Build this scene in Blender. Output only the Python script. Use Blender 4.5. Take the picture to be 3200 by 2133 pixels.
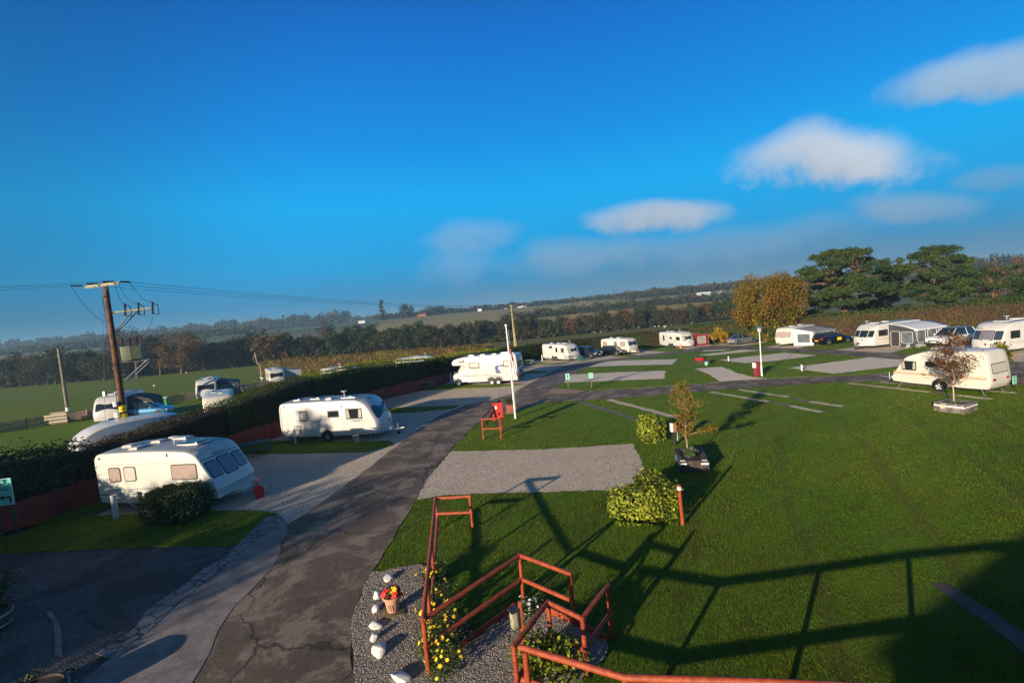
import bpy, bmesh, math, random
import numpy as np
from mathutils import Vector, Matrix
for o in list(bpy.data.objects): bpy.data.objects.remove(o)
random.seed(7); RNG = np.random.default_rng(7)
S = bpy.context.scene; COL = S.collection
R = math.radians

# ---------------------------------------------------------------- camera
FPX, CH = 1500.0, 7.3
_d = np.array([2121.0, -23600.0, -FPX]); _d /= np.linalg.norm(_d)
_up = -_d; _fw = np.array([0, 0, -1.0]); _fw -= (_fw @ _d) * _d; _fw /= np.linalg.norm(_fw)
_rt = np.cross(_fw, _up); WM = np.array([_rt, _fw, _up])
cd = bpy.data.cameras.new('camera'); cam = bpy.data.objects.new('camera', cd); COL.objects.link(cam)
cd.sensor_width = 36; cd.lens = 36 * FPX / 3200; cd.clip_start = .1; cd.clip_end = 20000
M4 = Matrix([[*WM[0], 0], [*WM[1], 0], [*WM[2], CH], [0, 0, 0, 1]]); cam.matrix_world = M4
S.camera = cam

# ---------------------------------------------------------------- light, sky, exposure
SUN_AZ = R(51.5); SUN_EL = R(12.0)                       # light travels towards +x+y
sdir = Vector((-math.cos(SUN_AZ) * math.cos(SUN_EL), -math.sin(SUN_AZ) * math.cos(SUN_EL), math.sin(SUN_EL)))
sl = bpy.data.lights.new('sun', 'SUN'); sl.energy = 5.0; sl.angle = R(.55); sl.color = (1, .83, .62)
sun = bpy.data.objects.new('sun', sl); COL.objects.link(sun)
sun.rotation_euler = sdir.to_track_quat('Z', 'Y').to_euler()
S.view_settings.view_transform = 'Standard'; S.view_settings.look = 'None'
S.view_settings.exposure = 0.70; S.view_settings.gamma = 1.0

world = bpy.data.worlds.new('World'); S.world = world; world.use_nodes = True
wt = world.node_tree; wt.nodes.clear()
def N(t, typ, **kw):
    n = t.nodes.new(typ)
    for k, v in kw.items(): setattr(n, k, v)
    return n
def setin(t, n, i, v):
    if v is None: return
    if isinstance(v, bpy.types.NodeSocket): t.links.new(v, n.inputs[i])
    else: n.inputs[i].default_value = v
def MA(t, op, a, b=None, c=None, clamp=False):
    n = N(t, 'ShaderNodeMath', operation=op); n.use_clamp = clamp
    setin(t, n, 0, a); setin(t, n, 1, b); setin(t, n, 2, c); return n.outputs[0]
def VDOT(t, a, v):
    n = N(t, 'ShaderNodeVectorMath', operation='DOT_PRODUCT'); setin(t, n, 0, a); n.inputs[1].default_value = v
    return n.outputs['Value']
def MIX(t, f, a, b, bt='MIX'):
    n = N(t, 'ShaderNodeMix', data_type='RGBA', blend_type=bt); n.clamp_factor = True
    setin(t, n, 0, f); setin(t, n, 6, a); setin(t, n, 7, b); return n.outputs[2]
def MR(t, v, a, b, c=0., d=1., it='SMOOTHSTEP'):
    n = N(t, 'ShaderNodeMapRange', interpolation_type=it); setin(t, n, 0, v)
    for i, q in zip((1, 2, 3, 4), (a, b, c, d)): n.inputs[i].default_value = q
    return n.outputs[0]
def NOISE(t, vec, sc, det=2., rough=.5, dist=0.):
    n = N(t, 'ShaderNodeTexNoise'); setin(t, n, 'Vector', vec); n.inputs['Scale'].default_value = sc
    n.inputs['Detail'].default_value = det; n.inputs['Roughness'].default_value = rough; n.inputs['Distortion'].default_value = dist
    return n.outputs['Fac']
def RAMP(t, f, stops):
    n = N(t, 'ShaderNodeValToRGB'); e = n.color_ramp.elements
    while len(e) < len(stops): e.new(.5)
    for q, (p, c) in zip(e, stops): q.position = p; q.color = (*c, 1) if len(c) == 3 else c
    setin(t, n, 0, f); return n.outputs[0]
sky = N(wt, 'ShaderNodeTexSky', sky_type='NISHITA'); sky.sun_disc = False
sky.sun_elevation = SUN_EL; sky.sun_rotation = math.atan2(sdir.x, sdir.y); sky.air_density = 1.0; sky.dust_density = .4; sky.ozone_density = 3.0
tc = N(wt, 'ShaderNodeTexCoord'); D = tc.outputs['Generated']
sep = N(wt, 'ShaderNodeSeparateXYZ'); wt.links.new(D, sep.inputs[0]); elz = sep.outputs[2]
def c10(c): return tuple(x * 10 for x in c)
hs = N(wt, 'ShaderNodeHueSaturation'); hs.inputs['Saturation'].default_value = 1.5; wt.links.new(sky.outputs[0], hs.inputs['Color'])
# elevation tone of the deep polarised blue, blended over the physical sky (values at background strength 0.1)
tone = RAMP(wt, elz, [(0.0, c10((.032, .215, .37))), (.05, c10((.012, .26, .53))), (.11, c10((.0, .36, .76))), (.22, c10((.0, .42, .93))), (.34, c10((.001, .28, .82))), (.50, c10((.003, .16, .62))), (.64, c10((.012, .06, .26))), (.9, c10((.02, .045, .12)))])
pol = MR(wt, MA(wt, 'ABSOLUTE', VDOT(wt, D, sdir)), .0, .45, .62, 1.0)      # the band at right angles to the sun is darkest
pcb = N(wt, 'ShaderNodeCombineColor')
for i in range(3): wt.links.new(pol, pcb.inputs[i])
tone = MIX(wt, 1.0, tone, pcb.outputs[0], 'MULTIPLY')
toward = MR(wt, VDOT(wt, D, sdir), -.1, .7)
skyc = MIX(wt, MA(wt, 'SUBTRACT', 1.0, MA(wt, 'MULTIPLY', toward, .8)), sky.outputs[0], tone)
cn = NOISE(wt, D, 5.0, 5, .55); cn2 = NOISE(wt, D, 16.0, 4, .55); cn4 = NOISE(wt, D, 8.0, 5, .6)
def cloud(prev, px, py, rx, ry, alpha, col, soft=.9, tilt=0.0):
    c = Vector(WM @ np.array([px - 1600, 1066.5 - py, -FPX])).normalized()
    up = Vector((0, 0, 1)); t2 = (up - c * c.z).normalized(); t1 = c.cross(t2).normalized()
    if t1.x * WM[0][0] + t1.y * WM[1][0] < 0: t1 = -t1
    a = tilt; t1, t2 = t1 * math.cos(a) + t2 * math.sin(a), t2 * math.cos(a) - t1 * math.sin(a)
    k = FPX / 1 * (1 / math.sqrt(1 + ((px - 1600) ** 2 + (py - 1066) ** 2) / FPX ** 2))
    s = math.sqrt(1 + ((px - 1600) ** 2 + (py - 1066) ** 2) / FPX ** 2)
    dc = VDOT(wt, D, c); u = MA(wt, 'DIVIDE', VDOT(wt, D, t1 * (FPX * s / rx)), dc); v = MA(wt, 'DIVIDE', VDOT(wt, D, t2 * (FPX * s / ry)), dc)
    u = MA(wt, 'ADD', u, MA(wt, 'MULTIPLY', MA(wt, 'SUBTRACT', cn, .5), 1.1)); v = MA(wt, 'ADD', v, MA(wt, 'MULTIPLY', MA(wt, 'SUBTRACT', cn4, .5), 1.3))
    vp = MA(wt, 'MAXIMUM', v, 0.0); vn = MA(wt, 'MULTIPLY', MA(wt, 'MINIMUM', v, 0.0), 1.25)
    r2 = MA(wt, 'ADD', MA(wt, 'MULTIPLY', u, u), MA(wt, 'ADD', MA(wt, 'MULTIPLY', vp, vp), MA(wt, 'MULTIPLY', vn, vn)))
    m = MA(wt, 'SUBTRACT', 1.05, r2)
    m = MA(wt, 'ADD', m, MA(wt, 'MULTIPLY', MA(wt, 'SUBTRACT', cn2, .5), .75))
    m = MA(wt, 'SUBTRACT', m, MR(wt, v, 0.4, -.9, 0, .55))
    m = MR(wt, m, 0.0, soft, 0, alpha)
    m = MA(wt, 'MULTIPLY', m, MR(wt, dc, .3, .5))
    shade = MA(wt, 'ADD', MR(wt, v, -1.0, .8, .74, 1.05), MA(wt, 'MULTIPLY', MA(wt, 'SUBTRACT', cn, .5), .25))
    cc = N(wt, 'ShaderNodeMix', data_type='RGBA', blend_type='MULTIPLY'); cc.inputs[0].default_value = 1
    cc.inputs[6].default_value = (*c10(col), 1); comb = N(wt, 'ShaderNodeCombineColor')
    for i in range(3): wt.links.new(shade, comb.inputs[i])
    wt.links.new(comb.outputs[0], cc.inputs[7])
    return MIX(wt, m, prev, cc.outputs[2])
G1, G2 = (.62, .68, .77), (.35, .48, .66)
for a in [(2350, 895, 1400, 140, .75, (.15, .25, .34), 1.3), (1440, 855, 190, 120, .36, G2, 1.3), (1480, 755, 210, 85, .48, G2, 1.2),
          (1840, 820, 290, 100, .66, (.31, .42, .54), 1.3), (2300, 785, 420, 95, .62, (.29, .39, .52), 1.4), (2850, 668, 225, 80, .65, (.33, .44, .58), 1.1, -.20),
          (3110, 575, 150, 60, .45, (.25, .40, .58), 1.1, -.2), (2060, 692, 265, 76, .9, (.50, .57, .67), 1.0, -.12),
          (2570, 535, 330, 150, .97, G1, .95, -.19), (3120, 262, 310, 135, .88, (.38, .53, .70), .95, -.22)]:
    skyc = cloud(skyc, *a)
bg = N(wt, 'ShaderNodeBackground'); bg.inputs[1].default_value = .06; wt.links.new(skyc, bg.inputs[0])
wo = N(wt, 'ShaderNodeOutputWorld'); wt.links.new(bg.outputs[0], wo.inputs[0])

# ---------------------------------------------------------------- terrain height and pixel -> ground
HB = [(-400, 0), (46, 0), (52, -.2), (60, -.5), (68, -.85), (78, -1.2), (90, -1.7), (110, -2.7), (150, -4.3), (200, -5.8), (290, -6.0), (340, -3), (400, 2), (500, 7), (600, 10.5), (700, 11), (900, 11), (1400, 17), (2200, 27), (3500, 44), (6000, 60), (9000, 60)]
HY = [a for a, b in HB]; HZ = [b for a, b in HB]
def H(y): return float(np.interp(y, HY, HZ))
def ray(px, py): return WM @ np.array([px - 1600, 1066.5 - py, -FPX])
def at(px, py, dz=0.0):
    r = ray(px, py); z = 0.
    for _ in range(60):
        t = (z + dz - CH) / r[2]; z = .5 * z + .5 * H(r[1] * t)
    t = (z + dz - CH) / r[2]; return Vector((r[0] * t, r[1] * t, z + dz))
def at_depth(px, y):                                      # ground point in column px at depth y
    r = ray(px, 1066.5 - 0); x = 0
    for py in np.arange(1400, 700, -2.0):
        q = ray(px, py)
        t = y / q[1]; z = CH + q[2] * t
        if z >= H(y): return Vector((q[0] * t, y, H(y)))
    return Vector((r[0] * y / r[1], y, H(y)))
def hgt(base, px, py):                                    # height above base of a plumb point seen at a pixel
    r = ray(px, py); k = math.hypot(base[0], base[1]) / math.hypot(r[0], r[1]); return CH + r[2] * k - base[2]

# ---------------------------------------------------------------- materials
MATS = {}
def mat(name, col, rough=.6, var=0., vscale=3., col2=None, bump=0., bscale=30., metal=0., coat=0., fine=0., fscale=80., spec=.5, island=0., transl=0., emit=None, detail=4.):
    if name in MATS: return MATS[name]
    m = bpy.data.materials.new(name); m.use_nodes = True; t = m.node_tree; p = t.nodes['Principled BSDF']
    tcn = N(t, 'ShaderNodeTexCoord'); V = tcn.outputs['Object']
    base = (*col, 1); c = base
    if var or col2:
        n = NOISE(t, V, vscale, detail, .6)
        f = MR(t, n, .35, .65)
        c2 = (*(col2 if col2 else tuple(max(0, x * (1 - var)) for x in col)), 1)
        c = MIX(t, f, base, c2)
    if fine:
        n = NOISE(t, V, fscale, 3, .7); g = MR(t, n, .3, .7, 1 - fine, 1 + fine, 'LINEAR')
        comb = N(t, 'ShaderNodeCombineColor')
        for i in range(3): t.links.new(g, comb.inputs[i])
        c = MIX(t, 1., c, comb.outputs[0], 'MULTIPLY')
    if island:
        gi = N(t, 'ShaderNodeNewGeometry'); g = MR(t, gi.outputs['Random Per Island'], 0, 1, 1 - island, 1 + island, 'LINEAR')
        comb = N(t, 'ShaderNodeCombineColor')
        for i in range(3): t.links.new(g, comb.inputs[i])
        c = MIX(t, 1., c, comb.outputs[0], 'MULTIPLY')
    setin(t, p, 'Base Color', c)
    p.inputs['Roughness'].default_value = rough; p.inputs['Metallic'].default_value = metal
    p.inputs['Specular IOR Level'].default_value = spec
    if coat: p.inputs['Coat Weight'].default_value = coat; p.inputs['Coat Roughness'].default_value = .08
    if bump:
        b = N(t, 'ShaderNodeBump'); b.inputs['Strength'].default_value = bump; b.inputs['Distance'].default_value = .02
        t.links.new(NOISE(t, V, bscale, 4, .6), b.inputs['Height']); t.links.new(b.outputs[0], p.inputs['Normal'])
    if transl:
        tr = N(t, 'ShaderNodeBsdfTranslucent'); setin(t, tr, 0, c)
        ms = N(t, 'ShaderNodeMixShader'); ms.inputs[0].default_value = transl
        t.links.new(p.outputs[0], ms.inputs[1]); t.links.new(tr.outputs[0], ms.inputs[2])
        t.links.new(ms.outputs[0], t.nodes['Material Output'].inputs[0])
    MATS[name] = m; return m

def grass_mat(name, a, b, c3, patch=.25):
    m = bpy.data.materials.new(name); m.use_nodes = True; t = m.node_tree; p = t.nodes['Principled BSDF']
    V = N(t, 'ShaderNodeTexCoord').outputs['Object']
    f1 = MR(t, NOISE(t, V, patch, 4, .6), .35, .65); f2 = MR(t, NOISE(t, V, 1.6, 5, .65, .4), .35, .7)
    c = MIX(t, f1, (*a, 1), (*b, 1)); c = MIX(t, MA(t, 'MULTIPLY', f2, .45), c, (*c3, 1))
    g = MR(t, NOISE(t, V, 26, 4, .75), .25, .75, .55, 1.4, 'LINEAR'); comb = N(t, 'ShaderNodeCombineColor')
    for i in range(3): t.links.new(g, comb.inputs[i])
    c = MIX(t, 1., c, comb.outputs[0], 'MULTIPLY')
    # faint mowing and wear lines
    w = N(t, 'ShaderNodeTexWave'); w.inputs['Scale'].default_value = .22; w.inputs['Distortion'].default_value = 5; w.inputs['Detail'].default_value = 3; w.inputs['Detail Scale'].default_value = 1.5
    mp = N(t, 'ShaderNodeMapping'); mp.inputs['Rotation'].default_value = (0, 0, R(60)); t.links.new(V, mp.inputs[0]); t.links.new(mp.outputs[0], w.inputs[0])
    c = MIX(t, MR(t, w.outputs['Fac'], .6, 1., 0, .25), c, (*[x * .6 for x in c3], 1))
    setin(t, p, 'Base Color', c); p.inputs['Roughness'].default_value = .85; p.inputs['Specular IOR Level'].default_value = .15
    hsum = MA(t, 'ADD', MA(t, 'MULTIPLY', NOISE(t, V, 14, 5, .75), .6), NOISE(t, V, 60, 3, .8))
    bn = N(t, 'ShaderNodeBump'); bn.inputs['Strength'].default_value = .9; bn.inputs['Distance'].default_value = .05
    t.links.new(hsum, bn.inputs['Height']); t.links.new(bn.outputs[0], p.inputs['Normal'])
    MATS[name] = m; return m
M_grass = grass_mat('grass', (.105, .215, .008), (.14, .225, .010), (.13, .13, .020))
M_field = grass_mat('field_grass', (.15, .22, .010), (.18, .23, .014), (.17, .15, .03), .05)
M_edge = M_grass
def gravel_mat(name, light, dark, sc=24., bump=1.0, dist=.03, patchy=None, pf=(.45, .6)):
    m = bpy.data.materials.new(name); m.use_nodes = True; t = m.node_tree; p = t.nodes['Principled BSDF']
    V = N(t, 'ShaderNodeTexCoord').outputs['Object']
    vo = N(t, 'ShaderNodeTexVoronoi'); vo.inputs['Scale'].default_value = sc; t.links.new(V, vo.inputs['Vector'])
    sepc = N(t, 'ShaderNodeSeparateColor'); t.links.new(vo.outputs['Color'], sepc.inputs[0])
    c = MIX(t, MR(t, sepc.outputs[0], 0, 1, 0, 1, 'LINEAR'), (*light, 1), (*dark, 1))
    c = MIX(t, MR(t, sepc.outputs[1], .86, .95, 0, .6), c, (*[min(.8, x * 1.9) for x in light], 1))
    c = MIX(t, MR(t, NOISE(t, V, .5, 4, .6), .4, .7, 0, .35), c, (*dark, 1))
    if patchy: c = MIX(t, MR(t, NOISE(t, V, .45, 5, .65, .6), *pf), c, (*patchy, 1))
    setin(t, p, 'Base Color', c); p.inputs['Roughness'].default_value = .8; p.inputs['Specular IOR Level'].default_value = .3
    bn = N(t, 'ShaderNodeBump'); bn.inputs['Strength'].default_value = bump; bn.inputs['Distance'].default_value = dist; bn.invert = True
    hh = MA(t, 'ADD', vo.outputs['Distance'], MA(t, 'MULTIPLY', sepc.outputs[2], .5))
    t.links.new(hh, bn.inputs['Height']); t.links.new(bn.outputs[0], p.inputs['Normal'])
    MATS[name] = m; return m
M_gravel = gravel_mat('gravel_limestone', (.70, .565, .42), (.43, .34, .245), 22.)
M_pale = gravel_mat('gravel_pale', (.80, .68, .53), (.60, .50, .38), 22.)
M_gravelnear = gravel_mat('gravel_chippings', (.40, .34, .29), (.13, .11, .095), 26., 1.0, .04)
M_yard = gravel_mat('yard_surface', (.12, .11, .105), (.055, .052, .05), 20., .8, .02, (.045, .042, .04))
def tarmac_mat(name):
    m = bpy.data.materials.new(name); m.use_nodes = True; t = m.node_tree; p = t.nodes['Principled BSDF']
    V = N(t, 'ShaderNodeTexCoord').outputs['Object']
    c = MIX(t, MR(t, NOISE(t, V, .35, 4, .6), .35, .65), (.15, .110, .072, 1), (.108, .080, .055, 1))
    worn = MR(t, NOISE(t, V, .75, 9, .72, .5), .47, .57, 0, .85)
    c = MIX(t, worn, c, (.27, .21, .152, 1))
    c = MIX(t, MR(t, NOISE(t, V, 1.3, 6, .7), .56, .68, 0, .6), c, (.075, .057, .042, 1))
    g = MR(t, NOISE(t, V, 45, 3, .7), .3, .7, .7, 1.3, 'LINEAR'); comb = N(t, 'ShaderNodeCombineColor')
    for i in range(3): t.links.new(g, comb.inputs[i])
    c = MIX(t, 1., c, comb.outputs[0], 'MULTIPLY')
    vo = N(t, 'ShaderNodeTexVoronoi', feature='DISTANCE_TO_EDGE'); vo.inputs['Scale'].default_value = .22
    nv = N(t, 'ShaderNodeTexNoise'); nv.inputs['Scale'].default_value = 1.2; nv.inputs['Detail'].default_value = 5; t.links.new(V, nv.inputs['Vector'])
    vm = N(t, 'ShaderNodeVectorMath', operation='ADD'); t.links.new(V, vm.inputs[0]); t.links.new(nv.outputs['Color'], vm.inputs[1]); t.links.new(vm.outputs[0], vo.inputs['Vector'])
    c = MIX(t, MR(t, vo.outputs['Distance'], .0, .012, .8, 0), c, (.02, .018, .016, 1))
    setin(t, p, 'Base Color', c); p.inputs['Roughness'].default_value = .75; p.inputs['Specular IOR Level'].default_value = .3
    bn = N(t, 'ShaderNodeBump'); bn.inputs['Strength'].default_value = .8; bn.inputs['Distance'].default_value = .02
    t.links.new(MA(t, 'ADD', NOISE(t, V, 38, 4, .75), MA(t, 'MULTIPLY', NOISE(t, V, 2.5, 4, .6), 1.5)), bn.inputs['Height']); t.links.new(bn.outputs[0], p.inputs['Normal'])
    MATS[name] = m; return m
M_tar = tarmac_mat('tarmac')
M_conc = mat('worn_concrete', (.28, .235, .20), .8, col2=(.17, .14, .12), vscale=1.8, bump=.8, bscale=40, fine=.35, fscale=40, detail=8.)
def crazy_mat():
    m = bpy.data.materials.new('crazy_paving'); m.use_nodes = True; t = m.node_tree; p = t.nodes['Principled BSDF']
    V = N(t, 'ShaderNodeTexCoord').outputs['Object']
    vo = N(t, 'ShaderNodeTexVoronoi', feature='DISTANCE_TO_EDGE'); v2 = N(t, 'ShaderNodeTexVoronoi')
    for q in (vo, v2): q.inputs['Scale'].default_value = 2.3; t.links.new(V, q.inputs['Vector'])
    sc = N(t, 'ShaderNodeSeparateColor'); t.links.new(v2.outputs['Color'], sc.inputs[0])
    c = MIX(t, sc.outputs[0], (.26, .25, .235, 1), (.15, .14, .13, 1)); c = MIX(t, MR(t, NOISE(t, V, 5, 4), .4, .7, 0, .4), c, (.1, .1, .09, 1))
    c = MIX(t, MR(t, vo.outputs['Distance'], .02, .05, 1, 0), c, (.02, .02, .016, 1))
    setin(t, p, 'Base Color', c); p.inputs['Roughness'].default_value = .75
    bn = N(t, 'ShaderNodeBump'); bn.inputs['Strength'].default_value = .8; bn.inputs['Distance'].default_value = .02
    t.links.new(MR(t, vo.outputs['Distance'], .01, .07), bn.inputs['Height']); t.links.new(bn.outputs[0], p.inputs['Normal']); return m
M_crazy = crazy_mat()
M_white = mat('white_gelcoat', (.60, .59, .56), .32, var=.12, vscale=1.6, coat=.3)
M_cream = mat('cream_aluminium', (.66, .615, .53), .38, var=.07, vscale=1.1, coat=.2)
M_creamold = mat('pale_green_cream_aluminium', (.58, .585, .53), .38, var=.06, vscale=1.1, coat=.2)
M_roofgrey = mat('shaded_roof_grey', (.28, .31, .33), .45, var=.15, vscale=1.5)  # roof shade under the grazing sun is put into this grey
M_rubber = mat('black_rubber', (.015, .015, .016), .5)
M_tyre = mat('tyre', (.02, .02, .02), .8, bump=.3, bscale=60)
M_rim = mat('alloy_rim', (.55, .56, .58), .3, metal=.8)
M_rimw = mat('white_steel_rim', (.72, .70, .64), .45)
M_glass = mat('dark_window_glass', (.015, .02, .025), .06, spec=.8)
M_glassblue = mat('tinted_window_glass', (.03, .045, .07), .08, spec=.8)
M_blindp = mat('pinkish_window_blind', (.42, .31, .27), .35, var=.25, vscale=14, coat=.4)
M_blind = mat('pale_window_blind', (.55, .50, .45), .35, var=.15, vscale=9, coat=.4)
M_blindm = mat('mauve_window_blind', (.20, .18, .21), .3, var=.2, vscale=9, coat=.4)
M_curt = mat('cream_curtain', (.5, .45, .38), .9, var=.4, vscale=20)
M_grey = mat('grey_stripe', (.30, .32, .33), .4); M_dkgreen = mat('dark_green_stripe', (.02, .05, .05), .4)
M_tan = mat('tan_stripe', (.50, .34, .22), .5, var=.1); M_tan2 = mat('light_tan_panel', (.62, .50, .33), .5)
M_metal = mat('galvanised_steel', (.42, .43, .44), .4, metal=.7, var=.2, vscale=8)
M_dark = mat('dark_plastic', (.03, .03, .033), .5)
M_red = mat('red_plastic', (.5, .02, .015), .4); M_blue = mat('blue_cover', (.01, .06, .30), .5)
M_redwood = mat('red_stained_timber', (.36, .068, .018), .6, col2=(.25, .036, .012), vscale=7, bump=.4, bscale=25, fine=.2, fscale=40)
M_board = mat('dark_red_boarding', (.20, .022, .012), .7, col2=(.13, .014, .008), vscale=2, bump=.4, bscale=20)
M_wood = mat('weathered_timber', (.22, .18, .14), .85, var=.4, vscale=6, bump=.5, bscale=20, fine=.25)
M_sleeper = mat('tarred_sleeper', (.085, .062, .045), .8, col2=(.03, .024, .02), vscale=5, bump=.7, bscale=18, fine=.35, fscale=30)
M_sleeperg = mat('grey_sleeper', (.24, .21, .18), .85, col2=(.09, .08, .07), vscale=5, bump=.7, bscale=18, fine=.35, fscale=30)
M_polew = mat('creosoted_pole', (.16, .065, .028), .8, col2=(.06, .028, .015), vscale=4, bump=.6, bscale=14, fine=.3, fscale=25)
M_poleg = mat('greyed_pole', (.26, .22, .15), .85, var=.4, vscale=4, bump=.4, bscale=14)
M_palew = mat('pale_timber_arm', (.55, .50, .34), .7, var=.25, vscale=6)
M_paint = mat('white_paint', (.80, .79, .77), .45, var=.06, vscale=5)
M_yel = mat('yellow_plate', (.75, .55, .0), .45); M_black = mat('black_paint', (.01, .01, .012), .5)
M_mint = mat('mint_sign_face', (.30, .68, .50), .5); M_signgreen = mat('teal_sign_face', (.10, .50, .42), .5)
M_green = mat('green_stained_timber', (.05, .12, .09), .7, var=.3, vscale=6)
M_terra = mat('terracotta', (.56, .31, .20), .8, col2=(.48, .26, .17), vscale=8, bump=.2)
M_terr2 = mat('dark_terracotta', (.30, .09, .05), .7)
M_rock = mat('whitewashed_rock', (.80, .79, .74), .8, col2=(.62, .60, .55), vscale=5, bump=.9, bscale=9, fine=.12, fscale=30)
M_slab = mat('mossy_slab', (.16, .13, .06), .85, col2=(.10, .09, .05), vscale=6, bump=.5)
M_twig = mat('twig_bark', (.13, .085, .055), .85, var=.35, vscale=8)
M_pinebark = mat('orange_pine_bark', (.21, .105, .05), .85, col2=(.10, .055, .035), vscale=3, bump=.8, bscale=6)
M_soil = mat('planting_soil', (.03, .022, .015), .95, bump=.8, bscale=30)
M_beige = mat('beige_water_carrier', (.34, .30, .23), .5)
M_trans = mat('transformer_green_paint', (.15, .19, .11), .5, var=.15, vscale=3)
M_ins = mat('brown_insulator', (.05, .02, .012), .25)
def leafm(n, a, b, sc=.5, isl=.35, tr=.3, sp=.25): return mat(n, a, .6, col2=b, vscale=sc, island=isl, transl=tr, spec=sp)
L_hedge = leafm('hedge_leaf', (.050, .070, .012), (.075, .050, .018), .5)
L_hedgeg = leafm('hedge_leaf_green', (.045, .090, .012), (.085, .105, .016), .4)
L_hedgel = leafm('hedge_leaf_lime', (.34, .38, .02), (.24, .30, .015), .6)  # lime growth, its colour brightened for the sunlit look of the tops
L_hedger = leafm('hedge_leaf_russet', (.17, .10, .025), (.105, .085, .02), .35)
L_hedgeb = leafm('hedge_leaf_bronze', (.15, .055, .022), (.10, .075, .022), .25)
L_laurel = leafm('laurel_leaf_variegated', (.42, .44, .025), (.24, .30, .018), 2., .45, .35, .5)  # yellow-green of variegated laurel, the leaf's own colour
L_laureld = leafm('laurel_leaf', (.030, .060, .015), (.055, .075, .015), 2., .4, .2, .5)
L_oak = leafm('autumn_leaf_gold', (.26, .115, .008), (.17, .115, .012), .35, .4)
L_wood = leafm('wood_leaf_green', (.036, .052, .014), (.052, .056, .016), .12, .35)
L_woodb = leafm('wood_leaf_brown', (.095, .055, .020), (.055, .048, .018), .12, .35)
L_woodo = leafm('wood_leaf_orange', (.22, .10, .022), (.12, .075, .022), .12, .35)
L_pine = leafm('pine_needles', (.052, .092, .018), (.090, .120, .022), .3, .45, .2)
L_pined = leafm('pine_needles_blue', (.035, .070, .028), (.055, .085, .028), .3, .4, .2)
L_young = leafm('young_leaf_orange', (.30, .13, .012), (.16, .15, .018), 1.2, .45)
L_youngb = leafm('young_leaf_bronze', (.085, .032, .014), (.19, .09, .018), 1.5, .5)
L_yellow = leafm('yellow_leaf', (.55, .36, .01), (.38, .26, .01), 1., .3)
L_bare = leafm('thin_brown_leaf', (.075, .05, .028), (.05, .035, .022), .3, .4)
L_herb = leafm('herb_leaf', (.06, .11, .02), (.10, .14, .025), 3., .45)
L_silver = leafm('silver_leaf', (.20, .25, .20), (.13, .18, .13), 5., .35)
L_conif = leafm('conifer_spray', (.03, .06, .02), (.07, .09, .02), 1., .4, .15)
L_golden = leafm('golden_shrub_leaf', (.40, .36, .02), (.16, .20, .02), 3., .5)
F_yel = mat('yellow_petal', (.75, .52, .01), .6, island=.2); F_red = mat('red_petal', (.65, .02, .01), .6, island=.3); F_white = mat('white_petal', (.75, .75, .7), .6)

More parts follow.
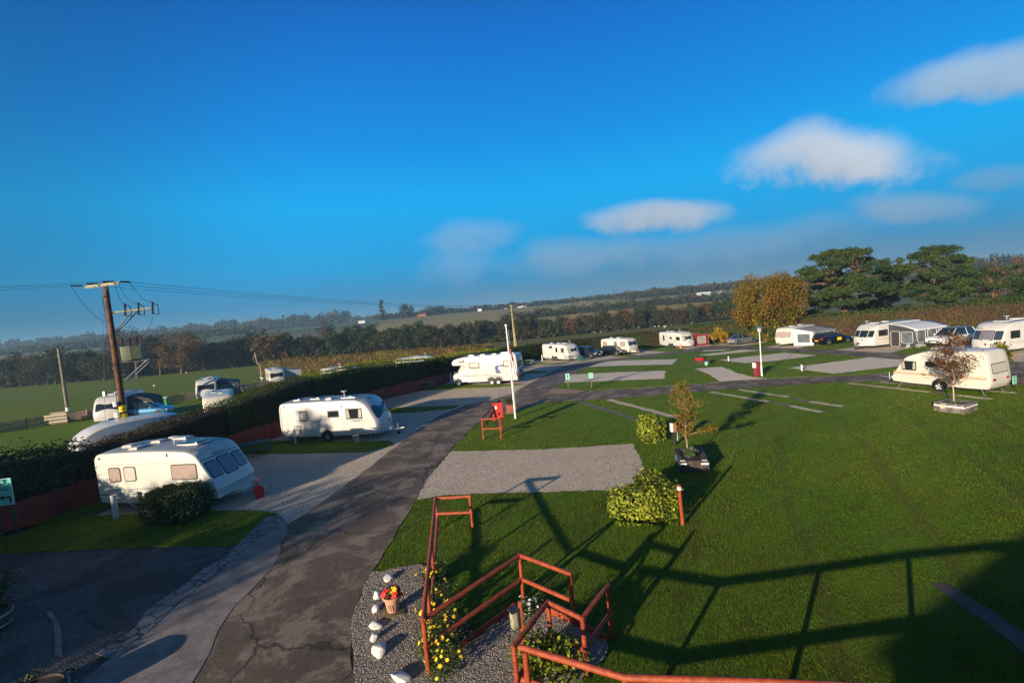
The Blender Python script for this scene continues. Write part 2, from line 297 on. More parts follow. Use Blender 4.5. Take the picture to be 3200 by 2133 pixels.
# ---------------------------------------------------------------- mesh helpers
class MB:
    def __init__(s): s.v = []; s.f = []
    def add(s, vs, fs):
        k = len(s.v); s.v += [tuple(v) for v in vs]; s.f += [tuple(i + k for i in f) for f in fs]; return s
    def box(s, c, d, rz=0., rx=0., ry=0.):
        hx, hy, hz = d[0] / 2, d[1] / 2, d[2] / 2
        m = Matrix.Translation(c) @ Matrix.Rotation(rz, 4, 'Z') @ Matrix.Rotation(ry, 4, 'Y') @ Matrix.Rotation(rx, 4, 'X')
        vs = [m @ Vector((x, y, z)) for x in (-hx, hx) for y in (-hy, hy) for z in (-hz, hz)]
        return s.add(vs, [(0, 1, 3, 2), (4, 6, 7, 5), (0, 4, 5, 1), (2, 3, 7, 6), (0, 2, 6, 4), (1, 5, 7, 3)])
    def tube(s, pts, r, n=8, cap=True):
        pts = [Vector(p) for p in pts]; rr = r if isinstance(r, (list, tuple)) else [r] * len(pts); rings = []
        prev = None
        for i, p in enumerate(pts):
            d = (pts[min(i + 1, len(pts) - 1)] - pts[max(i - 1, 0)]).normalized()
            a = d.cross(Vector((0, 0, 1))) if abs(d.z) < .95 else d.cross(Vector((1, 0, 0)))
            if prev is not None: a = prev - d * prev.dot(d)
            a.normalize(); prev = a; b = d.cross(a)
            rings.append([p + (a * math.cos(2 * math.pi * k / n) + b * math.sin(2 * math.pi * k / n)) * rr[i] for k in range(n)])
        vs = [v for q in rings for v in q]; fs = []
        for i in range(len(pts) - 1):
            for k in range(n): fs.append((i * n + k, i * n + (k + 1) % n, (i + 1) * n + (k + 1) % n, (i + 1) * n + k))
        if cap: fs.append(tuple(range(n))[::-1]); fs.append(tuple((len(pts) - 1) * n + k for k in range(n)))
        return s.add(vs, fs)
    def lathe(s, prof, c=(0, 0, 0), n=16, axis='Z', mx=None):
        vs = []; fs = []
        for r, z in prof:
            for k in range(n):
                a = 2 * math.pi * k / n; x, y = r * math.cos(a), r * math.sin(a)
                v = (x, y, z) if axis == 'Z' else ((x, z, y) if axis == 'Y' else (z, x, y))
                v = Vector(v) if mx is None else mx @ Vector(v)
                vs.append(v + Vector(c))
        for i in range(len(prof) - 1):
            for k in range(n): fs.append((i * n + k, i * n + (k + 1) % n, (i + 1) * n + (k + 1) % n, (i + 1) * n + k))
        fs.append(tuple(range(n))[::-1]); fs.append(tuple((len(prof) - 1) * n + k for k in range(n)))
        return s.add(vs, fs)
    def prism(s, poly, z0, z1):
        n = len(poly); vs = [(x, y, z0) for x, y in poly] + [(x, y, z1) for x, y in poly]
        fs = [tuple(range(n))[::-1], tuple(range(n, 2 * n))] + [(i, (i + 1) % n, n + (i + 1) % n, n + i) for i in range(n)]
        return s.add(vs, fs)
    def slab(s, poly3, off):
        n = len(poly3); o = Vector(off); vs = [Vector(p) for p in poly3] + [Vector(p) + o for p in poly3]
        return s.add(vs, [tuple(range(n))[::-1], tuple(range(n, 2 * n))] + [(i, (i + 1) % n, n + (i + 1) % n, n + i) for i in range(n)])
    def build(s, name, m, parent=None, smooth=False, bevel=0., loc=None):
        me = bpy.data.meshes.new(name); me.from_pydata(s.v, [], s.f)
        bm = bmesh.new(); bm.from_mesh(me); bmesh.ops.recalc_face_normals(bm, faces=bm.faces)
        if bevel: bmesh.ops.bevel(bm, geom=[e for e in bm.edges if e.is_manifold and e.calc_face_angle(0) > .6], offset=bevel, segments=2, profile=.6, affect='EDGES', clamp_overlap=True)
        bm.to_mesh(me); bm.free(); me.materials.append(m)
        if smooth or bevel:
            me.polygons.foreach_set('use_smooth', [True] * len(me.polygons)); me.set_sharp_from_angle(angle=R(40))
        o = bpy.data.objects.new(name, me); COL.objects.link(o)
        if parent: o.parent = parent
        if loc is not None: o.location = loc
        return o
def tag(o, label, cat, group=None):
    o['label'] = label; o['category'] = cat
    if group: o['group'] = group
    return o
def struct(o): o['kind'] = 'structure'; return o
def thing(name, label, cat, loc, rz=0., group=None):
    o = bpy.data.objects.new(name, None); o.empty_display_size = .3; COL.objects.link(o); o.location = loc; o.rotation_euler = (0, 0, rz)
    return tag(o, label, cat, group)
def dup(o, loc=None, rz=None, scale=None, label=None, parent=None):
    kids = [c for c in o.children]
    c = o.copy(); COL.objects.link(c)
    if parent: c.parent = parent
    if loc is not None: c.location = loc
    if rz is not None: c.rotation_euler = (0, 0, rz)
    if scale is not None: c.scale = scale
    if label: c['label'] = label
    for k in kids: dup(k, parent=c)
    return c
def leaves(name, pts, size, m, parent=None, aspect=.5, nrm=None, align=0., jit=.4, fold=True):
    n = len(pts); pts = np.asarray(pts, float)
    d = RNG.normal(size=(n, 3))
    if nrm is not None: d = d * (1 - align) + np.asarray(nrm) * align * 1.6
    d /= np.linalg.norm(d, axis=1)[:, None] + 1e-9
    a = np.cross(d, RNG.normal(size=(n, 3))); a /= np.linalg.norm(a, axis=1)[:, None] + 1e-9
    b = np.cross(d, a); s = (size * (1 + jit * (RNG.random(n) * 2 - 1)))[:, None]
    v = np.stack([pts - a * s * .5, pts + b * s * aspect * .5 + d * s * .08, pts + a * s * .5, pts - b * s * aspect * .5 + d * s * .08], 1).reshape(-1, 3)
    me = bpy.data.meshes.new(name); me.vertices.add(4 * n); me.vertices.foreach_set('co', v.ravel())
    me.loops.add(4 * n); me.loops.foreach_set('vertex_index', np.arange(4 * n, dtype=np.int32))
    me.polygons.add(n); me.polygons.foreach_set('loop_start', np.arange(0, 4 * n, 4, dtype=np.int32)); me.polygons.foreach_set('loop_total', np.full(n, 4, dtype=np.int32))
    me.update(calc_edges=True); me.materials.append(m)
    o = bpy.data.objects.new(name, me); COL.objects.link(o)
    if parent: o.parent = parent
    return o
def add_mesh_mat(o, m2, frac):
    me = o.data; me.materials.append(m2); n = len(me.polygons)
    me.polygons.foreach_set('material_index', (RNG.random(n) < frac).astype(np.int32))
def noise3(p, s):                                          # cheap smooth pseudo noise
    return np.sin(p[:, 0] * s + 1.3) * np.cos(p[:, 1] * s * 1.27 + .7) * .6 + np.sin(p[:, 2] * s * 1.7 + p[:, 0] * s * .6) * .4

# ---------------------------------------------------------------- sheets following the ground
NOGRASS = []; ONGRASS = []; SHEETS = []
def jag(poly, step=.5, amp=.05):
    out = []
    for i, p in enumerate(poly):
        q = poly[(i + 1) % len(poly)]; L = (q - p).length; n = max(1, min(90, int(L / step))); nr = Vector((-(q - p).y, (q - p).x, 0)).normalized() if L > 0 else Vector()
        for k in range(n):
            r = p.lerp(q, k / n); a = amp * random.uniform(-1, 1) if k else amp * .3 * random.uniform(-1, 1)
            out.append(r + nr * a)
    return out
def sheet(name, pts, off, m, thick=0., step=.5, amp=.05, kind='structure', world=False):
    P = [Vector(p) if world else at(*p) for p in pts]
    P = [Vector((p.x, p.y, 0)) for p in P]; P = jag(P, step, amp); SHEETS.append((off, m.name, np.array([[p.x, p.y] for p in P]))); (ONGRASS if m is M_grass else NOGRASS).append((np.array([[p.x, p.y] for p in P]), off))
    bm = bmesh.new(); vs = [bm.verts.new(p) for p in P]; bm.faces.new(vs)
    ymin, ymax = min(p.y for p in P), max(p.y for p in P)
    for yb in HY:
        if ymin < yb < ymax:
            bmesh.ops.bisect_plane(bm, geom=bm.verts[:] + bm.edges[:] + bm.faces[:], plane_co=(0, yb, 0), plane_no=(0, 1, 0))
    bmesh.ops.triangulate(bm, faces=bm.faces[:])
    for v in bm.verts: v.co.z = H(v.co.y) + off
    if thick:
        be = [e for e in bm.edges if e.is_boundary]
        r = bmesh.ops.extrude_edge_only(bm, edges=be)
        for v in [g for g in r['geom'] if isinstance(g, bmesh.types.BMVert)]: v.co.z -= thick
    bmesh.ops.recalc_face_normals(bm, faces=bm.faces)
    me = bpy.data.meshes.new(name); bm.to_mesh(me); bm.free()
    if sum(p.normal.z * p.area for p in me.polygons) < 0: me.flip_normals()
    me.materials.append(m); o = bpy.data.objects.new(name, me); COL.objects.link(o)
    o['kind'] = kind; return o

# ground grid
def ground():
    xs = sorted(set([-9000, -5000, -3000, -2000, -1300, -900, -600, -400, -300, -200, -150, -100] + list(range(-75, 100, 12)) + [110, 150, 200, 300, 400, 600, 900, 1300, 2000, 3000, 5000, 9000]))
    ys = sorted(set(HY + [-200, -100, -60, -40, -20, 0, 10, 20, 30, 38] + [1100, 1800, 2800, 4500]))
    vs = [(x, y, H(y)) for y in ys for x in xs]; n = len(xs)
    fs = [(j * n + i, j * n + i + 1, (j + 1) * n + i + 1, (j + 1) * n + i) for j in range(len(ys) - 1) for i in range(n - 1)]
    me = bpy.data.meshes.new('ground'); me.from_pydata(vs, [], fs); me.materials.append(M_grass); me.materials.append(None)
    m = bpy.data.materials.new('far_countryside'); m.use_nodes = True; t = m.node_tree; p = t.nodes['Principled BSDF']
    V = N(t, 'ShaderNodeTexCoord').outputs['Object']; vo = N(t, 'ShaderNodeTexVoronoi'); vo.inputs['Scale'].default_value = .006; t.links.new(V, vo.inputs['Vector'])
    sc = N(t, 'ShaderNodeSeparateColor'); t.links.new(vo.outputs['Color'], sc.inputs[0])
    c = RAMP(t, sc.outputs[0], [(0, (.05, .085, .02)), (.3, (.075, .10, .025)), (.5, (.13, .11, .045)), (.75, (.06, .09, .02)), (.9, (.15, .10, .055))])
    c = MIX(t, MR(t, NOISE(t, V, .05, 4), .4, .7, 0, .4), c, (.06, .055, .025, 1))
    setin(t, p, 'Base Color', c); p.inputs['Roughness'].default_value = .9
    me.materials[1] = m
    for f in me.polygons: f.material_index = 1 if f.center.y > 235 else 0
    o = bpy.data.objects.new('ground', me); COL.objects.link(o); struct(o)
ground()
GR, RD, CN, TOP = .010, .020, .028, .040
# left field and the stubble field beyond the hedge
sheet('left_field_grass', [Vector((-400, 47.5, 0)), Vector((-52, 47.5, 0)), Vector((-45, 68, 0)), Vector((-38, 88, 0)), Vector((-38, 150, 0)), Vector((-60, 196, 0)), Vector((-400, 196, 0))], .006, M_field, world=True)
M_stub = grass_mat('stubble_and_grass', (.16, .155, .038), (.13, .145, .030), (.17, .13, .05), .04)
M_plough = grass_mat('pale_brown_stubble', (.33, .25, .10), (.27, .22, .085), (.20, .18, .05), .02)
sheet('stubble_field', [Vector((-22, 104, 0)), Vector((-5, 90, 0)), Vector((30, 94, 0)), Vector((70, 74, 0)), Vector((320, 70, 0)), Vector((320, 228, 0)), Vector((-40, 222, 0))], .006, M_stub, world=True)
sheet('brown_arable_field', [Vector((-100, 345, 0)), Vector((420, 345, 0)), Vector((280, 640, 0)), Vector((60, 655, 0)), Vector((-150, 560, 0))], .03, M_plough, world=True, step=20, amp=2)
sheet('far_green_field', [Vector((300, 700, 0)), Vector((560, 700, 0)), Vector((640, 1100, 0)), Vector((330, 1100, 0))], .06, M_field, world=True, step=20, amp=2)

# big gravel apron on the left with the tarmac road along it
sheet('gravel_pitch_apron', [(292, 1613), (675, 1598), (866, 1606), (905, 1640), (1010, 1571), (1127, 1489), (1192, 1436), (1284, 1367), (1376, 1302), (1460, 1267), (1540, 1250), (1615, 1227), (1690, 1187), (1765, 1147), (1820, 1132), (1950, 1117), (2015, 1108), (2100, 1100), (2000, 1094), (1960, 1098), (1900, 1098), (1800, 1112), (1690, 1122), (1600, 1150), (1420, 1180), (1359, 1203), (1305, 1220), (1206, 1247), (1000, 1320), (860, 1368), (700, 1440), (500, 1530)], GR, M_gravel)
sheet('tarmac_road', [(600, 2300), (600, 2133), (654, 2044), (680, 1975), (733, 1895), (818, 1810), (871, 1741), (898, 1640), (1000, 1571), (1117, 1489), (1183, 1436), (1274, 1367), (1366, 1302), (1450, 1267), (1527, 1252), (1604, 1228), (1675, 1188), (1750, 1147), (1804, 1135), (1950, 1116), (2093, 1099), (2147, 1092), (2193, 1083), (2231, 1080), (2320, 1081), (2400, 1086), (2614, 1094), (2832, 1108), (2940, 1117), (3130, 1132), (3260, 1128), (3500, 1122),
       (3500, 1165), (3200, 1171), (3000, 1180), (2761, 1189), (2552, 1197), (2306, 1214), (2159, 1225), (2110, 1230), (1899, 1247), (1804, 1252), (1702, 1258), (1615, 1284), (1489, 1324), (1412, 1401), (1335, 1495), (1297, 1563), (1240, 1660), (1161, 1789), (1115, 1890), (1100, 1960), (1096, 2060), (1110, 2133), (1125, 2300)], RD, M_tar, step=.6, amp=.06)
# grass between the two arms of the road
sheet('grass_island', [(1838, 1147), (1892, 1131), (1943, 1124), (2059, 1112), (2093, 1107), (2193, 1096), (2306, 1091), (2400, 1097), (2445, 1097), (2706, 1117), (2813, 1123), (2930, 1131), (3000, 1140), (2960, 1158), (2784, 1167), (2596, 1175), (2400, 1183), (2246, 1193), (2110, 1204), (1838, 1222), (1733, 1214), (1763, 1197), (1784, 1177), (1804, 1163)], TOP, M_grass, thick=.05, amp=.07)
P5 = TOP + .010
for i, q in enumerate([
    [(1763, 1197), (1787, 1171), (1906, 1165), (2078, 1159), (2078, 1184), (1906, 1191), (1777, 1196)],
    [(1836, 1147), (1892, 1131), (1933, 1127), (2120, 1123), (2100, 1140), (1940, 1143)],
    [(2191, 1099), (2206, 1095), (2283, 1091), (2260, 1096)],
    [(2178, 1110), (2263, 1100), (2321, 1093), (2382, 1095), (2297, 1104), (2219, 1112)],
    [(2246, 1126), (2328, 1116), (2453, 1103), (2556, 1111), (2427, 1128), (2328, 1136)],
    [(2168, 1153), (2256, 1147), (2300, 1165), (2351, 1179), (2399, 1184), (2246, 1193), (2236, 1182), (2212, 1170)],
    [(2462, 1151), (2712, 1118), (2806, 1124), (2880, 1130), (2860, 1142), (2793, 1147), (2605, 1169), (2534, 1160)]]):
    sheet('gravel_pitch', q, P5, M_pale, amp=.10, step=.35)
sheet('dirt_patch', [(1705, 1233), (1733, 1215), (1838, 1222), (1800, 1230)], P5 + .004, mat('bare_dirt', (.30, .20, .13), .9, bump=.5), amp=.08)
# the pitches along the upper road
sheet('gravel_pitch', [(2075, 1080), (2100, 1085), (2147, 1092), (2193, 1083), (2231, 1080), (2217, 1075), (2160, 1072), (2080, 1066)], GR, M_gravel)
sheet('gravel_pitch', [(2225, 1079), (2274, 1071), (2370, 1063), (2400, 1060), (2405, 1067), (2326, 1081)], GR, M_gravel)
sheet('gravel_pitch', [(2388, 1085), (2432, 1077), (2480, 1072), (2530, 1076), (2524, 1081), (2494, 1089)], GR, M_gravel)
sheet('gravel_pitch', [(2606, 1094), (2675, 1083), (2700, 1070), (2760, 1072), (2840, 1082), (2836, 1088), (2782, 1103)], GR, M_gravel)
sheet('gravel_pitch', [(2945, 1091), (2960, 1075), (3040, 1070), (3300, 1074), (3500, 1075), (3500, 1122), (3260, 1128), (3130, 1132), (2948, 1116)], GR, M_gravel)
# grass strips laid over the apron
for q in [[(700, 1395), (745, 1378), (876, 1378), (1068, 1380), (1213, 1378), (1229, 1386), (1221, 1394), (1144, 1413), (915, 1417), (800, 1419), (690, 1422)],
          [(1080, 1285), (1221, 1275), (1435, 1267), (1425, 1273), (1412, 1277), (1297, 1288), (1229, 1291), (1090, 1300)],
          [(1300, 1215), (1366, 1205), (1420, 1198), (1500, 1203), (1634, 1200), (1640, 1202), (1546, 1211), (1366, 1217), (1290, 1222)],
          [(1600, 1165), (1648, 1160), (1716, 1160), (1702, 1165), (1600, 1170)],
          [(1620, 1142), (1644, 1138), (1784, 1132), (1753, 1137), (1644, 1141)],
          [(1914, 1112), (1940, 1106), (1971, 1106), (1992, 1110), (1963, 1115), (1914, 1114)]]:
    sheet('grass_strip', q, TOP, M_grass, thick=.05, amp=.05, step=.4)
sheet('front_lawn', [(-500, 1745), (0, 1731), (212, 1720), (478, 1709), (611, 1706), (728, 1709), (760, 1684), (829, 1620), (868, 1606), (800, 1598), (675, 1598), (450, 1606), (292, 1613), (150, 1640), (0, 1680), (-300, 1740)], TOP + .01, M_grass, thick=.03, amp=.05, step=.35)
sheet('yard', [(-900, 1745), (0, 1728), (212, 1718), (478, 1707), (728, 1707), (780, 1700), (717, 1762), (611, 1842), (542, 1900), (457, 1980), (345, 2060), (255, 2129), (160, 2260), (-700, 2400)], GR, M_yard, amp=.08)
sheet('concrete_strip', [(882, 1627), (898, 1640), (871, 1741), (818, 1810), (733, 1895), (680, 1975), (654, 2044), (600, 2133), (560, 2260), (160, 2260), (255, 2129), (345, 2060), (457, 1980), (542, 1900), (611, 1842), (717, 1762), (797, 1693)], CN, M_conc, amp=.06)
sheet('crazy_paving_strip', [(882, 1627), (797, 1693), (717, 1762), (611, 1842), (542, 1900), (457, 1980), (345, 2060), (298, 2044), (425, 1964), (457, 1911), (510, 1874), (574, 1831), (638, 1778), (707, 1741), (760, 1683), (829, 1619), (868, 1610)], CN + .012, M_crazy, thick=.02, amp=.02)
sheet('puddle', [(265, 1905), (300, 1892), (330, 1900), (325, 1925), (380, 1935), (420, 1955), (400, 1975), (350, 1980), (300, 1955), (270, 1930)], CN, mat('puddle_water', (.035, .031, .028), .45, spec=.12), step=.2, amp=.06)
# centre pitch and the wheel track strips on the big lawn
sheet('gravel_pitch', [(1302, 1563), (1331, 1500), (1412, 1408), (1451, 1410), (1700, 1404), (1977, 1386), (2041, 1527), (1700, 1538), (1467, 1543), (1380, 1549)], GR + .004, M_gravel, amp=.07, step=.25)
def track(a, b, w, m=M_gravel):
    A, B = at(*a), at(*b); n = Vector((-(B - A).y, (B - A).x, 0)).normalized() * w / 2
    sheet('gravel_track', [A + n, B + n, B - n, A - n], GR, m, world=True, step=.4, amp=.06)
M_dtrack = mat('dirty_track', (.20, .16, .13), .9, col2=(.10, .085, .06), vscale=2, bump=.6, bscale=20)
track((1809, 1254), (2016, 1319), .45, M_dtrack); track((1901, 1248), (2115, 1304), .5)
track((2220, 1224), (2400, 1255), .42); track((2400, 1255), (2470, 1268), .42, M_dtrack); track((2470, 1268), (2568, 1288), .42)
track((2308, 1217), (2463, 1240), .42); track((2463, 1240), (2530, 1254), .42, M_dtrack); track((2530, 1254), (2633, 1270), .42)
track((2652, 1197), (2905, 1225), .4); track((2905, 1225), (2990, 1235), .4, M_dtrack); track((2990, 1235), (3100, 1247), .4); track((2751, 1193), (3176, 1228), .35)
sheet('gravel_bed', [(1161, 1790), (1310, 1763), (1342, 1775), (1352, 1900), (1340, 2000), (1343, 2092), (1420, 2040), (1520, 1960), (1608, 1899), (1676, 1893), (1740, 1925), (1799, 1951), (1850, 1975), (1897, 2001), (1903, 2031), (1884, 2065), (1833, 2100), (1800, 2160), (1700, 2300), (1150, 2300), (1110, 2133), (1098, 2010), (1102, 1930), (1115, 1895), (1138, 1835)], RD + .012, M_gravelnear, amp=.04, step=.3)
sheet('soil_bed', [(1335, 1790), (1400, 1790), (1400, 1900), (1480, 1960), (1430, 2040), (1343, 2090), (1345, 1990), (1330, 1900)], RD + .022, M_soil, amp=.03)
sheet('paving_path', [(2905, 1820), (2965, 1822), (3200, 1975), (3400, 2080), (3300, 2120), (3170, 2015)], GR, mat('dark_paving', (.09, .06, .045), .8, var=.3, bump=.3), amp=.02)
sheet('stone_edging', [(145, 1915), (158, 1912), (185, 1945), (195, 1990), (196, 2050), (170, 2050), (172, 1990), (165, 1945)], CN + .01, M_conc, thick=.05, amp=.02)

# ---------------------------------------------------------------- hedges
M_core = mat('hedge_branches', (.030, .022, .012), .95)
def hedge(label, line, h, w, mats, n, size, fr=.3, group='hedges round the site', rag=.18, core=True, topm=None, sides=(1, 1)):
    P = [Vector((p[0], p[1], 0)) for p in line]; base = P[0].copy(); base.z = H(base.y)
    t = thing('hedge', label, 'hedge', base, group=group)
    hs = h if isinstance(h, (list, tuple)) else [h] * len(P)
    if core:
        mb = MB(); q = []
        vs = []
        for i, p in enumerate(P):
            d = (P[min(i + 1, len(P) - 1)] - P[max(i - 1, 0)]).normalized(); nr = Vector((-d.y, d.x, 0)); z = H(p.y)
            for sx, zz in ((-.5, 0), (-.5, .93), (.5, .93), (.5, 0)):
                c = p + nr * (w - .3) * sx; vs.append((c.x - base.x, c.y - base.y, z - base.z + hs[i] * zz))
        k = len(P); fs = [(4 * i + a, 4 * i + b, 4 * i + 4 + b, 4 * i + 4 + a) for i in range(k - 1) for a, b in ((0, 1), (1, 2), (2, 3))] + [(0, 1, 2, 3), (4 * k - 4, 4 * k - 3, 4 * k - 2, 4 * k - 1)]
        mb.add(vs, fs); mb.build('branches', M_core, t)
    L = [(P[i + 1] - P[i]).length for i in range(len(P) - 1)]; tot = sum(L); seg = RNG.choice(len(L), n, p=[x / tot for x in L]); u = RNG.random(n)
    A = np.array([list(p) for p in P]); a = A[seg]; b = A[seg + 1]; c = a + (b - a) * u[:, None]; d = b - a; d /= np.linalg.norm(d, axis=1)[:, None]
    nr = np.stack([-d[:, 1], d[:, 0], d[:, 2] * 0], 1); hh = np.array(hs)[seg] * (1 - u) + np.array(hs)[seg + 1] * u
    kind = RNG.random(n) * (2 * np.mean(hh) * 1. + w); top = kind > 2 * np.mean(hh)
    s = np.where(RNG.random(n) < .5, -1, 1) * np.where(top, RNG.random(n), 1.0)
    z = np.where(top, hh, RNG.random(n) ** .85 * hh)
    rgh = RNG.normal(size=n) * rag * .5
    c = c + nr * (s * (w / 2 + rgh * (~top)))[:, None]
    zz = z + np.where(top, np.abs(rgh) * 1.2, 0)
    g = np.interp(c[:, 1], HY, HZ)
    bump = noise3(np.stack([c[:, 0], c[:, 1], zz], 1), 2.3) * .10
    pts = np.stack([c[:, 0] - base.x + nr[:, 0] * bump * s, c[:, 1] - base.y + nr[:, 1] * bump * s, zz + g - base.z + bump * top], 1)
    nrm = nr * s[:, None] * (~top)[:, None] + np.array([0, 0, 1.]) * top[:, None] + np.array([0, 0, .25])
    o = leaves('foliage', pts, size, mats[0], t, .6, nrm, .45)
    me = o.data
    for m in mats[1:]: me.materials.append(m)
    k = len(mats); me.polygons.foreach_set('material_index', (np.clip(((noise3(pts + [base.x, base.y, 0], .55) * .5 + .5) * k + RNG.normal(size=n) * .35), 0, k - .01)).astype(np.int32))
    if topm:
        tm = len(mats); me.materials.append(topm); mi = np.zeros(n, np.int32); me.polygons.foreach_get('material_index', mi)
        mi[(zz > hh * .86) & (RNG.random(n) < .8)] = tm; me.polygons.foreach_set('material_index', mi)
    return t
BL = [(-26.5, 7.0), (-21.7, 19.35), (-17.0, 32.95), (-12.53, 45.64), (-10.2, 49.2), (-8.6, 53.5), (-6.5, 58.5), (-3.5, 65.0)]
def bl(y, off):                                            # point on the boarded boundary at depth y, moved outwards
    x = float(np.interp(y, [b[1] for b in BL], [b[0] for b in BL])); return (x - off, y + off * .3)
g_h = 'clipped hedge sections along the site edge'
hedge('dark ragged conifer hedge at the left edge of the photo, behind the camping field sign', [bl(6, 1.6), bl(12, 1.6), bl(19, 1.6), bl(23.4, 1.6)], [3.6, 3.5, 3.0, 2.4], 2.0, [L_conif, L_wood], 18000, .16, rag=.4, group=g_h)
hedge('dark brown half bare hedge behind the transformer pole and above the dark red boards', [bl(23.6, 1.5), bl(27, 1.5), bl(30.2, 1.5)], [2.3, 2.6, 2.8], 1.8, [L_hedge, L_woodb], 12000, .10, rag=.15, group=g_h)
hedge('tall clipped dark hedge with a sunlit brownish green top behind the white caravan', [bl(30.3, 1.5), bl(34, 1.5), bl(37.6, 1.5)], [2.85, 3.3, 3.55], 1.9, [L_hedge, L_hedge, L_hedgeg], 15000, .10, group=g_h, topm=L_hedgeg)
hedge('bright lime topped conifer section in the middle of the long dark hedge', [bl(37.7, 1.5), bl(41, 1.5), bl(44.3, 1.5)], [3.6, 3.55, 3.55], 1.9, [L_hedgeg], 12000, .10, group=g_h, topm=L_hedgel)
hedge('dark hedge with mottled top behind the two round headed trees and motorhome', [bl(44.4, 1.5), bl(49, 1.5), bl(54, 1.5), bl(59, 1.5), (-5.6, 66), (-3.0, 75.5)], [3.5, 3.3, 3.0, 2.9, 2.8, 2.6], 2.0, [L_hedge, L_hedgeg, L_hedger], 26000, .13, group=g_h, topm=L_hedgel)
q1 = at(1640, 1128); q2 = at(1890, 1095); q3 = at(2060, 1074); q4 = at(2225, 1058)
hedge('long dark green hedge behind the twin axle caravans and the red awning', [(-2.8, 76.0), (6, 84), (14, 89), (24, 91), (33, 89.0)], [2.5, 2.5, 2.5, 2.6, 2.7], 1.8, [L_hedge, L_hedge, L_hedgeg], 24000, .2, group=g_h)
hedge('tall russet and lime clipped hedge between the yellow bush and the golden tree', [(33.4, 88.8), (39, 85), (45, 80.5)], [3.2, 3.3, 3.2], 1.8, [L_hedger, L_hedgeb, L_hedgeg], 12000, .2, group=g_h, topm=L_hedgeg)
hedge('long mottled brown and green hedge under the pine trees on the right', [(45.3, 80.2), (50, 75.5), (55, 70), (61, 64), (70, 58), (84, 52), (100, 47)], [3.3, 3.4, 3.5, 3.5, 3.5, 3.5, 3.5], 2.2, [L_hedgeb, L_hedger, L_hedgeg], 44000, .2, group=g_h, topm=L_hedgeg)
# boundary hedge of the left field
hedge('long russet field hedge beyond the green field on the left', [(-62, 118), (-50, 113), (-38, 108), (-26, 102), (-14, 95), (-4, 88)], [3.2, 3.4, 3.2, 3.2, 3., 2.8], 2.0, [leafm('field_hedge_leaf', (.34, .21, .06), (.24, .18, .045), .3), L_hedger, leafm('field_hedge_leaf_green', (.20, .20, .03), (.28, .24, .03), .3)], 26000, .24, group='field hedges', rag=.35)
# dark red boards at the hedge foot
for i in range(len(BL) - 2):
    a, b = Vector((*BL[i], 0)), Vector((*BL[i + 1], 0)); d = b - a; n = max(1, int(round(d.length / 3.0)))
    if i == 0:
        bt = thing('boarded_fence', 'low dark red boarded fence along the foot of the long dark hedge', 'fence', a)
    for k in range(n):
        p = a.lerp(b, k / n); q = a.lerp(b, (k + 1) / n); c = (p + q) / 2 - Vector((*BL[0], 0)); ang = math.atan2(d.y, d.x)
        mb = MB().box((c.x, c.y, H(c.y + BL[0][1]) + .57), ((q - p).length - .02, .04, 1.14), ang); mb.build('panel', M_board, bt)
        MB().box((p.x - BL[0][0], p.y - BL[0][1], H(p.y) + .6), (.11, .11, 1.24), ang).build('post', M_board, bt)

# ---------------------------------------------------------------- trees
def limb_pts(a, b, sag=.0, n=4, wob=.1):
    a, b = Vector(a), Vector(b); L = (b - a).length
    return [a.lerp(b, k / n) + Vector((random.uniform(-1, 1), random.uniform(-1, 1), random.uniform(-.6, .6))) * wob * L * (0 if k in (0, n) else 1) * .5 + Vector((0, 0, sag * L * math.sin(math.pi * k / n))) for k in range(n + 1)]
def crown_points(clumps, n, flat=1., shell=.55, up=.0):
    """clumps: (centre, radius). Leaf points in the outer shells of many clumps."""
    w = np.array([c[1] ** 2 for c in clumps]); idx = RNG.choice(len(clumps), n, p=w / w.sum())
    d = RNG.normal(size=(n, 3)); d /= np.linalg.norm(d, axis=1)[:, None]
    if up: d[:, 2] = np.abs(d[:, 2]) * np.where(RNG.random(n) < up, 1, -1)
    r = (shell + (1 - shell) * RNG.random(n) ** .5) * np.array([c[1] for c in clumps])[idx] * (1 + .12 * RNG.normal(size=n))
    C = np.array([list(c[0]) for c in clumps])[idx]; p = d * r[:, None]; p[:, 2] *= flat
    return C + p, d
def make_clumps(rx, ry, rz, zc, k, cr, hollow=.45, squash_low=.0, seedpts=None):
    out = []
    for i in range(k):
        d = Vector(RNG.normal(size=3)).normalized(); rad = (hollow + (1 - hollow) * random.random() ** .6)
        if d.z < 0: d.z *= (1 - squash_low)
        out.append((Vector((d.x * rx * rad, d.y * ry * rad, zc + d.z * rz * rad)), cr * random.uniform(.65, 1.3)))
    return out
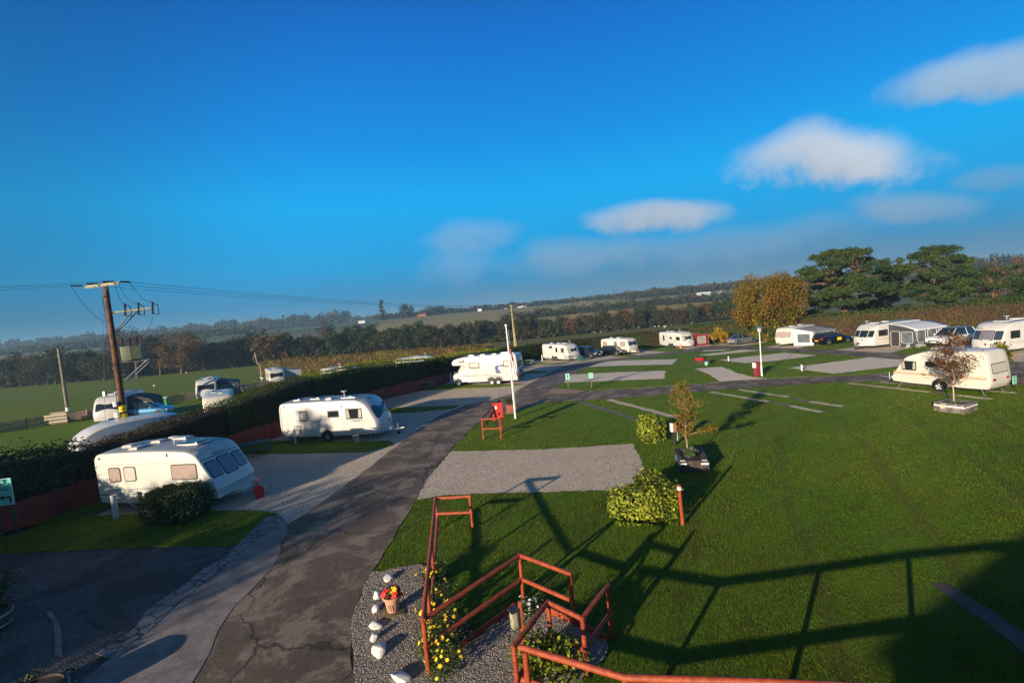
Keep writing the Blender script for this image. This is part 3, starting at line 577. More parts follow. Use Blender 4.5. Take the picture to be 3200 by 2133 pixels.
def tree(label, cat, loc, h, rx, rz, zc, m, m2=None, n=3000, size=.3, k=26, cr=1.3, trunk=.25, bark=None, group=None, frac=.4, name='tree', shell=.5, hollow=.4, limbs=9, ry=None, low=0.):
    t = thing(name, label, cat, loc, group=group); ry = ry or rx
    cl = make_clumps(rx - cr * .6, ry - cr * .6, rz - cr * .6, zc, k, cr, hollow, low)
    mb = MB(); top = zc + rz * .3
    tr = limb_pts((0, 0, -.3), (random.uniform(-.2, .2), random.uniform(-.2, .2), top), n=6, wob=.04)
    mb.tube(tr, [trunk * (1 - .8 * i / 6) for i in range(7)], 8)
    for i in range(min(limbs, len(cl))):
        c = cl[i][0]; zs = max(.12 * h, min(c.z - .3, zc - rz * .6 + random.random() * rz * .7)); f = min(1, zs / top)
        base = tr[min(6, int(f * 6))]; mb.tube(limb_pts(base, c, n=4, wob=.12), [trunk * .45 * (1 - .2 * j) for j in range(5)], 5)
    mb.build('trunk', bark or M_twig, t, smooth=True)
    pts, d = crown_points(cl, n, 1., shell)
    o = leaves('crown', pts, size, m, t, .65, d, .35)
    if m2: 
        o.data.materials.append(m2); f = noise3(pts, 6. / max(rx, 1)) + RNG.normal(size=len(pts)) * .4
        o.data.polygons.foreach_set('material_index', (f > (1 - 2 * frac) * .6).astype(np.int32))
    return t
# wood beyond the fields: a few kinds, copied tree by tree
gw = 'trees in the belt of wood beyond the fields'
kinds = []
for j, (m, m2, rx, rz, h) in enumerate([(L_wood, L_woodb, 5.2, 5.0, 11), (L_wood, L_wood, 5.0, 5.6, 12), (L_woodb, L_wood, 4.6, 4.6, 10), (L_woodb, L_woodo, 4.8, 4.8, 10.5), (L_wood, L_pined, 4.4, 5.8, 12), (L_bare, L_woodb, 4.6, 5.0, 11)]):
    t = tree('x', 'tree', (0, 0, 0), h, rx, rz, h - rz - .4, m, m2, n=2600, size=.62, k=26, cr=1.7, trunk=.32, group=gw, hollow=.3, limbs=6, low=-.1); kinds.append(t)
KLAB = ['mixed green and brown tree', 'dark green full crowned tree', 'brown leaved tree', 'orange brown tree', 'tall narrow dark green tree', 'thin dull brown tree']
def nth(i):
    i += 1; lo = ['', 'first', 'second', 'third', 'fourth', 'fifth', 'sixth', 'seventh', 'eighth', 'ninth', 'tenth', 'eleventh', 'twelfth', 'thirteenth', 'fourteenth', 'fifteenth', 'sixteenth', 'seventeenth', 'eighteenth', 'nineteenth']
    if i < 20: return lo[i]
    tens = ['twent', 'thirt', 'fort', 'fift', 'sixt', 'sevent', 'eight'][i // 10 - 2]
    return tens + 'ieth' if i % 10 == 0 else tens + 'y-' + lo[i % 10]
usedk = set()
def place_kind(k, x, y, sc, lab):
    if k not in usedk:
        usedk.add(k); t = kinds[k]; t.location = (x, y, H(y)); t.rotation_euler.z = random.random() * 6; t.scale = sc; t['label'] = lab
    else: dup(kinds[k], (x, y, H(y)), random.random() * 6, sc, lab)
row = []
px = -60.0
while px < 2300:
    left = px < 700
    kk = random.choice([0, 1, 2, 2, 5]) if px < 150 else random.choice([2, 2, 3, 5, 0]) if px < 860 else random.choice([1, 1, 0, 4, 1, 4, 2]) if px < 1750 else random.choice([1, 0, 2, 3, 4, 5, 2])
    y = random.uniform(196, 206) if px < 860 else random.uniform(204, 214) if px < 1500 else random.uniform(216, 228)
    sc = random.uniform(.88, 1.18) * (1.26 if px < 860 else 1.0 if px < 1650 else .86)
    row.append((px, kk, y, sc)); px += random.uniform(28, 44)
for i, (px, kk, y, sc) in enumerate(row):
    p = ray(px, 1000); x = p[0] * y / p[1]
    place_kind(kk, x, y, (sc, sc, sc * random.uniform(.92, 1.08)), '%s in the front row of the wood, %s from left' % (KLAB[kk], nth(i)))
row2 = [(q, random.choice([0, 1, 2, 3, 5]), random.uniform(222, 240), random.uniform(1.1, 1.35) if q < 860 else random.uniform(.92, 1.05) if q < 1600 else random.uniform(.8, .92)) for q in np.arange(-30, 2250, 62)]
for i, (px, kk, y, sc) in enumerate(row2):
    p = ray(px, 1000); x = p[0] * y / p[1]
    place_kind(kk, x, y, (sc, sc, sc), '%s in the rear row of the wood, %s from left' % (KLAB[kk], nth(i)))
# ivy and scrub under the wood
def blob_band(name, label, cat, pts2, n, size, hh, m, m2, kindt='stuff', wob=1.):
    P = np.array(pts2, float); L = np.linalg.norm(np.diff(P, axis=0), axis=1); seg = RNG.choice(len(L), n, p=L / L.sum()); u = RNG.random(n)
    c = P[seg] + (P[seg + 1] - P[seg]) * u[:, None]; c[:, :2] += RNG.normal(size=(n, 2)) * wob
    key = np.sin(c[:, 0] * .9 / size) * .5 + np.sin(c[:, 0] * .37 / size + 1) * .5 + np.sin(c[:, 1] * .5 / size) * .4
    top = hh * (.75 + .28 * key + .1 * RNG.normal(size=n)); z = np.interp(c[:, 1], HY, HZ) + top * RNG.random(n) ** .6
    o = leaves(name, np.stack([c[:, 0], c[:, 1], z], 1), size, m, None, .8); o.data.materials.append(m2)
    o.data.polygons.foreach_set('material_index', (RNG.random(n) + .3 * np.sin(c[:, 0] * .2 / size) > .6).astype(np.int32))
    tag(o, label, cat)
    if kindt: o['kind'] = kindt
    return o
def pxy(px, y): p = ray(px, 1000); return (p[0] * y / p[1], y)
blob_band('undergrowth', 'dark scrub filling the foot of the wood behind the fields', 'undergrowth', [pxy(-150, 203), pxy(400, 203), pxy(860, 206), pxy(1500, 215), pxy(2300, 226)], 26000, 1.0, 4.2, L_wood, L_woodb, wob=3)
# far belts on the hills: masses too distant to count
def far_mass(label, px0, px1, y, hh, n, size, m=L_wood, m2=L_woodb, wob=12): return blob_band('far_wood', label, 'wood', [pxy(px0, y), pxy((px0 + px1) / 2, y * 1.03), pxy(px1, y)], n, size, hh, m, m2, wob=wob)
far_mass('long dark wood on the skyline at the left', -300, 1060, 900, 24, 22000, 4.0)
far_mass('lower hedge and tree mass on the far left slope', -250, 760, 560, 8, 9000, 2.6)
far_mass('distant wood line on the horizon, whole width', -700, 4200, 2300, 15, 16000, 8., wob=40)
far_mass('hazy wooded ridge in the centre distance', 1080, 2500, 1250, 11, 16000, 4.2)
far_mass('hedge and trees along the far side of the brown field', 1180, 2350, 690, 8, 9000, 2.6, wob=6)
far_mass('trees behind the belt of wood at centre right', 1600, 2500, 380, 6.5, 9000, 1.4, L_wood, L_woodb, wob=6)
far_mass('brown wood on the rise at centre right', 1960, 2700, 560, 9, 12000, 2.0, L_woodb, L_wood, wob=12)
far_mass('far wood behind the pines at the right', 2500, 3700, 420, 13, 11000, 2.6, L_wood, L_woodb, wob=10)
far_mass('field boundary trees below the left skyline', 300, 1250, 1150, 15, 6000, 3.8)
# hill on the right
def hill():
    mb = MB(); nx, ny = 24, 10; vs = []
    for j in range(ny + 1):
        for i in range(nx + 1):
            u, v = i / nx, j / ny; x = 1000 + u * 2600; y = 800 + v * 1200
            e = math.sin(math.pi * v) * (min(1, u * 2.2) ** 1.2) * (30 + 5 * math.sin(u * 7)); vs.append((x, y, H(y) - 1 + e))
    fs = [(j * (nx + 1) + i, j * (nx + 1) + i + 1, (j + 1) * (nx + 1) + i + 1, (j + 1) * (nx + 1) + i) for j in range(ny) for i in range(nx)]
    mb.add(vs, fs); o = mb.build('wooded_hill', mat('far_wooded_hill', (.05, .055, .02), .95, col2=(.09, .07, .03), vscale=.02, bump=1, bscale=.1), smooth=True); struct(o)
hill()
# single trees
def at_px(px, y): x, y = pxy(px, y); return Vector((x, y, H(y)))
tree('tall half bare tree with a thin dark crown behind the transformer pole', 'tree', at_px(405, 186), 22, 10.5, 8.0, 13.5, L_bare, L_bare, n=5200, size=.42, k=60, cr=2.2, trunk=.6, shell=.2, hollow=.3, limbs=34)
tree('large rounded brown and orange tree right of the transformer pole', 'tree', at_px(548, 186), 19, 10.0, 8.5, 9.5, L_woodb, L_woodo, n=7500, size=.5, k=46, cr=2.4, trunk=.6, frac=.35)
tree('smaller brown tree touching the left side of the large brown tree', 'tree', at_px(478, 190), 17, 6., 7.5, 9, L_woodb, L_bare, n=4000, size=.5, k=30, cr=2.0, trunk=.4)
tree('low spreading dark green tree left of the transformer pole', 'tree', at_px(300, 184), 11, 8, 5.2, 5.4, L_wood, L_woodb, n=4500, size=.5, k=30, cr=2.0, trunk=.4)
tree('broad olive tree at the edge of the field, left of the greyed pole', 'tree', at_px(120, 188), 12, 10, 5.6, 5.8, L_woodb, L_wood, n=5200, size=.5, k=34, cr=2.2, trunk=.4)
tree('round dark tree standing alone on the brown field skyline', 'tree', at_px(1271, 600), 19, 12, 9, 10, L_wood, L_pined, n=2500, size=1.1, k=26, cr=3, trunk=.7)
tree('small round tree right of the lone dark tree on the skyline', 'tree', at_px(1350, 620), 13, 8, 6, 7, L_woodb, L_wood, n=1200, size=1.1, k=16, cr=2.5, trunk=.5)
tree('second small round tree on the skyline, beside the red roofed farm', 'tree', at_px(1378, 640), 12, 8, 6, 7, L_wood, L_pined, n=1200, size=1.1, k=16, cr=2.5, trunk=.5)
tree('dark round tree rising from the long wood on the left skyline', 'tree', at_px(1078, 880), 25, 14, 11, 14, L_wood, L_pined, n=1500, size=1.8, k=18, cr=4, trunk=.8)
tree('hazy brown tree left of the pale barn roof', 'tree', at_px(1012, 330), 17, 7, 7.5, 9.5, L_woodb, L_bare, n=1500, size=.9, k=18, cr=2.2, trunk=.4, hollow=.2)
tp = tree('slender poplar on the skyline left of the lone dark tree', 'tree', at_px(1198, 520), 26, 3.0, 12.5, 13, L_wood, L_woodb, n=1500, size=.9, k=22, cr=1.6, trunk=.4)
tree('large golden and olive broadleaf tree left of the pines', 'tree', at_px(2397, 79), 10.6, 6.0, 4.9, 6.4, L_oak, leafm('autumn_leaf_olive', (.12, .115, .012), (.22, .15, .012), .4), n=27000, size=.26, k=120, cr=1.2, trunk=.35, frac=.5, hollow=.5)
for i, (px, y, s, lab) in enumerate([(3110, 150, 1.0, 'russet tree behind the right hand pine, left of two'), (3185, 140, 1.15, 'orange tree at the right edge of the photo, right of two')]):
    tree(lab, 'tree', at_px(px, y), 12 * s, 6.5 * s, 5 * s, 7.6 * s, L_woodo, L_woodb, n=3600, size=.42, k=30, cr=1.7, trunk=.3)
def pine(label, loc, h, pads, trunk, n, m, m2, forks=3, lean=0., size=.34):
    t = thing('pine_tree', label, 'pine tree', loc, group='pine trees behind the right hand hedge')
    mb = MB(); fk = []
    h0 = h * .30; base = Vector((0, 0, -.3)); top0 = Vector((lean, 0, h0))
    mb.tube([base, base.lerp(top0, .5) + Vector((.1, 0, 0)), top0], [trunk * 1.15, trunk, trunk * .9], 10)
    for k in range(forks):
        a = random.random() * 6.3; e = Vector((lean + math.cos(a) * h * .14, math.sin(a) * h * .12, h * random.uniform(.6, .74))); pts = limb_pts(top0, e, n=5, wob=.1); fk.append(pts)
        mb.tube(pts, [trunk * .62 * (1 - .15 * j) for j in range(6)], 7)
    cl = []
    for (x, y, z, r) in pads:
        c = Vector((x, y, z)); b = min((q for f in fk for q in f + [top0]), key=lambda q: (q - c).length + max(0, q.z - c.z) * 2)
        mb.tube(limb_pts(b, c - Vector((0, 0, .1)), n=4, wob=.12, sag=-.04), [trunk * .16, trunk * .12, trunk * .09, trunk * .06, trunk * .03], 5)
        m_ = max(5, int(r * 7))
        for _ in range(m_):
            a = random.random() * 6.28; rr_ = r * random.random() ** .5
            cl.append((c + Vector((math.cos(a) * rr_, math.sin(a) * rr_, random.uniform(-.25, .45) * r * (1 - rr_ / r * .5))), random.uniform(.36, .78)))
    mb.build('trunk', M_pinebark, t, smooth=True)
    pts, d = crown_points(cl, n, .75, .3, .75)
    o = leaves('crown', pts, size, m, t, .28, d + np.array([0, 0, .6]), .3); o.data.materials.append(m2)
    o.data.polygons.foreach_set('material_index', (noise3(pts, .8) + RNG.normal(size=n) * .35 > 0).astype(np.int32)); return t
def pads_dome(R_, h0, h1, n, ry=None, shape=1.):
    out = []
    for _ in range(n):
        a = random.random() * 6.283; q = random.random() ** .55; z = h0 + (h1 - h0) * random.random()
        f = (z - h0) / (h1 - h0); rad = R_ * q * (1 - f ** 2.2 * .76) * (.72 + .28 * min(1, f * 3))
        out.append((math.cos(a) * rad, math.sin(a) * rad * .8, z, random.uniform(.9, 1.8) * (1.1 - .3 * f)))
    return out
random.seed(21)
pine('tall broad topped pine with an orange forked trunk', at_px(2640, 84), 14.0, pads_dome(11.2, 6.8, 13.8, 84) + pads_dome(9, 4.6, 7.5, 9), .55, 62000, L_pine, L_pined)
pine('tall rounded dark pine, second from the left of the pines', at_px(2928, 88), 13.4, pads_dome(9.4, 4.0, 13.2, 84), .50, 60000, L_pined, L_pine, lean=.3)
pine('lower dark pine filling the gap between the two tall pines', at_px(2780, 94), 10.5, pads_dome(8.2, 2.2, 10.0, 56), .32, 34000, L_pined, L_pined)
pine('low spreading pine at the right edge of the photo', at_px(3110, 82), 8.8, pads_dome(9.5, 2.8, 8.2, 52), .35, 34000, L_pined, L_pine)
pine('low feathery pine at the foot of the tall broad topped pine', at_px(2560, 92), 7.4, pads_dome(6.5, 1.6, 6.8, 30), .25, 22000, L_pined, L_pine)
tree('bright yellow bush in front of the dark hedge, left of the silver car', 'bush', at_px(2246, 77.5), 3.3, 1.7, 1.5, 1.6, L_yellow, L_oak, n=1500, size=.2, k=20, cr=.5, trunk=.06, name='bush', frac=.25, shell=.2, hollow=.3)
tree('olive and yellow shrub under the golden tree at the hedge foot', 'bush', at_px(2400, 74.5), 4.4, 3.3, 2.1, 2.1, L_hedgeg, L_yellow, n=3500, size=.2, k=26, cr=.8, trunk=.08, name='bush', frac=.12)
for px, lab in ((1340, 'round headed small tree beside the motorhome, left of two'), (1377, 'round headed small tree beside the motorhome, right of two')):
    b = at(px + 8, 1206 if px < 1350 else 1200); tree(lab, 'small tree', b, 3.2, .85, .85, 2.45, L_hedge, L_hedgeg, n=1800, size=.13, k=16, cr=.42, trunk=.045, group='round headed trees by the motorhome', name='small_tree', limbs=5)

# ---------------------------------------------------------------- caravans
def rrect(a0, a1, b0, b1, r=.06, n=3):
    out = []
    for cx, cy, st in ((a1 - r, b1 - r, 0), (a0 + r, b1 - r, 90), (a0 + r, b0 + r, 180), (a1 - r, b0 + r, 270)):
        for k in range(n + 1): t = R(st + 90 * k / n); out.append((cx + r * math.cos(t), cy + r * math.sin(t)))
    return out
def patch(mb, fn, poly, off, skirt=.015, rings=3, org=(0, 0)):
    ca = sum(p[0] for p in poly) / len(poly); cb = sum(p[1] for p in poly) / len(poly); n = len(poly); vs = [fn(ca, cb, off)]; fs = []
    for j in range(1, rings + 1):
        k = j / rings; vs += [fn(ca + (a - ca) * k, cb + (b - cb) * k, off) for a, b in poly]
    fs += [(0, 1 + i, 1 + (i + 1) % n) for i in range(n)]
    for j in range(rings - 1):
        o = 1 + j * n; fs += [(o + i, o + n + i, o + n + (i + 1) % n, o + (i + 1) % n) for i in range(n)]
    o = 1 + (rings - 1) * n; vs += [fn(a, b, off - skirt) for a, b in poly]; fs += [(o + i, o + n + i, o + n + (i + 1) % n, o + (i + 1) % n) for i in range(n)]
    vs = [(v[0] - org[0], v[1] - org[1], v[2]) for v in vs]; mb.add(vs, fs)
def chaikin(P, it=1, skip=()):
    for _ in range(it):
        out = []
        for i, p in enumerate(P):
            q = P[(i + 1) % len(P)]; out += [(p[0] * .8 + q[0] * .2, p[1] * .8 + q[1] * .2), (p[0] * .2 + q[0] * .8, p[1] * .2 + q[1] * .8)]
        P = out
    return P
def text_mesh(body, size, mtl, name='lettering', parent=None, M=None, ext=.002, align='CENTER'):
    cu = bpy.data.curves.new('lettering', 'FONT'); cu.body = body; cu.size = size; cu.extrude = ext; cu.align_x = align; cu.resolution_u = 2
    o = bpy.data.objects.new('lettering_source', cu); COL.objects.link(o); dg = bpy.context.evaluated_depsgraph_get(); me = bpy.data.meshes.new_from_object(o.evaluated_get(dg)); bpy.data.objects.remove(o)
    if M is not None: me.transform(M)
    me.materials.clear(); me.materials.append(mtl); q = bpy.data.objects.new(name, me); COL.objects.link(q)
    if parent: q.parent = parent
    return q
def prof_modern(L, h=2.6, rake=.6):
    return [(.10, .35), (0, .6), (-.04, 1.2), (-.02, 2.2), (.04, h - .12), (.20, h), (L * .45, h + .02), (L - 1.5, h), (L - 1.15, h - .05), (L - .8, h - .22), (L - .5, h - .52), (L - .28, h - .95), (L - .08, 1.3), (L, .95), (L - .02, .6), (L - .12, .35)]
def prof_old(L, h=2.5):
    return [(.12, .35), (0, .8), (.04, h - .4), (.15, h - .1), (.4, h), (L * .5, h + .03), (L - .8, h), (L - .45, h - .12), (L - .28, h - .35), (L - .05, 1.25), (L, 1.0), (L - .15, .35)]
PA = [(.10, .35), (-.02, .7), (-.04, 2.36), (.03, 2.5), (.14, 2.58), (.34, 2.62), (1.83, 2.64), (3.25, 2.62), (4.45, 2.54), (4.75, 2.47), (5.0, 2.34), (5.14, 2.18), (5.24, 2.02), (5.64, 1.34), (5.88, .92), (5.92, .78), (5.89, .35)]
PI_ = [(5.0 - x, z) for x, z in [(0, .35), (-.1, .6), (-.08, .75), (.58, 1.8), (.72, 1.98), (.9, 2.1), (1.3, 2.25), (1.7, 2.38), (2.4, 2.50), (4.6, 2.54), (4.78, 2.46), (4.92, 1.9), (5.04, .8), (4.98, .55), (4.85, .35)]][::-1]
WHEEL = {}
def wheel(parent, c, r, rimm, w=.19, name='wheel', away=False, spokes=5):
    key = (round(r, 2), rimm.name, away, w)
    if key not in WHEEL:
        mb = MB().lathe([(r * .60, -w / 2), (r * .93, -w / 2), (r, -w * .32), (r, w * .32), (r * .93, w / 2), (r * .60, w / 2)], n=22, axis='Y')
        a = mb.build(name, M_tyre, None, smooth=True); s = 1 if away else -1
        rb = MB().lathe([(r * .62, -w * .42), (r * .62, w * .42)], n=20, axis='Y'); 
        rb.lathe([(r * .16, s * w * .40), (r * .16, s * w * .50)], n=10, axis='Y')
        for k in range(spokes):
            an = 2 * math.pi * k / spokes; m = Matrix.Rotation(an, 4, 'Y'); q = [m @ Vector(v) for v in ((-.035, s * w * .44, .05), (.035, s * w * .44, .05), (.05, s * w * .49, r * .58), (-.05, s * w * .49, r * .58))]
            rb.slab(q, (0, s * .012, 0))
        b = rb.build('rim', rimm, a, smooth=True); WHEEL[key] = (a, b); a.location = c; a.parent = parent; return a
    a, b = WHEEL[key]; a2 = a.copy(); COL.objects.link(a2); a2.name = 'wheel'; a2.parent = parent; a2.location = c
    b2 = b.copy(); COL.objects.link(b2); b2.parent = a2; return a2
M_darkrim = mat('rim_shadow', (.03, .03, .03), .7)
def rooflight(t, s, y, z, l, w, m=None, org=(0, 0)):
    mb = MB().box((s - org[0], y - org[1], z + .03), (l, w, .06)); o = mb.build('rooflight', m or M_paint, t, bevel=.012)
    MB().box((s - org[0], y - org[1], z + .085), (l * .9, w * .9, .05)).build('lid', M_glass if m is None else M_blind, o, bevel=.015)
def aerial(t, s, y, z, h=.38, org=(0, 0)):
    o = MB().tube([(s - org[0], y - org[1], z), (s - org[0], y - org[1], z + h)], .018, 6).build('aerial', M_paint, t)
    MB().lathe([(.0, -.01), (.19, 0), (.2, .025), (.05, .05), (.0, .05)], (s - org[0], y - org[1], z + h), 14).build('dish', M_paint, o, smooth=True)
def caravan(label, P0, yaw, prof, W=2.25, front=1, bodym=None, roofm=None, wins=(), wheels=(), rimm=None, bulge=.12, stripes=(), rooflights=(), aer=None, hitch=True, steady=(), group='touring caravans on the pitches', name='caravan', txt=(), patches=(), inset=.07, scale=1., hitchcover=None, wr=.31, roofz=None, crown=.05):
    """P0 near corner; s along yaw, y away from the camera. front=1: nose at s=L, front=0: nose at s=0"""
    L = max(p[0] for p in prof) - min(p[0] for p in prof); Lx = max(p[0] for p in prof); bodym = bodym or M_white; rimm = rimm or M_rim
    if front == 0: prof = [(Lx - x, z) for x, z in prof][::-1]
    ca, sa = math.cos(R(yaw)), math.sin(R(yaw)); org = (Lx / 2, W / 2)
    c = Vector((P0[0] + org[0] * ca - org[1] * sa, P0[1] + org[0] * sa + org[1] * ca, 0)); c.z = H(c.y)
    t = thing(name, label, 'motorhome' if name == 'motorhome' else 'caravan', c, R(yaw), group); t.scale = (scale,) * 3
    sp = chaikin(prof, 1)
    xs0, xs1 = min(p[0] for p in sp), max(p[0] for p in sp); zt = max(p[1] for p in sp); zb = min(p[1] for p in sp); cx, cz = (xs0 + xs1) / 2, (zt + zb) / 2
    def bl_(y): u = 2 * y / W - 1; return bulge * (1 - u * u)
    nz = 1 if front else -1
    def deform(x, y, z):
        w = max(0, min(1, ((x - (Lx - 1.2)) if front else ((1.2) - x)) / 1.0)); w = w * w * (3 - 2 * w); zz = max(0, min(1, (z - 2.0) / .5))
        return (x + nz * bl_(y) * w, y, z + crown * (1 - (2 * y / W - 1) ** 2) * zz)
    ring = []; r = inset
    for y, ins in ((0, r), (r * .12, r * .62), (r * .35, r * .3), (r, 0), (W * .2, 0), (W * .35, 0), (W * .5, 0), (W * .65, 0), (W * .8, 0), (W - r, 0), (W - r * .35, r * .3), (W - r * .12, r * .62), (W, r)):
        kx, kz = 1 - ins / ((xs1 - xs0) / 2), 1 - ins / ((zt - zb) / 2); ring.append([deform(cx + (x - cx) * kx, y, cz + (z - cz) * kz) for x, z in sp])
    n = len(sp); vs = [(v[0] - org[0], v[1] - org[1], v[2]) for q in ring for v in q]
    fs = [(j * n + i, j * n + (i + 1) % n, (j + 1) * n + (i + 1) % n, (j + 1) * n + i) for j in range(len(ring) - 1) for i in range(n)]
    fs += [tuple(range(n)), tuple((len(ring) - 1) * n + i for i in range(n))]
    body = MB().add(vs, fs).build('body', bodym, t, smooth=True)
    if roofm:
        body.data.materials.append(roofm)
        for f in body.data.polygons:
            if f.center.z > zt - .32 and abs(f.normal.z) > .93: f.material_index = 1
    def xedge(z, hi):
        xs = []
        for i in range(n):
            a, b = sp[i], sp[(i + 1) % n]
            if (a[1] - z) * (b[1] - z) <= 0 and a[1] != b[1]: xs.append(a[0] + (b[0] - a[0]) * (z - a[1]) / (b[1] - a[1]))
        return (max(xs) if hi else min(xs)) if xs else (xs1 if hi else xs0)
    def ztop(s):
        zs = [a[1] + (b[1] - a[1]) * (s - a[0]) / (b[0] - a[0]) for a, b in ((sp[i], sp[(i + 1) % n]) for i in range(n)) if (a[0] - s) * (b[0] - s) <= 0 and a[0] != b[0]]
        return max(zs) if zs else zt
    FN = dict(near=lambda a, b, o: (a, -o, b), far=lambda a, b, o: (a, W + o, b),
              front=lambda a, b, o: (xedge(b, front) + nz * (bl_(a) + o), a, b + o * .3),
              rear=lambda a, b, o: (xedge(b, not front) - nz * o, a, b),
              roof=lambda a, b, o: (a, b, ztop(a) + crown * (1 - (2 * b / W - 1) ** 2) + o))
    for wdef in wins:
        f, a0, a1, b0, b1, st = wdef[:6]; rad = wdef[6] if len(wdef) > 6 else .07; poly = wdef[7] if len(wdef) > 7 else None
        mb = MB(); P = rrect(a0, a1, b0, b1, rad) if not poly else poly; patch(mb, FN[f], P, .012, .03, 3, org); w_ = mb.build('window', M_rubber, t)
        ca_, cb_ = (a0 + a1) / 2, (b0 + b1) / 2; fw = .13 if rad < .05 else .08; kx, ky = 1 - fw / (a1 - a0), 1 - fw / (b1 - b0)
        P2 = [(ca_ + (a - ca_) * kx, cb_ + (b - cb_) * ky) for a, b in P]
        mm = {'dark': M_glass, 'blue': M_glassblue, 'blindp': M_blindp, 'blind': M_blind, 'blindm': M_blindm, 'curt': M_glass}[st]
        mb = MB(); patch(mb, FN[f], P2, .02, .012, 3, org); mb.build('pane', mm, w_)
        if st == 'curt':
            for q0, q1 in ((a0 + .05, a0 + (a1 - a0) * .25), (a1 - (a1 - a0) * .25, a1 - .05)):
                mb = MB(); patch(mb, FN[f], [(q0, b0 + .08), (q1, b0 + .08), (q1 * .7 + q0 * .3 if q0 < ca_ else q1, b1 - .06), (q0 if q0 < ca_ else q0 * .7 + q1 * .3, b1 - .06)], .023, .004, 2, org); mb.build('curtain', M_curt, w_)
    for (nm, f, P, m_) in patches:
        mb = MB(); patch(mb, FN[f], P, .010, .012, 2, org); mb.build(nm, m_, t)
    for (f, a0, a1, b0, b1, m_) in stripes:
        mb = MB(); k = 6 if f in ('front', 'rear') else 1
        for i in range(k):
            q0, q1 = a0 + (a1 - a0) * i / k, a0 + (a1 - a0) * (i + 1) / k; patch(mb, FN[f], [(q0, b0), (q1, b0), (q1, b1), (q0, b1)], .007, .008, 1, org)
        mb.build('stripe', m_, t)
    for (x, y) in wheels:
        mb = MB(); patch(mb, FN['near'], [(x + .42 * math.cos(a) , .36 + max(0, .44 * math.sin(a))) for a in [math.pi * k / 12 for k in range(13)]], .006, .004, 2, org); mb.build('wheel_arch_shade', M_rubber, t)  # flat dark patch painted for the shade inside the wheel recess
        wheel(t, (x - org[0], .06 - org[1], wr), wr, rimm); wheel(t, (x - org[0], W - .06 - org[1], wr), wr, rimm, away=True)
    MB().box((cx - org[0], 0, .33), (L * .92, W * .8, .10)).build('chassis', M_dark, t)
    for (l, w2, s, y, m_) in rooflights: rooflight(t, s, y, ztop(s) + crown * (1 - (2 * y / W - 1) ** 2) - .01, l, w2, m_, org)
    if aer: aerial(t, aer[0], aer[1], ztop(aer[0]), org=org)
    xe = xs1 if front else xs0; xn = xe - org[0]
    if hitch:
        mb = MB(); tip = (xn + nz * 1.1, 0, .42)
        mb.tube([(xn - nz * .2, -.62, .36), tip], .035, 6); mb.tube([(xn - nz * .2, .62, .36), tip], .035, 6); mb.tube([tip, (xn + nz * 1.35, 0, .47)], .045, 8)
        hb = mb.build('drawbar', M_metal, t, smooth=True)
        MB().tube([(xn + nz * .95, .0, .55), (xn + nz * 1.0, .0, .85)], .02, 6).build('handbrake', M_red if hitchcover != 'w' else M_dark, hb)
        jw = MB().tube([(xn + nz * .85, .12, .2), (xn + nz * .85, .12, .75)], .028, 6).build('jockey_wheel', M_metal, t)
        MB().lathe([(.04, -.035), (.11, -.035), (.11, .035), (.04, .035)], (xn + nz * .85, .12, .12), 12, 'Y').build('tyre', M_tyre, jw)
        mb = MB(); mb.slab([(xn - nz * .25, -.55, .42), (xn - nz * .25, .55, .42), (xn + nz * .55, .22, .42), (xn + nz * .55, -.22, .42)], (0, 0, .16)); mb.build('drawbar_cover', bodym, t, bevel=.03)
    for (s, y) in steady:
        MB().tube([(s - org[0], y - org[1], .36), (s - org[0] + (.2 if s > org[0] else -.2), y - org[1] - .12 * (1 if y < W / 2 else -1), .03)], .022, 6).box((s - org[0] + (.2 if s > org[0] else -.2), y - org[1] - .12 * (1 if y < W / 2 else -1), .02), (.14, .1, .03)).build('corner_steady', M_metal, t)
    for (body_, f, a, b, sz, m_) in txt:
        e = .012; c0 = Vector(FN[f](a, b, e)); c1 = Vector(FN[f](a + .1, b, e)); c2 = Vector(FN[f](a, b + .1, e))
        u = (c1 - c0).normalized() * (1 if f in ('near',) else 1); v = (c2 - c0).normalized()
        if f == 'front' and front == 1: pass
        if f == 'front' and front == 0: u = -u
        nn = u.cross(v); M_ = Matrix(((u.x, v.x, nn.x, c0.x - org[0]), (u.y, v.y, nn.y, c0.y - org[1]), (u.z, v.z, nn.z, c0.z), (0, 0, 0, 1)))
        text_mesh(body_, sz, m_, 'lettering', t, M_)
    return t
def near(px, py, z=.35): p = at(px, py, z); return (p.x, p.y)
STEADY = lambda L: ((.5, .15), (L - .6, .15), (.5, 2.1))
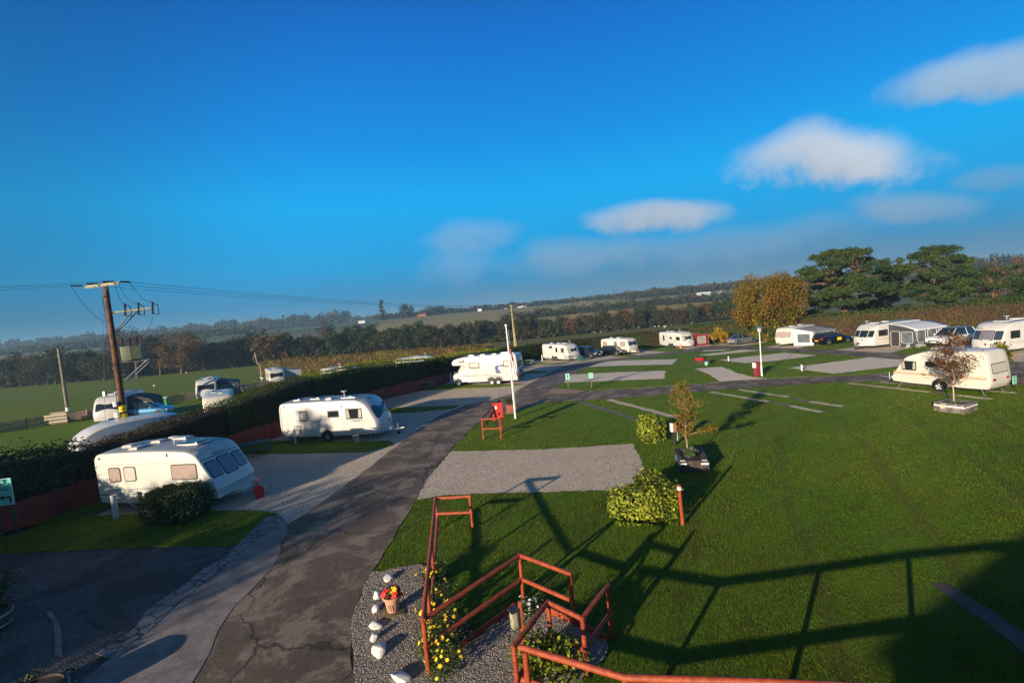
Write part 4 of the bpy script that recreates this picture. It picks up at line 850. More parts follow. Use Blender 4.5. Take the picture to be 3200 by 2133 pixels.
cA = caravan('old cream caravan with drawn blinds and a grey green roof, behind the laurel bush', (-18.96, 21.04), -8.6, PA, 2.4, 1, M_creamold, M_roofgrey,
    wins=[('near', .66, 1.28, 1.34, 2.0, 'blindp', .12), ('near', 1.43, 2.05, 1.35, 2.02, 'blind', .12), ('near', 3.8, 5.06, 1.33, 2.02, 'blindp', .1),
          ('front', .12, .72, 1.28, 1.98, 'blindm', .1), ('front', .80, 1.60, 1.22, 2.02, 'blindm', .1), ('front', 1.68, 2.28, 1.28, 1.98, 'blindm', .1), ('far', 2.6, 3.6, 1.3, 2.0, 'dark')],
    stripes=[('near', .0, 5.82, .765, .80, M_dkgreen), ('near', .02, 5.82, .57, .595, M_dkgreen), ('near', .4, 4.6, .97, 1.03, M_grey), ('near', 0, 5.1, 2.105, 2.125, M_grey), ('front', .04, 2.36, .77, .80, M_dkgreen), ('front', .04, 2.36, .66, .685, M_dkgreen), ('front', .1, 2.3, 2.08, 2.11, M_dkgreen)],
    patches=[('locker_door', 'near', rrect(2.74, 3.38, .84, 1.12, .05), M_white), ('locker_door', 'near', rrect(1.35, 1.75, .55, .86, .04), M_white), ('marker_lamp', 'near', rrect(.22, .34, 2.38, 2.46, .02), M_dark), ('marker_lamp', 'near', rrect(3.66, 3.73, 2.36, 2.52, .02), M_dark)],
    rooflights=[(.5, .5, .95, .95, M_blind), (.45, .6, 1.75, .55, M_blind), (.5, .5, 1.9, 1.5, M_blind), (1.05, .75, 4.0, 1.15, None), (.9, .5, 2.6, 2.0, M_blind)], aer=(3.2, .95), wheels=[(2.85, 0)], rimm=M_rimw, steady=((.6, .2), (5.3, .2)), bulge=.06,
    txt=[('Blakemere Lake', 'near', 5.1, 1.04, .14, M_dkgreen), ('Blakemere 4', 'front', 1.2, 2.16, .15, M_dkgreen)], group='touring caravans on the pitches', crown=.06)
cB = caravan('white single axle caravan with black framed windows, behind a grey bollard', (-15.61, 31.16), -11.7, prof_modern(6.78, 2.6), 2.3, 1, M_white, M_roofgrey,
    wins=[('near', 1.46, 2.05, 1.39, 2.06, 'blind', .03), ('near', 3.5, 4.3, 1.56, 2.0, 'dark', .03), ('near', 4.77, 5.91, 1.40, 2.08, 'curt', .03), ('front', .2, 2.1, 1.32, 2.12, 'blue', .16), ('far', 3, 4, 1.4, 2, 'dark')],
    stripes=[('near', .1, 6.6, .47, .485, M_grey), ('front', .2, 2.1, 1.10, 1.12, M_grey), ('near', .12, .14, .4, 2.4, M_dark)],
    patches=[('side_graphic', 'near', [(4.9, 1.34), (5.9, 1.33), (6.1, 1.26), (5.2, 1.24)], M_grey), ('side_graphic', 'near', [(.9, 1.08), (1.2, 1.12), (1.5, 1.1), (1.6, 1.02), (1.3, 1.04)], M_dark), ('marker_lamp', 'near', rrect(.38, .46, 2.34, 2.44, .02), M_dark), ('marker_lamp', 'near', rrect(4.5, 4.56, 2.14, 2.32, .02), M_dark), ('vent', 'near', rrect(4.1, 4.6, 1.18, 1.34, .02), M_creamold), ('vent', 'near', rrect(4.1, 4.6, .8, .96, .02), M_creamold), ('badge', 'front', rrect(1.1, 1.24, .93, 1.03, .04), M_dark), ('locker_door', 'near', rrect(.6, 1.0, .52, .82, .03), M_white)],
    rooflights=[(.5, .5, .9, .9, None), (.7, .5, 2.2, 1.0, None), (.42, .4, 3.4, .6, M_paint), (1.0, .7, 4.7, .95, None)], aer=(4.0, 1.35), wheels=[(3.34, 0)], steady=((6.2, .15),), txt=[('Pageant', 'near', 5.5, 1.245, .15, M_dark)], bulge=.34, hitchcover='w')
fender = MB()
pts = [(3.34 - 3.39 + .5 * math.cos(math.pi * k / 12), -1.15 - .012, .36 + .5 * math.sin(math.pi * k / 12)) for k in range(13)]; fender.tube(pts, .035, 6); fender.build('wheel_arch_trim', M_white, cB, smooth=True)
def car_c(px0, py0, px1, py1, z=.35):
    a, b = at(px0, py0, z), at(px1, py1, z); return (a.x, a.y), math.degrees(math.atan2(b.y - a.y, b.x - a.x)), (b - a).length
P, yw, Lc = car_c(1697, 1120, 1782, 1128)
cC = caravan('white twin axle caravan with a green hitch cover beside the dark cars', P, -58, prof_modern(6.6, 2.62), 2.3, 1, M_white, M_roofgrey,
    wins=[('near', 1.9, 2.7, 2.0, 2.35, 'dark', .03), ('near', 3.5, 4.0, 1.42, 2.1, 'dark', .03), ('near', 4.8, 5.7, 1.40, 2.05, 'curt', .03), ('front', .15, 2.15, 1.28, 2.05, 'curt', .14)],
    stripes=[('near', .1, 6.3, 1.16, 1.18, M_grey)], patches=[('side_graphic', 'near', [(4.9, 1.12), (5.5, 1.10), (5.7, 1.0), (5.2, 1.04)], M_grey)],
    rooflights=[(.45, .45, 1.3, 1.1, M_paint), (.5, .5, 3.0, 1.2, M_paint), (.9, .6, 4.6, 1.1, M_paint)], aer=(5.2, 1.6), wheels=[(2.75, 0), (3.5, 0)], bulge=.25)
P, yw, Lc = car_c(1888, 1090, 1965, 1100)
pd = at(1965, 1100, .35)
LD = 6.0; yd = -56
cD = caravan('older cream caravan with beige blinds, half hidden behind the dark cars', (pd.x - LD * math.cos(R(yd)), pd.y - LD * math.sin(R(yd))), yd, prof_old(LD, 2.5), 2.25, 1, M_cream, M_cream,
    wins=[('near', .45, 1.4, 1.4, 2.05, 'blindp', .04), ('near', 3.0, 3.6, 1.4, 2.1, 'blindm', .03), ('near', 4.3, 5.3, 1.38, 2.08, 'blindp', .04), ('front', .25, 2.0, 1.40, 2.12, 'blue', .12)],
    stripes=[('near', .1, 5.8, .9, .93, M_tan)], rooflights=[(.6, .5, 3, 1.2, M_paint), (.4, .4, 1.4, 1.2, M_paint)], wheels=[(3.0, 0)], bulge=.08, crown=.08, rimm=M_rimw)
pe = at(2134, 1080, .35); LE = 6.6; ye = -74
cE = caravan('white twin axle caravan with a swooping grey line, beside the red awning', (pe.x - LE * math.cos(R(ye)), pe.y - LE * math.sin(R(ye))), ye, prof_modern(LE, 2.62), 2.3, 1, M_white, M_roofgrey,
    wins=[('near', 1.15, 1.6, 1.15, 2.1, 'dark', .03), ('near', 3.1, 3.75, 1.5, 1.85, 'dark', .03), ('near', 4.85, 5.9, 1.34, 1.92, 'dark', .03), ('front', .15, 2.15, 1.25, 2.05, 'curt', .16)],
    stripes=[('near', .3, 6.2, 1.0, 1.03, M_grey)], rooflights=[(.5, .5, 2.4, 1.1, M_paint), (.9, .6, 4.8, 1.1, None), (.4, .4, 1.2, 1.1, M_paint)], aer=(4.3, 1.2), wheels=[(3.0, 0), (3.7, 0)], bulge=.25, patches=[('badge', 'front', rrect(1.1, 1.24, .9, 1.0, .04), M_dark)])
# front facing ones: P0 = near front corner (right hand), s runs backwards
pf = at(2474, 1073, .35)
cF = caravan('old cream caravan with three brown front windows, joined to the grey awning', (pf.x, pf.y), 31, prof_old(6.2, 2.5), 2.2, 0, M_cream, M_creamold,
    wins=[('front', .14, .62, 1.28, 1.98, 'blindp', .06), ('front', .70, 1.50, 1.22, 2.0, 'blindp', .06), ('front', 1.58, 2.06, 1.28, 1.98, 'blindp', .06)],
    stripes=[('front', .1, 2.1, .92, .94, M_grey)], rooflights=[(.7, .6, 2.2, 1.0, M_creamold), (.6, .5, 4.2, 1.0, M_creamold)], wheels=[(3.2, 0)], bulge=.06, rimm=M_rimw)
pg = at(2730, 1080, .35)
cG = caravan('white caravan with three front windows and pale lettering, joined to the inflatable awning', (pg.x, pg.y), 15, prof_modern(7.0, 2.62), 2.25, 0, M_white, M_roofgrey,
    wins=[('front', .1, .62, 1.32, 1.98, 'dark', .05), ('front', .7, 1.55, 1.28, 2.0, 'dark', .05), ('front', 1.63, 2.15, 1.32, 1.98, 'dark', .05), ('near', .75, 2.05, 1.35, 2.0, 'dark', .04)],
    patches=[('side_graphic', 'near', [(.7, 1.02), (2.4, .98), (2.9, 1.12), (1.0, 1.08)], M_tan), ('badge', 'front', rrect(1.05, 1.2, .95, 1.05, .04), M_dark)], rooflights=[(.8, .6, 1.6, 1.1, M_paint), (.5, .5, 3.2, 1.1, M_paint)], aer=(1.1, 1.5), wheels=[(3.9, 0)], bulge=.15, steady=((.6, .15),),
    txt=[('UNICORN', 'front', 1.15, 2.16, .2, M_grey), ('UNICORN', 'near', 1.5, 1.2, .18, M_tan)])
ph = at(3135, 1097, .35)
cH = caravan('large pale caravan with a blue hitch cover at the right edge', (ph.x, ph.y), 12, prof_modern(7.4, 2.66), 2.3, 0, M_white, M_roofgrey,
    wins=[('front', .12, .62, 1.26, 2.0, 'blue', .08), ('front', .66, 1.62, 1.22, 2.02, 'blindm', .05), ('front', 1.66, 2.2, 1.26, 2.0, 'blue', .08), ('near', .85, 1.9, 1.3, 1.95, 'dark', .05), ('near', 3.7, 4.8, 1.35, 1.95, 'dark', .05)],
    patches=[('door', 'near', rrect(2.35, 3.0, .5, 2.3, .05), M_white), ('door_window', 'near', rrect(2.45, 2.85, 1.55, 2.1, .05), M_glass), ('badge', 'front', rrect(1.05, 1.2, .8, .95, .04), M_dark)],
    stripes=[('near', .6, 2.3, 1.0, 1.03, M_grey), ('near', .6, 2.3, .9, .915, M_grey)], rooflights=[(1.1, .8, 1.7, 1.0, None), (.9, .6, 3.4, 1.1, M_paint)], aer=(2.4, 1.2), wheels=[(3.7, 0)], bulge=.2, txt=[('STERLING', 'front', 1.9, 2.14, .13, M_dark)])
pi0 = (25.06, 31.72)
cI = caravan('cream wedge nosed old caravan with a tan side band, behind the bronze leaved young tree', pi0, -69, PI_, 2.15, 0, M_cream, M_cream,
    wins=[('near', .62, 1.46, 1.20, 1.80, 'curt', .08), ('near', 1.95, 3.0, 1.50, 1.84, 'dark', .08), ('near', 3.1, 3.75, 1.50, 1.84, 'curt', .06), ('rear', .3, 1.85, 1.25, 1.84, 'blind', .08)],
    stripes=[('near', .12, 4.95, .93, 1.04, M_tan), ('near', .12, 4.95, 1.10, 1.12, M_tan)],
    patches=[('vent', 'near', rrect(1.7, 2.1, 1.10, 1.24, .02), M_tan2), ('vent', 'near', rrect(1.7, 2.1, .72, .86, .02), M_tan2), ('handle', 'near', rrect(1.72, 1.98, .96, 1.03, .01), M_dark), ('reflector', 'near', rrect(1.42, 1.52, .8, .86, .02), M_yel), ('reflector', 'near', rrect(4.1, 4.2, .64, .70, .02), M_yel),
             ('tail_lamp', 'rear', rrect(.25, .55, .86, .98, .02), mat('dark_red_lens', (.12, .01, .01), .3)), ('tail_lamp', 'rear', rrect(1.6, 1.9, .86, .98, .02), M_red), ('reflector', 'rear', [(.2, .42), (.36, .42), (.28, .56)], M_red), ('reflector', 'rear', [(1.8, .42), (1.96, .42), (1.88, .56)], M_red)],
    rooflights=[(.6, .5, 2.2, 1.0, M_cream)], wheels=[(2.66, 0)], rimm=M_rimw, bulge=.05, steady=((.55, .2), (4.6, .2), (4.6, 1.9)), hitchcover='w', inset=.05, crown=.08)
MB().tube([(2.66 - 2.5 + .47 * math.cos(math.pi * k / 12), -1.075 - .014, .36 + .47 * math.sin(math.pi * k / 12)) for k in range(13)], .03, 6).build('wheel_arch_trim', M_cream, cI, smooth=True)
# caravans beyond the hedge
def behind(label, px, py, z, yaw, L=6.2, W=2.3, prof=None, **kw):
    p = at(px, py, z); return caravan(label, (p.x, p.y), yaw, prof or prof_modern(L, 2.6), W, kw.pop('front', 1), kw.pop('bodym', M_white), kw.pop('roofm', M_roofgrey), group='touring caravans beyond the long hedge', **kw)
k1 = at(292, 1316, .35)
def corner(c, yaw, L): return (c.x - L * math.cos(R(yaw)), c.y - L * math.sin(R(yaw)))
STDW = [('near', 1.0, 1.5, 1.3, 2.1, 'dark', .04), ('near', 3.3, 3.9, 1.4, 1.95, 'dark', .04), ('near', 4.7, 5.6, 1.35, 2.0, 'dark', .04), ('front', .2, 2.1, 1.3, 2.05, 'dark', .14)]
caravan('white caravan beyond the hedge beside the blue car, wide dark front window', corner(k1, -72, 5.6), -72, prof_modern(5.6, 2.6), 2.35, 1, M_white, M_roofgrey, wins=[('near', 2.6, 3.2, 1.3, 2.1, 'dark', .04), ('near', 4.0, 4.6, 1.35, 2.0, 'dark', .04), ('front', .2, 2.15, 1.3, 2.0, 'dark', .1)], rooflights=[(.9, .7, 3.6, 1.1, M_paint), (.5, .5, 1.4, .6, M_paint)], wheels=[(2.8, 0)], group='touring caravans beyond the long hedge')
k2 = at(613, 1243, .35)
caravan('white caravan beyond the hedge with the navy awning at its far side', corner(k2, -66, 6.0), -66, prof_modern(6.0, 2.62), 2.3, 1, M_white, M_roofgrey, wins=STDW, rooflights=[(.9, .6, 4.0, 1.1, M_paint), (.5, .5, 2., 1.1, None)], aer=(4.9, 1.9), wheels=[(3., 0)], group='touring caravans beyond the long hedge')
k3 = at(632, 1262, 2.0)
caravan('cream caravan roof just above the hedge, below the caravan with the navy awning', corner(k3, -60, 6.0), -60, prof_old(6.0, 2.45), 2.2, 1, M_cream, M_creamold, wins=STDW[:3], rooflights=[(1.2, .4, 2.6, .8, None), (.4, .4, 4.2, 1.3, M_paint)], wheels=[(3., 0)], group='touring caravans beyond the long hedge')
k4 = at(842, 1188, .9)
caravan('white caravan beyond the hedge beside the tall white mast', corner(k4, -58, 6.0), -58, prof_modern(6.0, 2.62), 2.3, 1, M_white, M_roofgrey, wins=STDW, rooflights=[(.9, .6, 4.0, 1.1, M_paint), (.5, .5, 2., 1.1, None)], wheels=[(3., 0)], group='touring caravans beyond the long hedge')
k5 = at(1092, 1152, 2.45)
caravan('white caravan roof just showing over the hedge beside the blue awning', corner(k5, -30, 5.6), -30, prof_modern(5.6, 2.62), 2.3, 1, M_white, M_white, wins=STDW[:3], rooflights=[(.7, .5, 3., 1.1, M_paint)], aer=(2., 1.6), wheels=[(2.8, 0)], group='touring caravans beyond the long hedge')
k6 = at(1235, 1124, 2.6)
caravan('white caravan roof showing over the hedge nearest to the motorhome', (k6.x, k6.y), 8, prof_modern(6.2, 2.7), 2.3, 1, M_white, M_white, wins=STDW[:3], rooflights=[(.9, .5, 3., 1.1, M_roofgrey)], aer=(4.4, 1.2), wheels=[(3., 0)], group='touring caravans beyond the long hedge')
k0 = at(232, 1392, 2.0)
PDOME = [(.1, .35), (0, .9), (.05, 1.7), (.3, 2.15), (.8, 2.5), (1.5, 2.72), (2.6, 2.78), (4.2, 2.75), (5.0, 2.62), (5.5, 2.3), (5.75, 1.6), (5.8, .8), (5.7, .35)]
caravan('smooth rounded white caravan behind the conifer hedge at the far left', (k0.x, k0.y), 52, PDOME, 2.3, 1, M_white, None, wins=[('near', 1.4, 2.6, 1.3, 1.9, 'dark', .1), ('near', 3.6, 4.6, 1.3, 1.9, 'dark', .1)], wheels=[(2.9, 0)], bulge=.2, crown=.1, hitch=False, scale=1.0, group='touring caravans beyond the long hedge')

# ---------------------------------------------------------------- motorhome
def motorhome():
    yaw = -17.0; L = 7.25; ca, sa = math.cos(R(yaw)), math.sin(R(yaw)); W = 2.3
    P0 = Vector((.29 - L * ca, 48.59 - L * sa, 0)); org = (L / 2, W / 2); c = P0 + Vector((org[0] * ca - org[1] * sa, org[0] * sa + org[1] * ca, 0)); c.z = H(c.y)
    t = thing('motorhome', 'white six wheeled motorhome with an overcab bed and blue swoosh graphics', 'motorhome', c, R(yaw))
    prof = [(7.2, .42), (7.25, 1.5), (7.2, 2.85), (7.1, 3.02), (6.9, 3.08), (4.2, 3.10), (1.6, 3.04), (.75, 2.95), (.35, 2.85), (.12, 2.68), (.03, 2.46), (.10, 2.32), (.28, 2.24), (1.42, 2.2), (1.50, 2.0), (1.50, .46), (1.7, .42)]
    def off(v): return (v[0] - org[0], v[1] - org[1], v[2])
    rings = []
    for y, ins in ((0, .06), (.012, .03), (.06, 0), (W - .06, 0), (W - .012, .03), (W, .06)):
        q = []
        for x, z in prof:
            xx = x + ins if x < 3.6 else x - ins; q.append(off((xx, y, z - (ins if z > 2.3 else 0))))
        rings.append(q)
    n = len(prof); vs = [v for q in rings for v in q]; fs = [(j * n + i, j * n + (i + 1) % n, (j + 1) * n + (i + 1) % n, (j + 1) * n + i) for j in range(5) for i in range(n)] + [tuple(range(n)), tuple(5 * n + i for i in range(n))]
    MB().add(vs, fs).build('body', M_white, t, smooth=True)
    cab = [(1.52, .46), (1.52, 2.22), (1.15, 2.22), (.95, 2.12), (.52, 1.52), (.12, 1.24), (.02, 1.05), (-.02, .6), (.06, .42)]
    cb = MB(); rr_ = []
    for y, ins in ((.10, .05), (.16, 0), (W - .16, 0), (W - .10, .05)):
        rr_.append([off((x + (ins if x < 1 else 0), y + (0 if z < 1.4 else (.12 if y < 1 else -.12)), z)) for x, z in cab])
    n = len(cab); cb.add([v for q in rr_ for v in q], [(j * n + i, j * n + (i + 1) % n, (j + 1) * n + (i + 1) % n, (j + 1) * n + i) for j in range(3) for i in range(n)] + [tuple(range(n)), tuple(3 * n + i for i in range(n))]); cb.build('cab', M_white, t, smooth=True)
    def near_(a, b, o): return (a - org[0], -o - org[1], b)
    def pt(nm, P, m, o=.010, par=None): mb = MB(); patch(mb, near_, P, o, .012, 2); return mb.build(nm, m, par or t)
    cwp = lambda a, b, o: (a - org[0], .21 - o - org[1], b)
    mb = MB(); patch(mb, cwp, [(.55, 1.50), (1.38, 1.42), (1.40, 2.12), (1.02, 2.12)], .02, .03, 2); w = mb.build('cab_window', M_rubber, t); mb = MB(); patch(mb, cwp, [(.62, 1.54), (1.34, 1.46), (1.36, 2.08), (1.04, 2.08)], .028, .01, 2); mb.build('blind', M_blind, w)
    MB().slab([(.55 - org[0], .3 - org[1], 1.56), (.55 - org[0], 2.0 - org[1], 1.56), (.93 - org[0], 1.95 - org[1], 2.09), (.93 - org[0], .35 - org[1], 2.09)], (-.03, 0, .02)).build('windscreen', M_glass, t)
    for a0, a1, b0, b1 in ((2.0, 3.17, 1.84, 2.46), (5.77, 6.70, 1.82, 2.45), (.87, 1.48, 2.53, 2.86)):
        w = pt('window', rrect(a0, a1, b0, b1, .03), M_rubber, .012); pt('blind', rrect(a0 + .08, a1 - .08, b0 + .10, b1 - .05, .02), M_blind, .02, w)
    pt('stripe', [(.25, 2.485), (7.15, 2.50), (7.15, 2.52), (.25, 2.505)], M_grey); pt('stripe', [(.8, 1.06), (4.5, 1.06), (4.5, 1.10), (.8, 1.12)], M_dark)
    pt('blue_swoosh', [(4.9, 1.95), (5.3, 2.0), (5.15, 1.72), (5.5, 1.25), (5.15, 1.2), (5.1, 1.45), (4.8, 1.7)], M_blue, .012)
    pt('grey_swoosh', [(4.95, 1.18), (4.85, 1.5), (5.1, 1.6), (5.2, 1.2)], M_tan if False else mat('grey_brown_graphic', (.10, .09, .08), .4), .011)
    pt('grey_swoosh', [(5.1, 1.94), (5.8, 2.02), (6.9, 1.72), (6.9, 1.75), (5.8, 2.08), (5.0, 2.0)], M_dark, .0115)
    for x, z in ((2.4, .9), (3.0, .72), (3.75, .72), (3.7, 1.3)): pt('service_cap', rrect(x, x + .09, z, z + .09, .03), M_dark)
    rear = lambda a, b, o: (L + .05 + o - org[0] - max(0, b - 2.6) * .1, a - org[1], b)
    for nm, P, m in (('rear_window', rrect(.55, 1.75, 1.72, 2.3, .05), M_glassblue), ('rear_graphic', [(.7, 1.05), (1.7, 1.05), (1.5, 1.3), (1.2, 1.45), (.9, 1.25)], M_blue), ('number_plate', rrect(.9, 1.4, .52, .64, .01), M_yel), ('bumper', rrect(.1, 2.2, .44, .82, .05), M_dark), ('tail_lamp', rrect(.06, .2, .85, 1.15, .02), M_red), ('tail_lamp', rrect(2.1, 2.24, .85, 1.15, .02), M_red)):
        mb = MB(); patch(mb, rear, P, .012, .02, 2); mb.build(nm, m, t)
    for x in (.60, 4.40, 5.10):
        mb = MB(); patch(mb, near_, [(x + .42 * math.cos(a), .44 + max(0, .40 * math.sin(a))) for a in [math.pi * k / 12 for k in range(13)]], (.006 if x > 1 else -.09), .004, 2); mb.build('wheel_arch_shade', M_rubber, t)  # dark half-disc in place of the shaded recess round the wheel
        wheel(t, (x - org[0], .04 + (.1 if x < 1 else 0) - org[1], .33), .33, M_rim, .2); wheel(t, (x - org[0], W - .06 - org[1], .33), .33, M_rim, .2, away=True)
    MB().tube([(3.92 - org[0], -.02 - org[1], .44), (3.98 - org[0], -.02 - org[1], .72), (4.15 - org[0], -.02 - org[1], .88), (4.4 - org[0], -.02 - org[1], .93), (5.1 - org[0], -.02 - org[1], .93), (5.35 - org[0], -.02 - org[1], .88), (5.52 - org[0], -.02 - org[1], .72), (5.58 - org[0], -.02 - org[1], .44)], .05, 6).build('wheel_arch_trim', mat('beige_trim', (.36, .31, .25), .5), t, smooth=True)
    MB().box((4.4 - org[0], 0, .42), (5.6, 2.0, .14)).build('chassis', M_dark, t)
    for s, l in ((2.0, .7), (3.3, .6), (4.6, .5), (6.3, .9)): rooflight(t, s, 1.1, 3.08, l, .6, M_paint, org)
    MB().box((5.9 - org[0], .75 - org[1], 3.2), (.9, .6, .2)).build('roof_box', M_paint, t, bevel=.04)
    MB().tube([(1.6 - org[0], .4 - org[1], 3.0), (1.6 - org[0], .4 - org[1], 3.75)], .012, 5).build('whip_aerial', M_dark, t)
    MB().box((.42 - org[0], -.12 - org[1], 1.5), (.08, .2, .26)).build('mirror', M_dark, t, bevel=.02)
    for y in (.35, 1.95): MB().box((.03 - org[0], y - org[1], .85), (.08, .32, .2)).build('headlight', M_glass, t, bevel=.02)
motorhome()

# ---------------------------------------------------------------- cars
def car(label, loc, yaw, kind, paint, plate=(None, None), extra=None, rimm=None):
    D_ = dict(suv=dict(L=4.6, W=1.95, top=[(0, .95), (.25, 1.08), (1.3, 1.08), (3.3, 1.06), (4.2, .98), (4.5, .82), (4.6, .62)], cab=[(.12, 1.05), (.55, 1.72), (2.6, 1.72), (3.35, 1.06)], b=.32, r=.37, ax=(.85, 3.7)),
              hatch=dict(L=4.1, W=1.75, top=[(0, .90), (.2, .98), (1.2, .98), (3.0, .93), (3.8, .80), (4.05, .66), (4.1, .5)], cab=[(.10, .97), (.55, 1.46), (2.1, 1.48), (3.05, .93)], b=.22, r=.31, ax=(.75, 3.3)),
              saloon=dict(L=4.85, W=1.85, top=[(0, .84), (.12, 1.0), (.9, 1.03), (3.5, .97), (4.4, .84), (4.75, .68), (4.85, .5)], cab=[(.65, 1.02), (1.35, 1.42), (2.6, 1.46), (3.6, .97)], b=.22, r=.33, ax=(.98, 3.9)),
              estate=dict(L=4.7, W=1.8, top=[(0, .88), (.15, .98), (1.0, .98), (3.3, .94), (4.2, .82), (4.6, .66), (4.7, .5)], cab=[(.10, .97), (.45, 1.42), (2.3, 1.47), (3.4, .94)], b=.22, r=.32, ax=(.95, 3.75)))[kind]
    L, W = D_['L'], D_['W']; t = thing('parked_car', label, 'car', loc, R(yaw), 'cars parked among the caravans')
    o = L / 2; tx = [p[0] for p in D_['top']]; tz = [p[1] for p in D_['top']]; b = D_['b']; st = sorted(set(list(np.linspace(0, L, 15)) + tx)); rg = []
    for x in st:
        e = min(x, L - x); w = W / 2 * (1 - .16 * max(0, 1 - e / .5) ** 1.6); zt = float(np.interp(x, tx, tz)); lift = .12 * max(0, 1 - e / .45)
        half = [(w * .86, b + lift), (w * .97, b + .1 + lift), (w, b + .28), (w * .99, zt * .72), (w * .95, zt - .06), (w * .88, zt), (w * .45, zt + .025)]
        rg.append([(x - o, y, z) for y, z in half] + [(x - o, 0, zt + .03)] + [(x - o, -y, z) for y, z in half[::-1]])
    n = len(rg[0]); vs = [v for q in rg for v in q]; fs = [(j * n + i, j * n + (i + 1) % n, (j + 1) * n + (i + 1) % n, (j + 1) * n + i) for j in range(len(rg) - 1) for i in range(n)] + [tuple(range(n)), tuple((len(rg) - 1) * n + i for i in range(n))]
    MB().add(vs, fs).build('body', paint, t, smooth=True)
    (x0, z0), (x1, z1), (x2, z2), (x3, z3) = D_['cab']; wb, wt_ = W / 2 * .88, W / 2 * .66
    st = [(x0, z0 + .01, wb * .9), (x0 * .5 + x1 * .5, (z0 + z1) / 2, (wb * .9 + wt_) / 2), (x1, z1, wt_), ((x1 + x2) / 2, max(z1, z2) + .03, wt_ + .03), (x2, z2, wt_), ((x2 + x3) / 2, (z2 + z3) / 2 + .03, (wb * .93 + wt_) / 2), (x3, z3 + .01, wb * .9)]
    def bz(x): return float(np.interp(x, tx, tz))
    rg = []
    for x, z, w in st:
        q = [(wb if x0 < x < x3 else w, bz(x) - .01), (w, z - .04 if z > bz(x) + .1 else z), (w * .85, z)]
        rg.append([(x - o, y, zz) for y, zz in q] + [(x - o, -y, zz) for y, zz in q[::-1]])
    n = 6; vs = [v for q in rg for v in q]; fs = [(j * n + i, j * n + i + 1, (j + 1) * n + i + 1, (j + 1) * n + i) for j in range(6) for i in range(5)] + [(j * n + 5, j * n, (j + 1) * n, (j + 1) * n + 5) for j in range(6)]
    MB().add(vs, fs).build('windows', M_glass, t, smooth=True)
    mb = MB(); m_ = [(x1, z1), ((x1 + x2) / 2, max(z1, z2) + .03), (x2, z2)]
    rv = [[(x - o, y * k, z + .012 - (.03 if abs(y) > .8 else 0)) for y in (-1, -.82, 0, .82, 1)] for (x, z), k in zip(m_, (wt_ + .01, wt_ + .04, wt_ + .01))]
    mb.add([v for q in rv for v in q], [(j * 5 + i, j * 5 + i + 1, j * 5 + 6 + i, j * 5 + 5 + i) for j in range(2) for i in range(4)])
    for s in (-1, 1):
        mb.tube([(x1 - o, s * wt_, z1 - .02), (x0 - o, s * wb * .93, z0)], .045, 6); mb.tube([(x2 - o, s * wt_, z2 - .02), (x3 - o, s * wb * .93, z3)], .032, 6)
        xm = x1 + (x2 - x1) * .45; mb.tube([(xm - o, s * (wt_ + .015), max(z1, z2)), (xm - o, s * wb, bz(xm))], .03, 6)
    mb.build('roof', paint, t, smooth=True)
    for s in (-1, 1):
        for x in D_['ax']:
            c = (x - o, s * (W / 2 - .07), D_['r']); mbq = MB(); yy = s * (W / 2 + .004)
            mbq.slab([(x - o + (D_['r'] + .06) * math.cos(a), yy, D_['r'] + .02 + (D_['r'] + .06) * math.sin(a)) for a in [2 * math.pi * k / 16 for k in range(16)]], (0, -s * .05, 0)); mbq.build('wheel_arch_shade', M_rubber, t)  # dark disc painted for the shade behind the wheel, no real recess
            wheel(t, (c[0], s * (W / 2 - .075), c[2]), D_['r'], rimm or M_rim, .2, away=s > 0)
        MB().box((L - .12 - o, s * W * .33, tz[-2] - .02), (.2, .34, .15)).build('headlight', mat('headlamp_glass', (.6, .62, .65), .1, spec=.8), t, bevel=.03)
        MB().box((.06 - o, s * W * .36, tz[1] - .16), (.16, .36, .16)).build('tail_light', M_red, t, bevel=.03)
        MB().box((x3 - .35 - o, s * (W / 2 + .06), z3 + .06), (.14, .18, .12)).build('mirror', paint, t, bevel=.03)
    MB().box((L + .0 - o, 0, b + .2), (.05, .52, .11)).build('number_plate', M_paint, t); MB().box((-.01 - o, 0, b + .36), (.05, .52, .12)).build('number_plate', M_yel, t)
    MB().box((L - .01 - o, 0, tz[-1] - .02), (.04, W * .5, .14)).build('grille', M_dark, t)
    if extra: extra(t, o, W)
    return t
def paintm(name, c, metal=.4): return mat(name, c, .3, metal=metal, coat=.8)
def cl(px, py): p = at(px, py); return p
p = at(1874, 1117); car('dark grey off-roader between the twin axle caravan and the black car', (p.x - 1.4, p.y + 1.7, p.z), -52, 'suv', paintm('graphite_paint', (.025, .032, .045)))
p = at(1946, 1110); car('black hatchback parked between the grey off-roader and the old cream caravan', (p.x - 1.0, p.y + 2.0, p.z), -48, 'hatch', paintm('black_car_paint', (.008, .010, .016)))
p = at(2310, 1076); car('silver saloon seen from behind, on the pitch beside the lamp post', (p.x + .9, p.y + .9, p.z), 18, 'saloon', paintm('silver_paint', (.30, .33, .37), .7))
def door_sign(t, o, W): MB().box((2.5 - o, -W / 2 - .0, .68), (.62, .02, .36)).build('door_sign', M_yel, t)
p = at(2612, 1078); car('black car with a yellow door sign beside the grey awning', (p.x + .8, p.y + 1.8, p.z), 12, 'estate', paintm('navy_black_paint', (.006, .009, .02)), extra=door_sign)
p = at(2925, 1090); car('white off-roader behind the bronze leaved young tree, facing left', (p.x + 3.0, p.y + 1.6, p.z), 192, 'suv', paintm('white_paint_metallic', (.72, .73, .74), .1))
p = at(455, 1298, .2); car('pale blue hatchback beyond the hedge beside the white caravan', (p.x, p.y + .6, p.z - .2), 8, 'hatch', paintm('sky_blue_paint', (.06, .24, .42), .4))

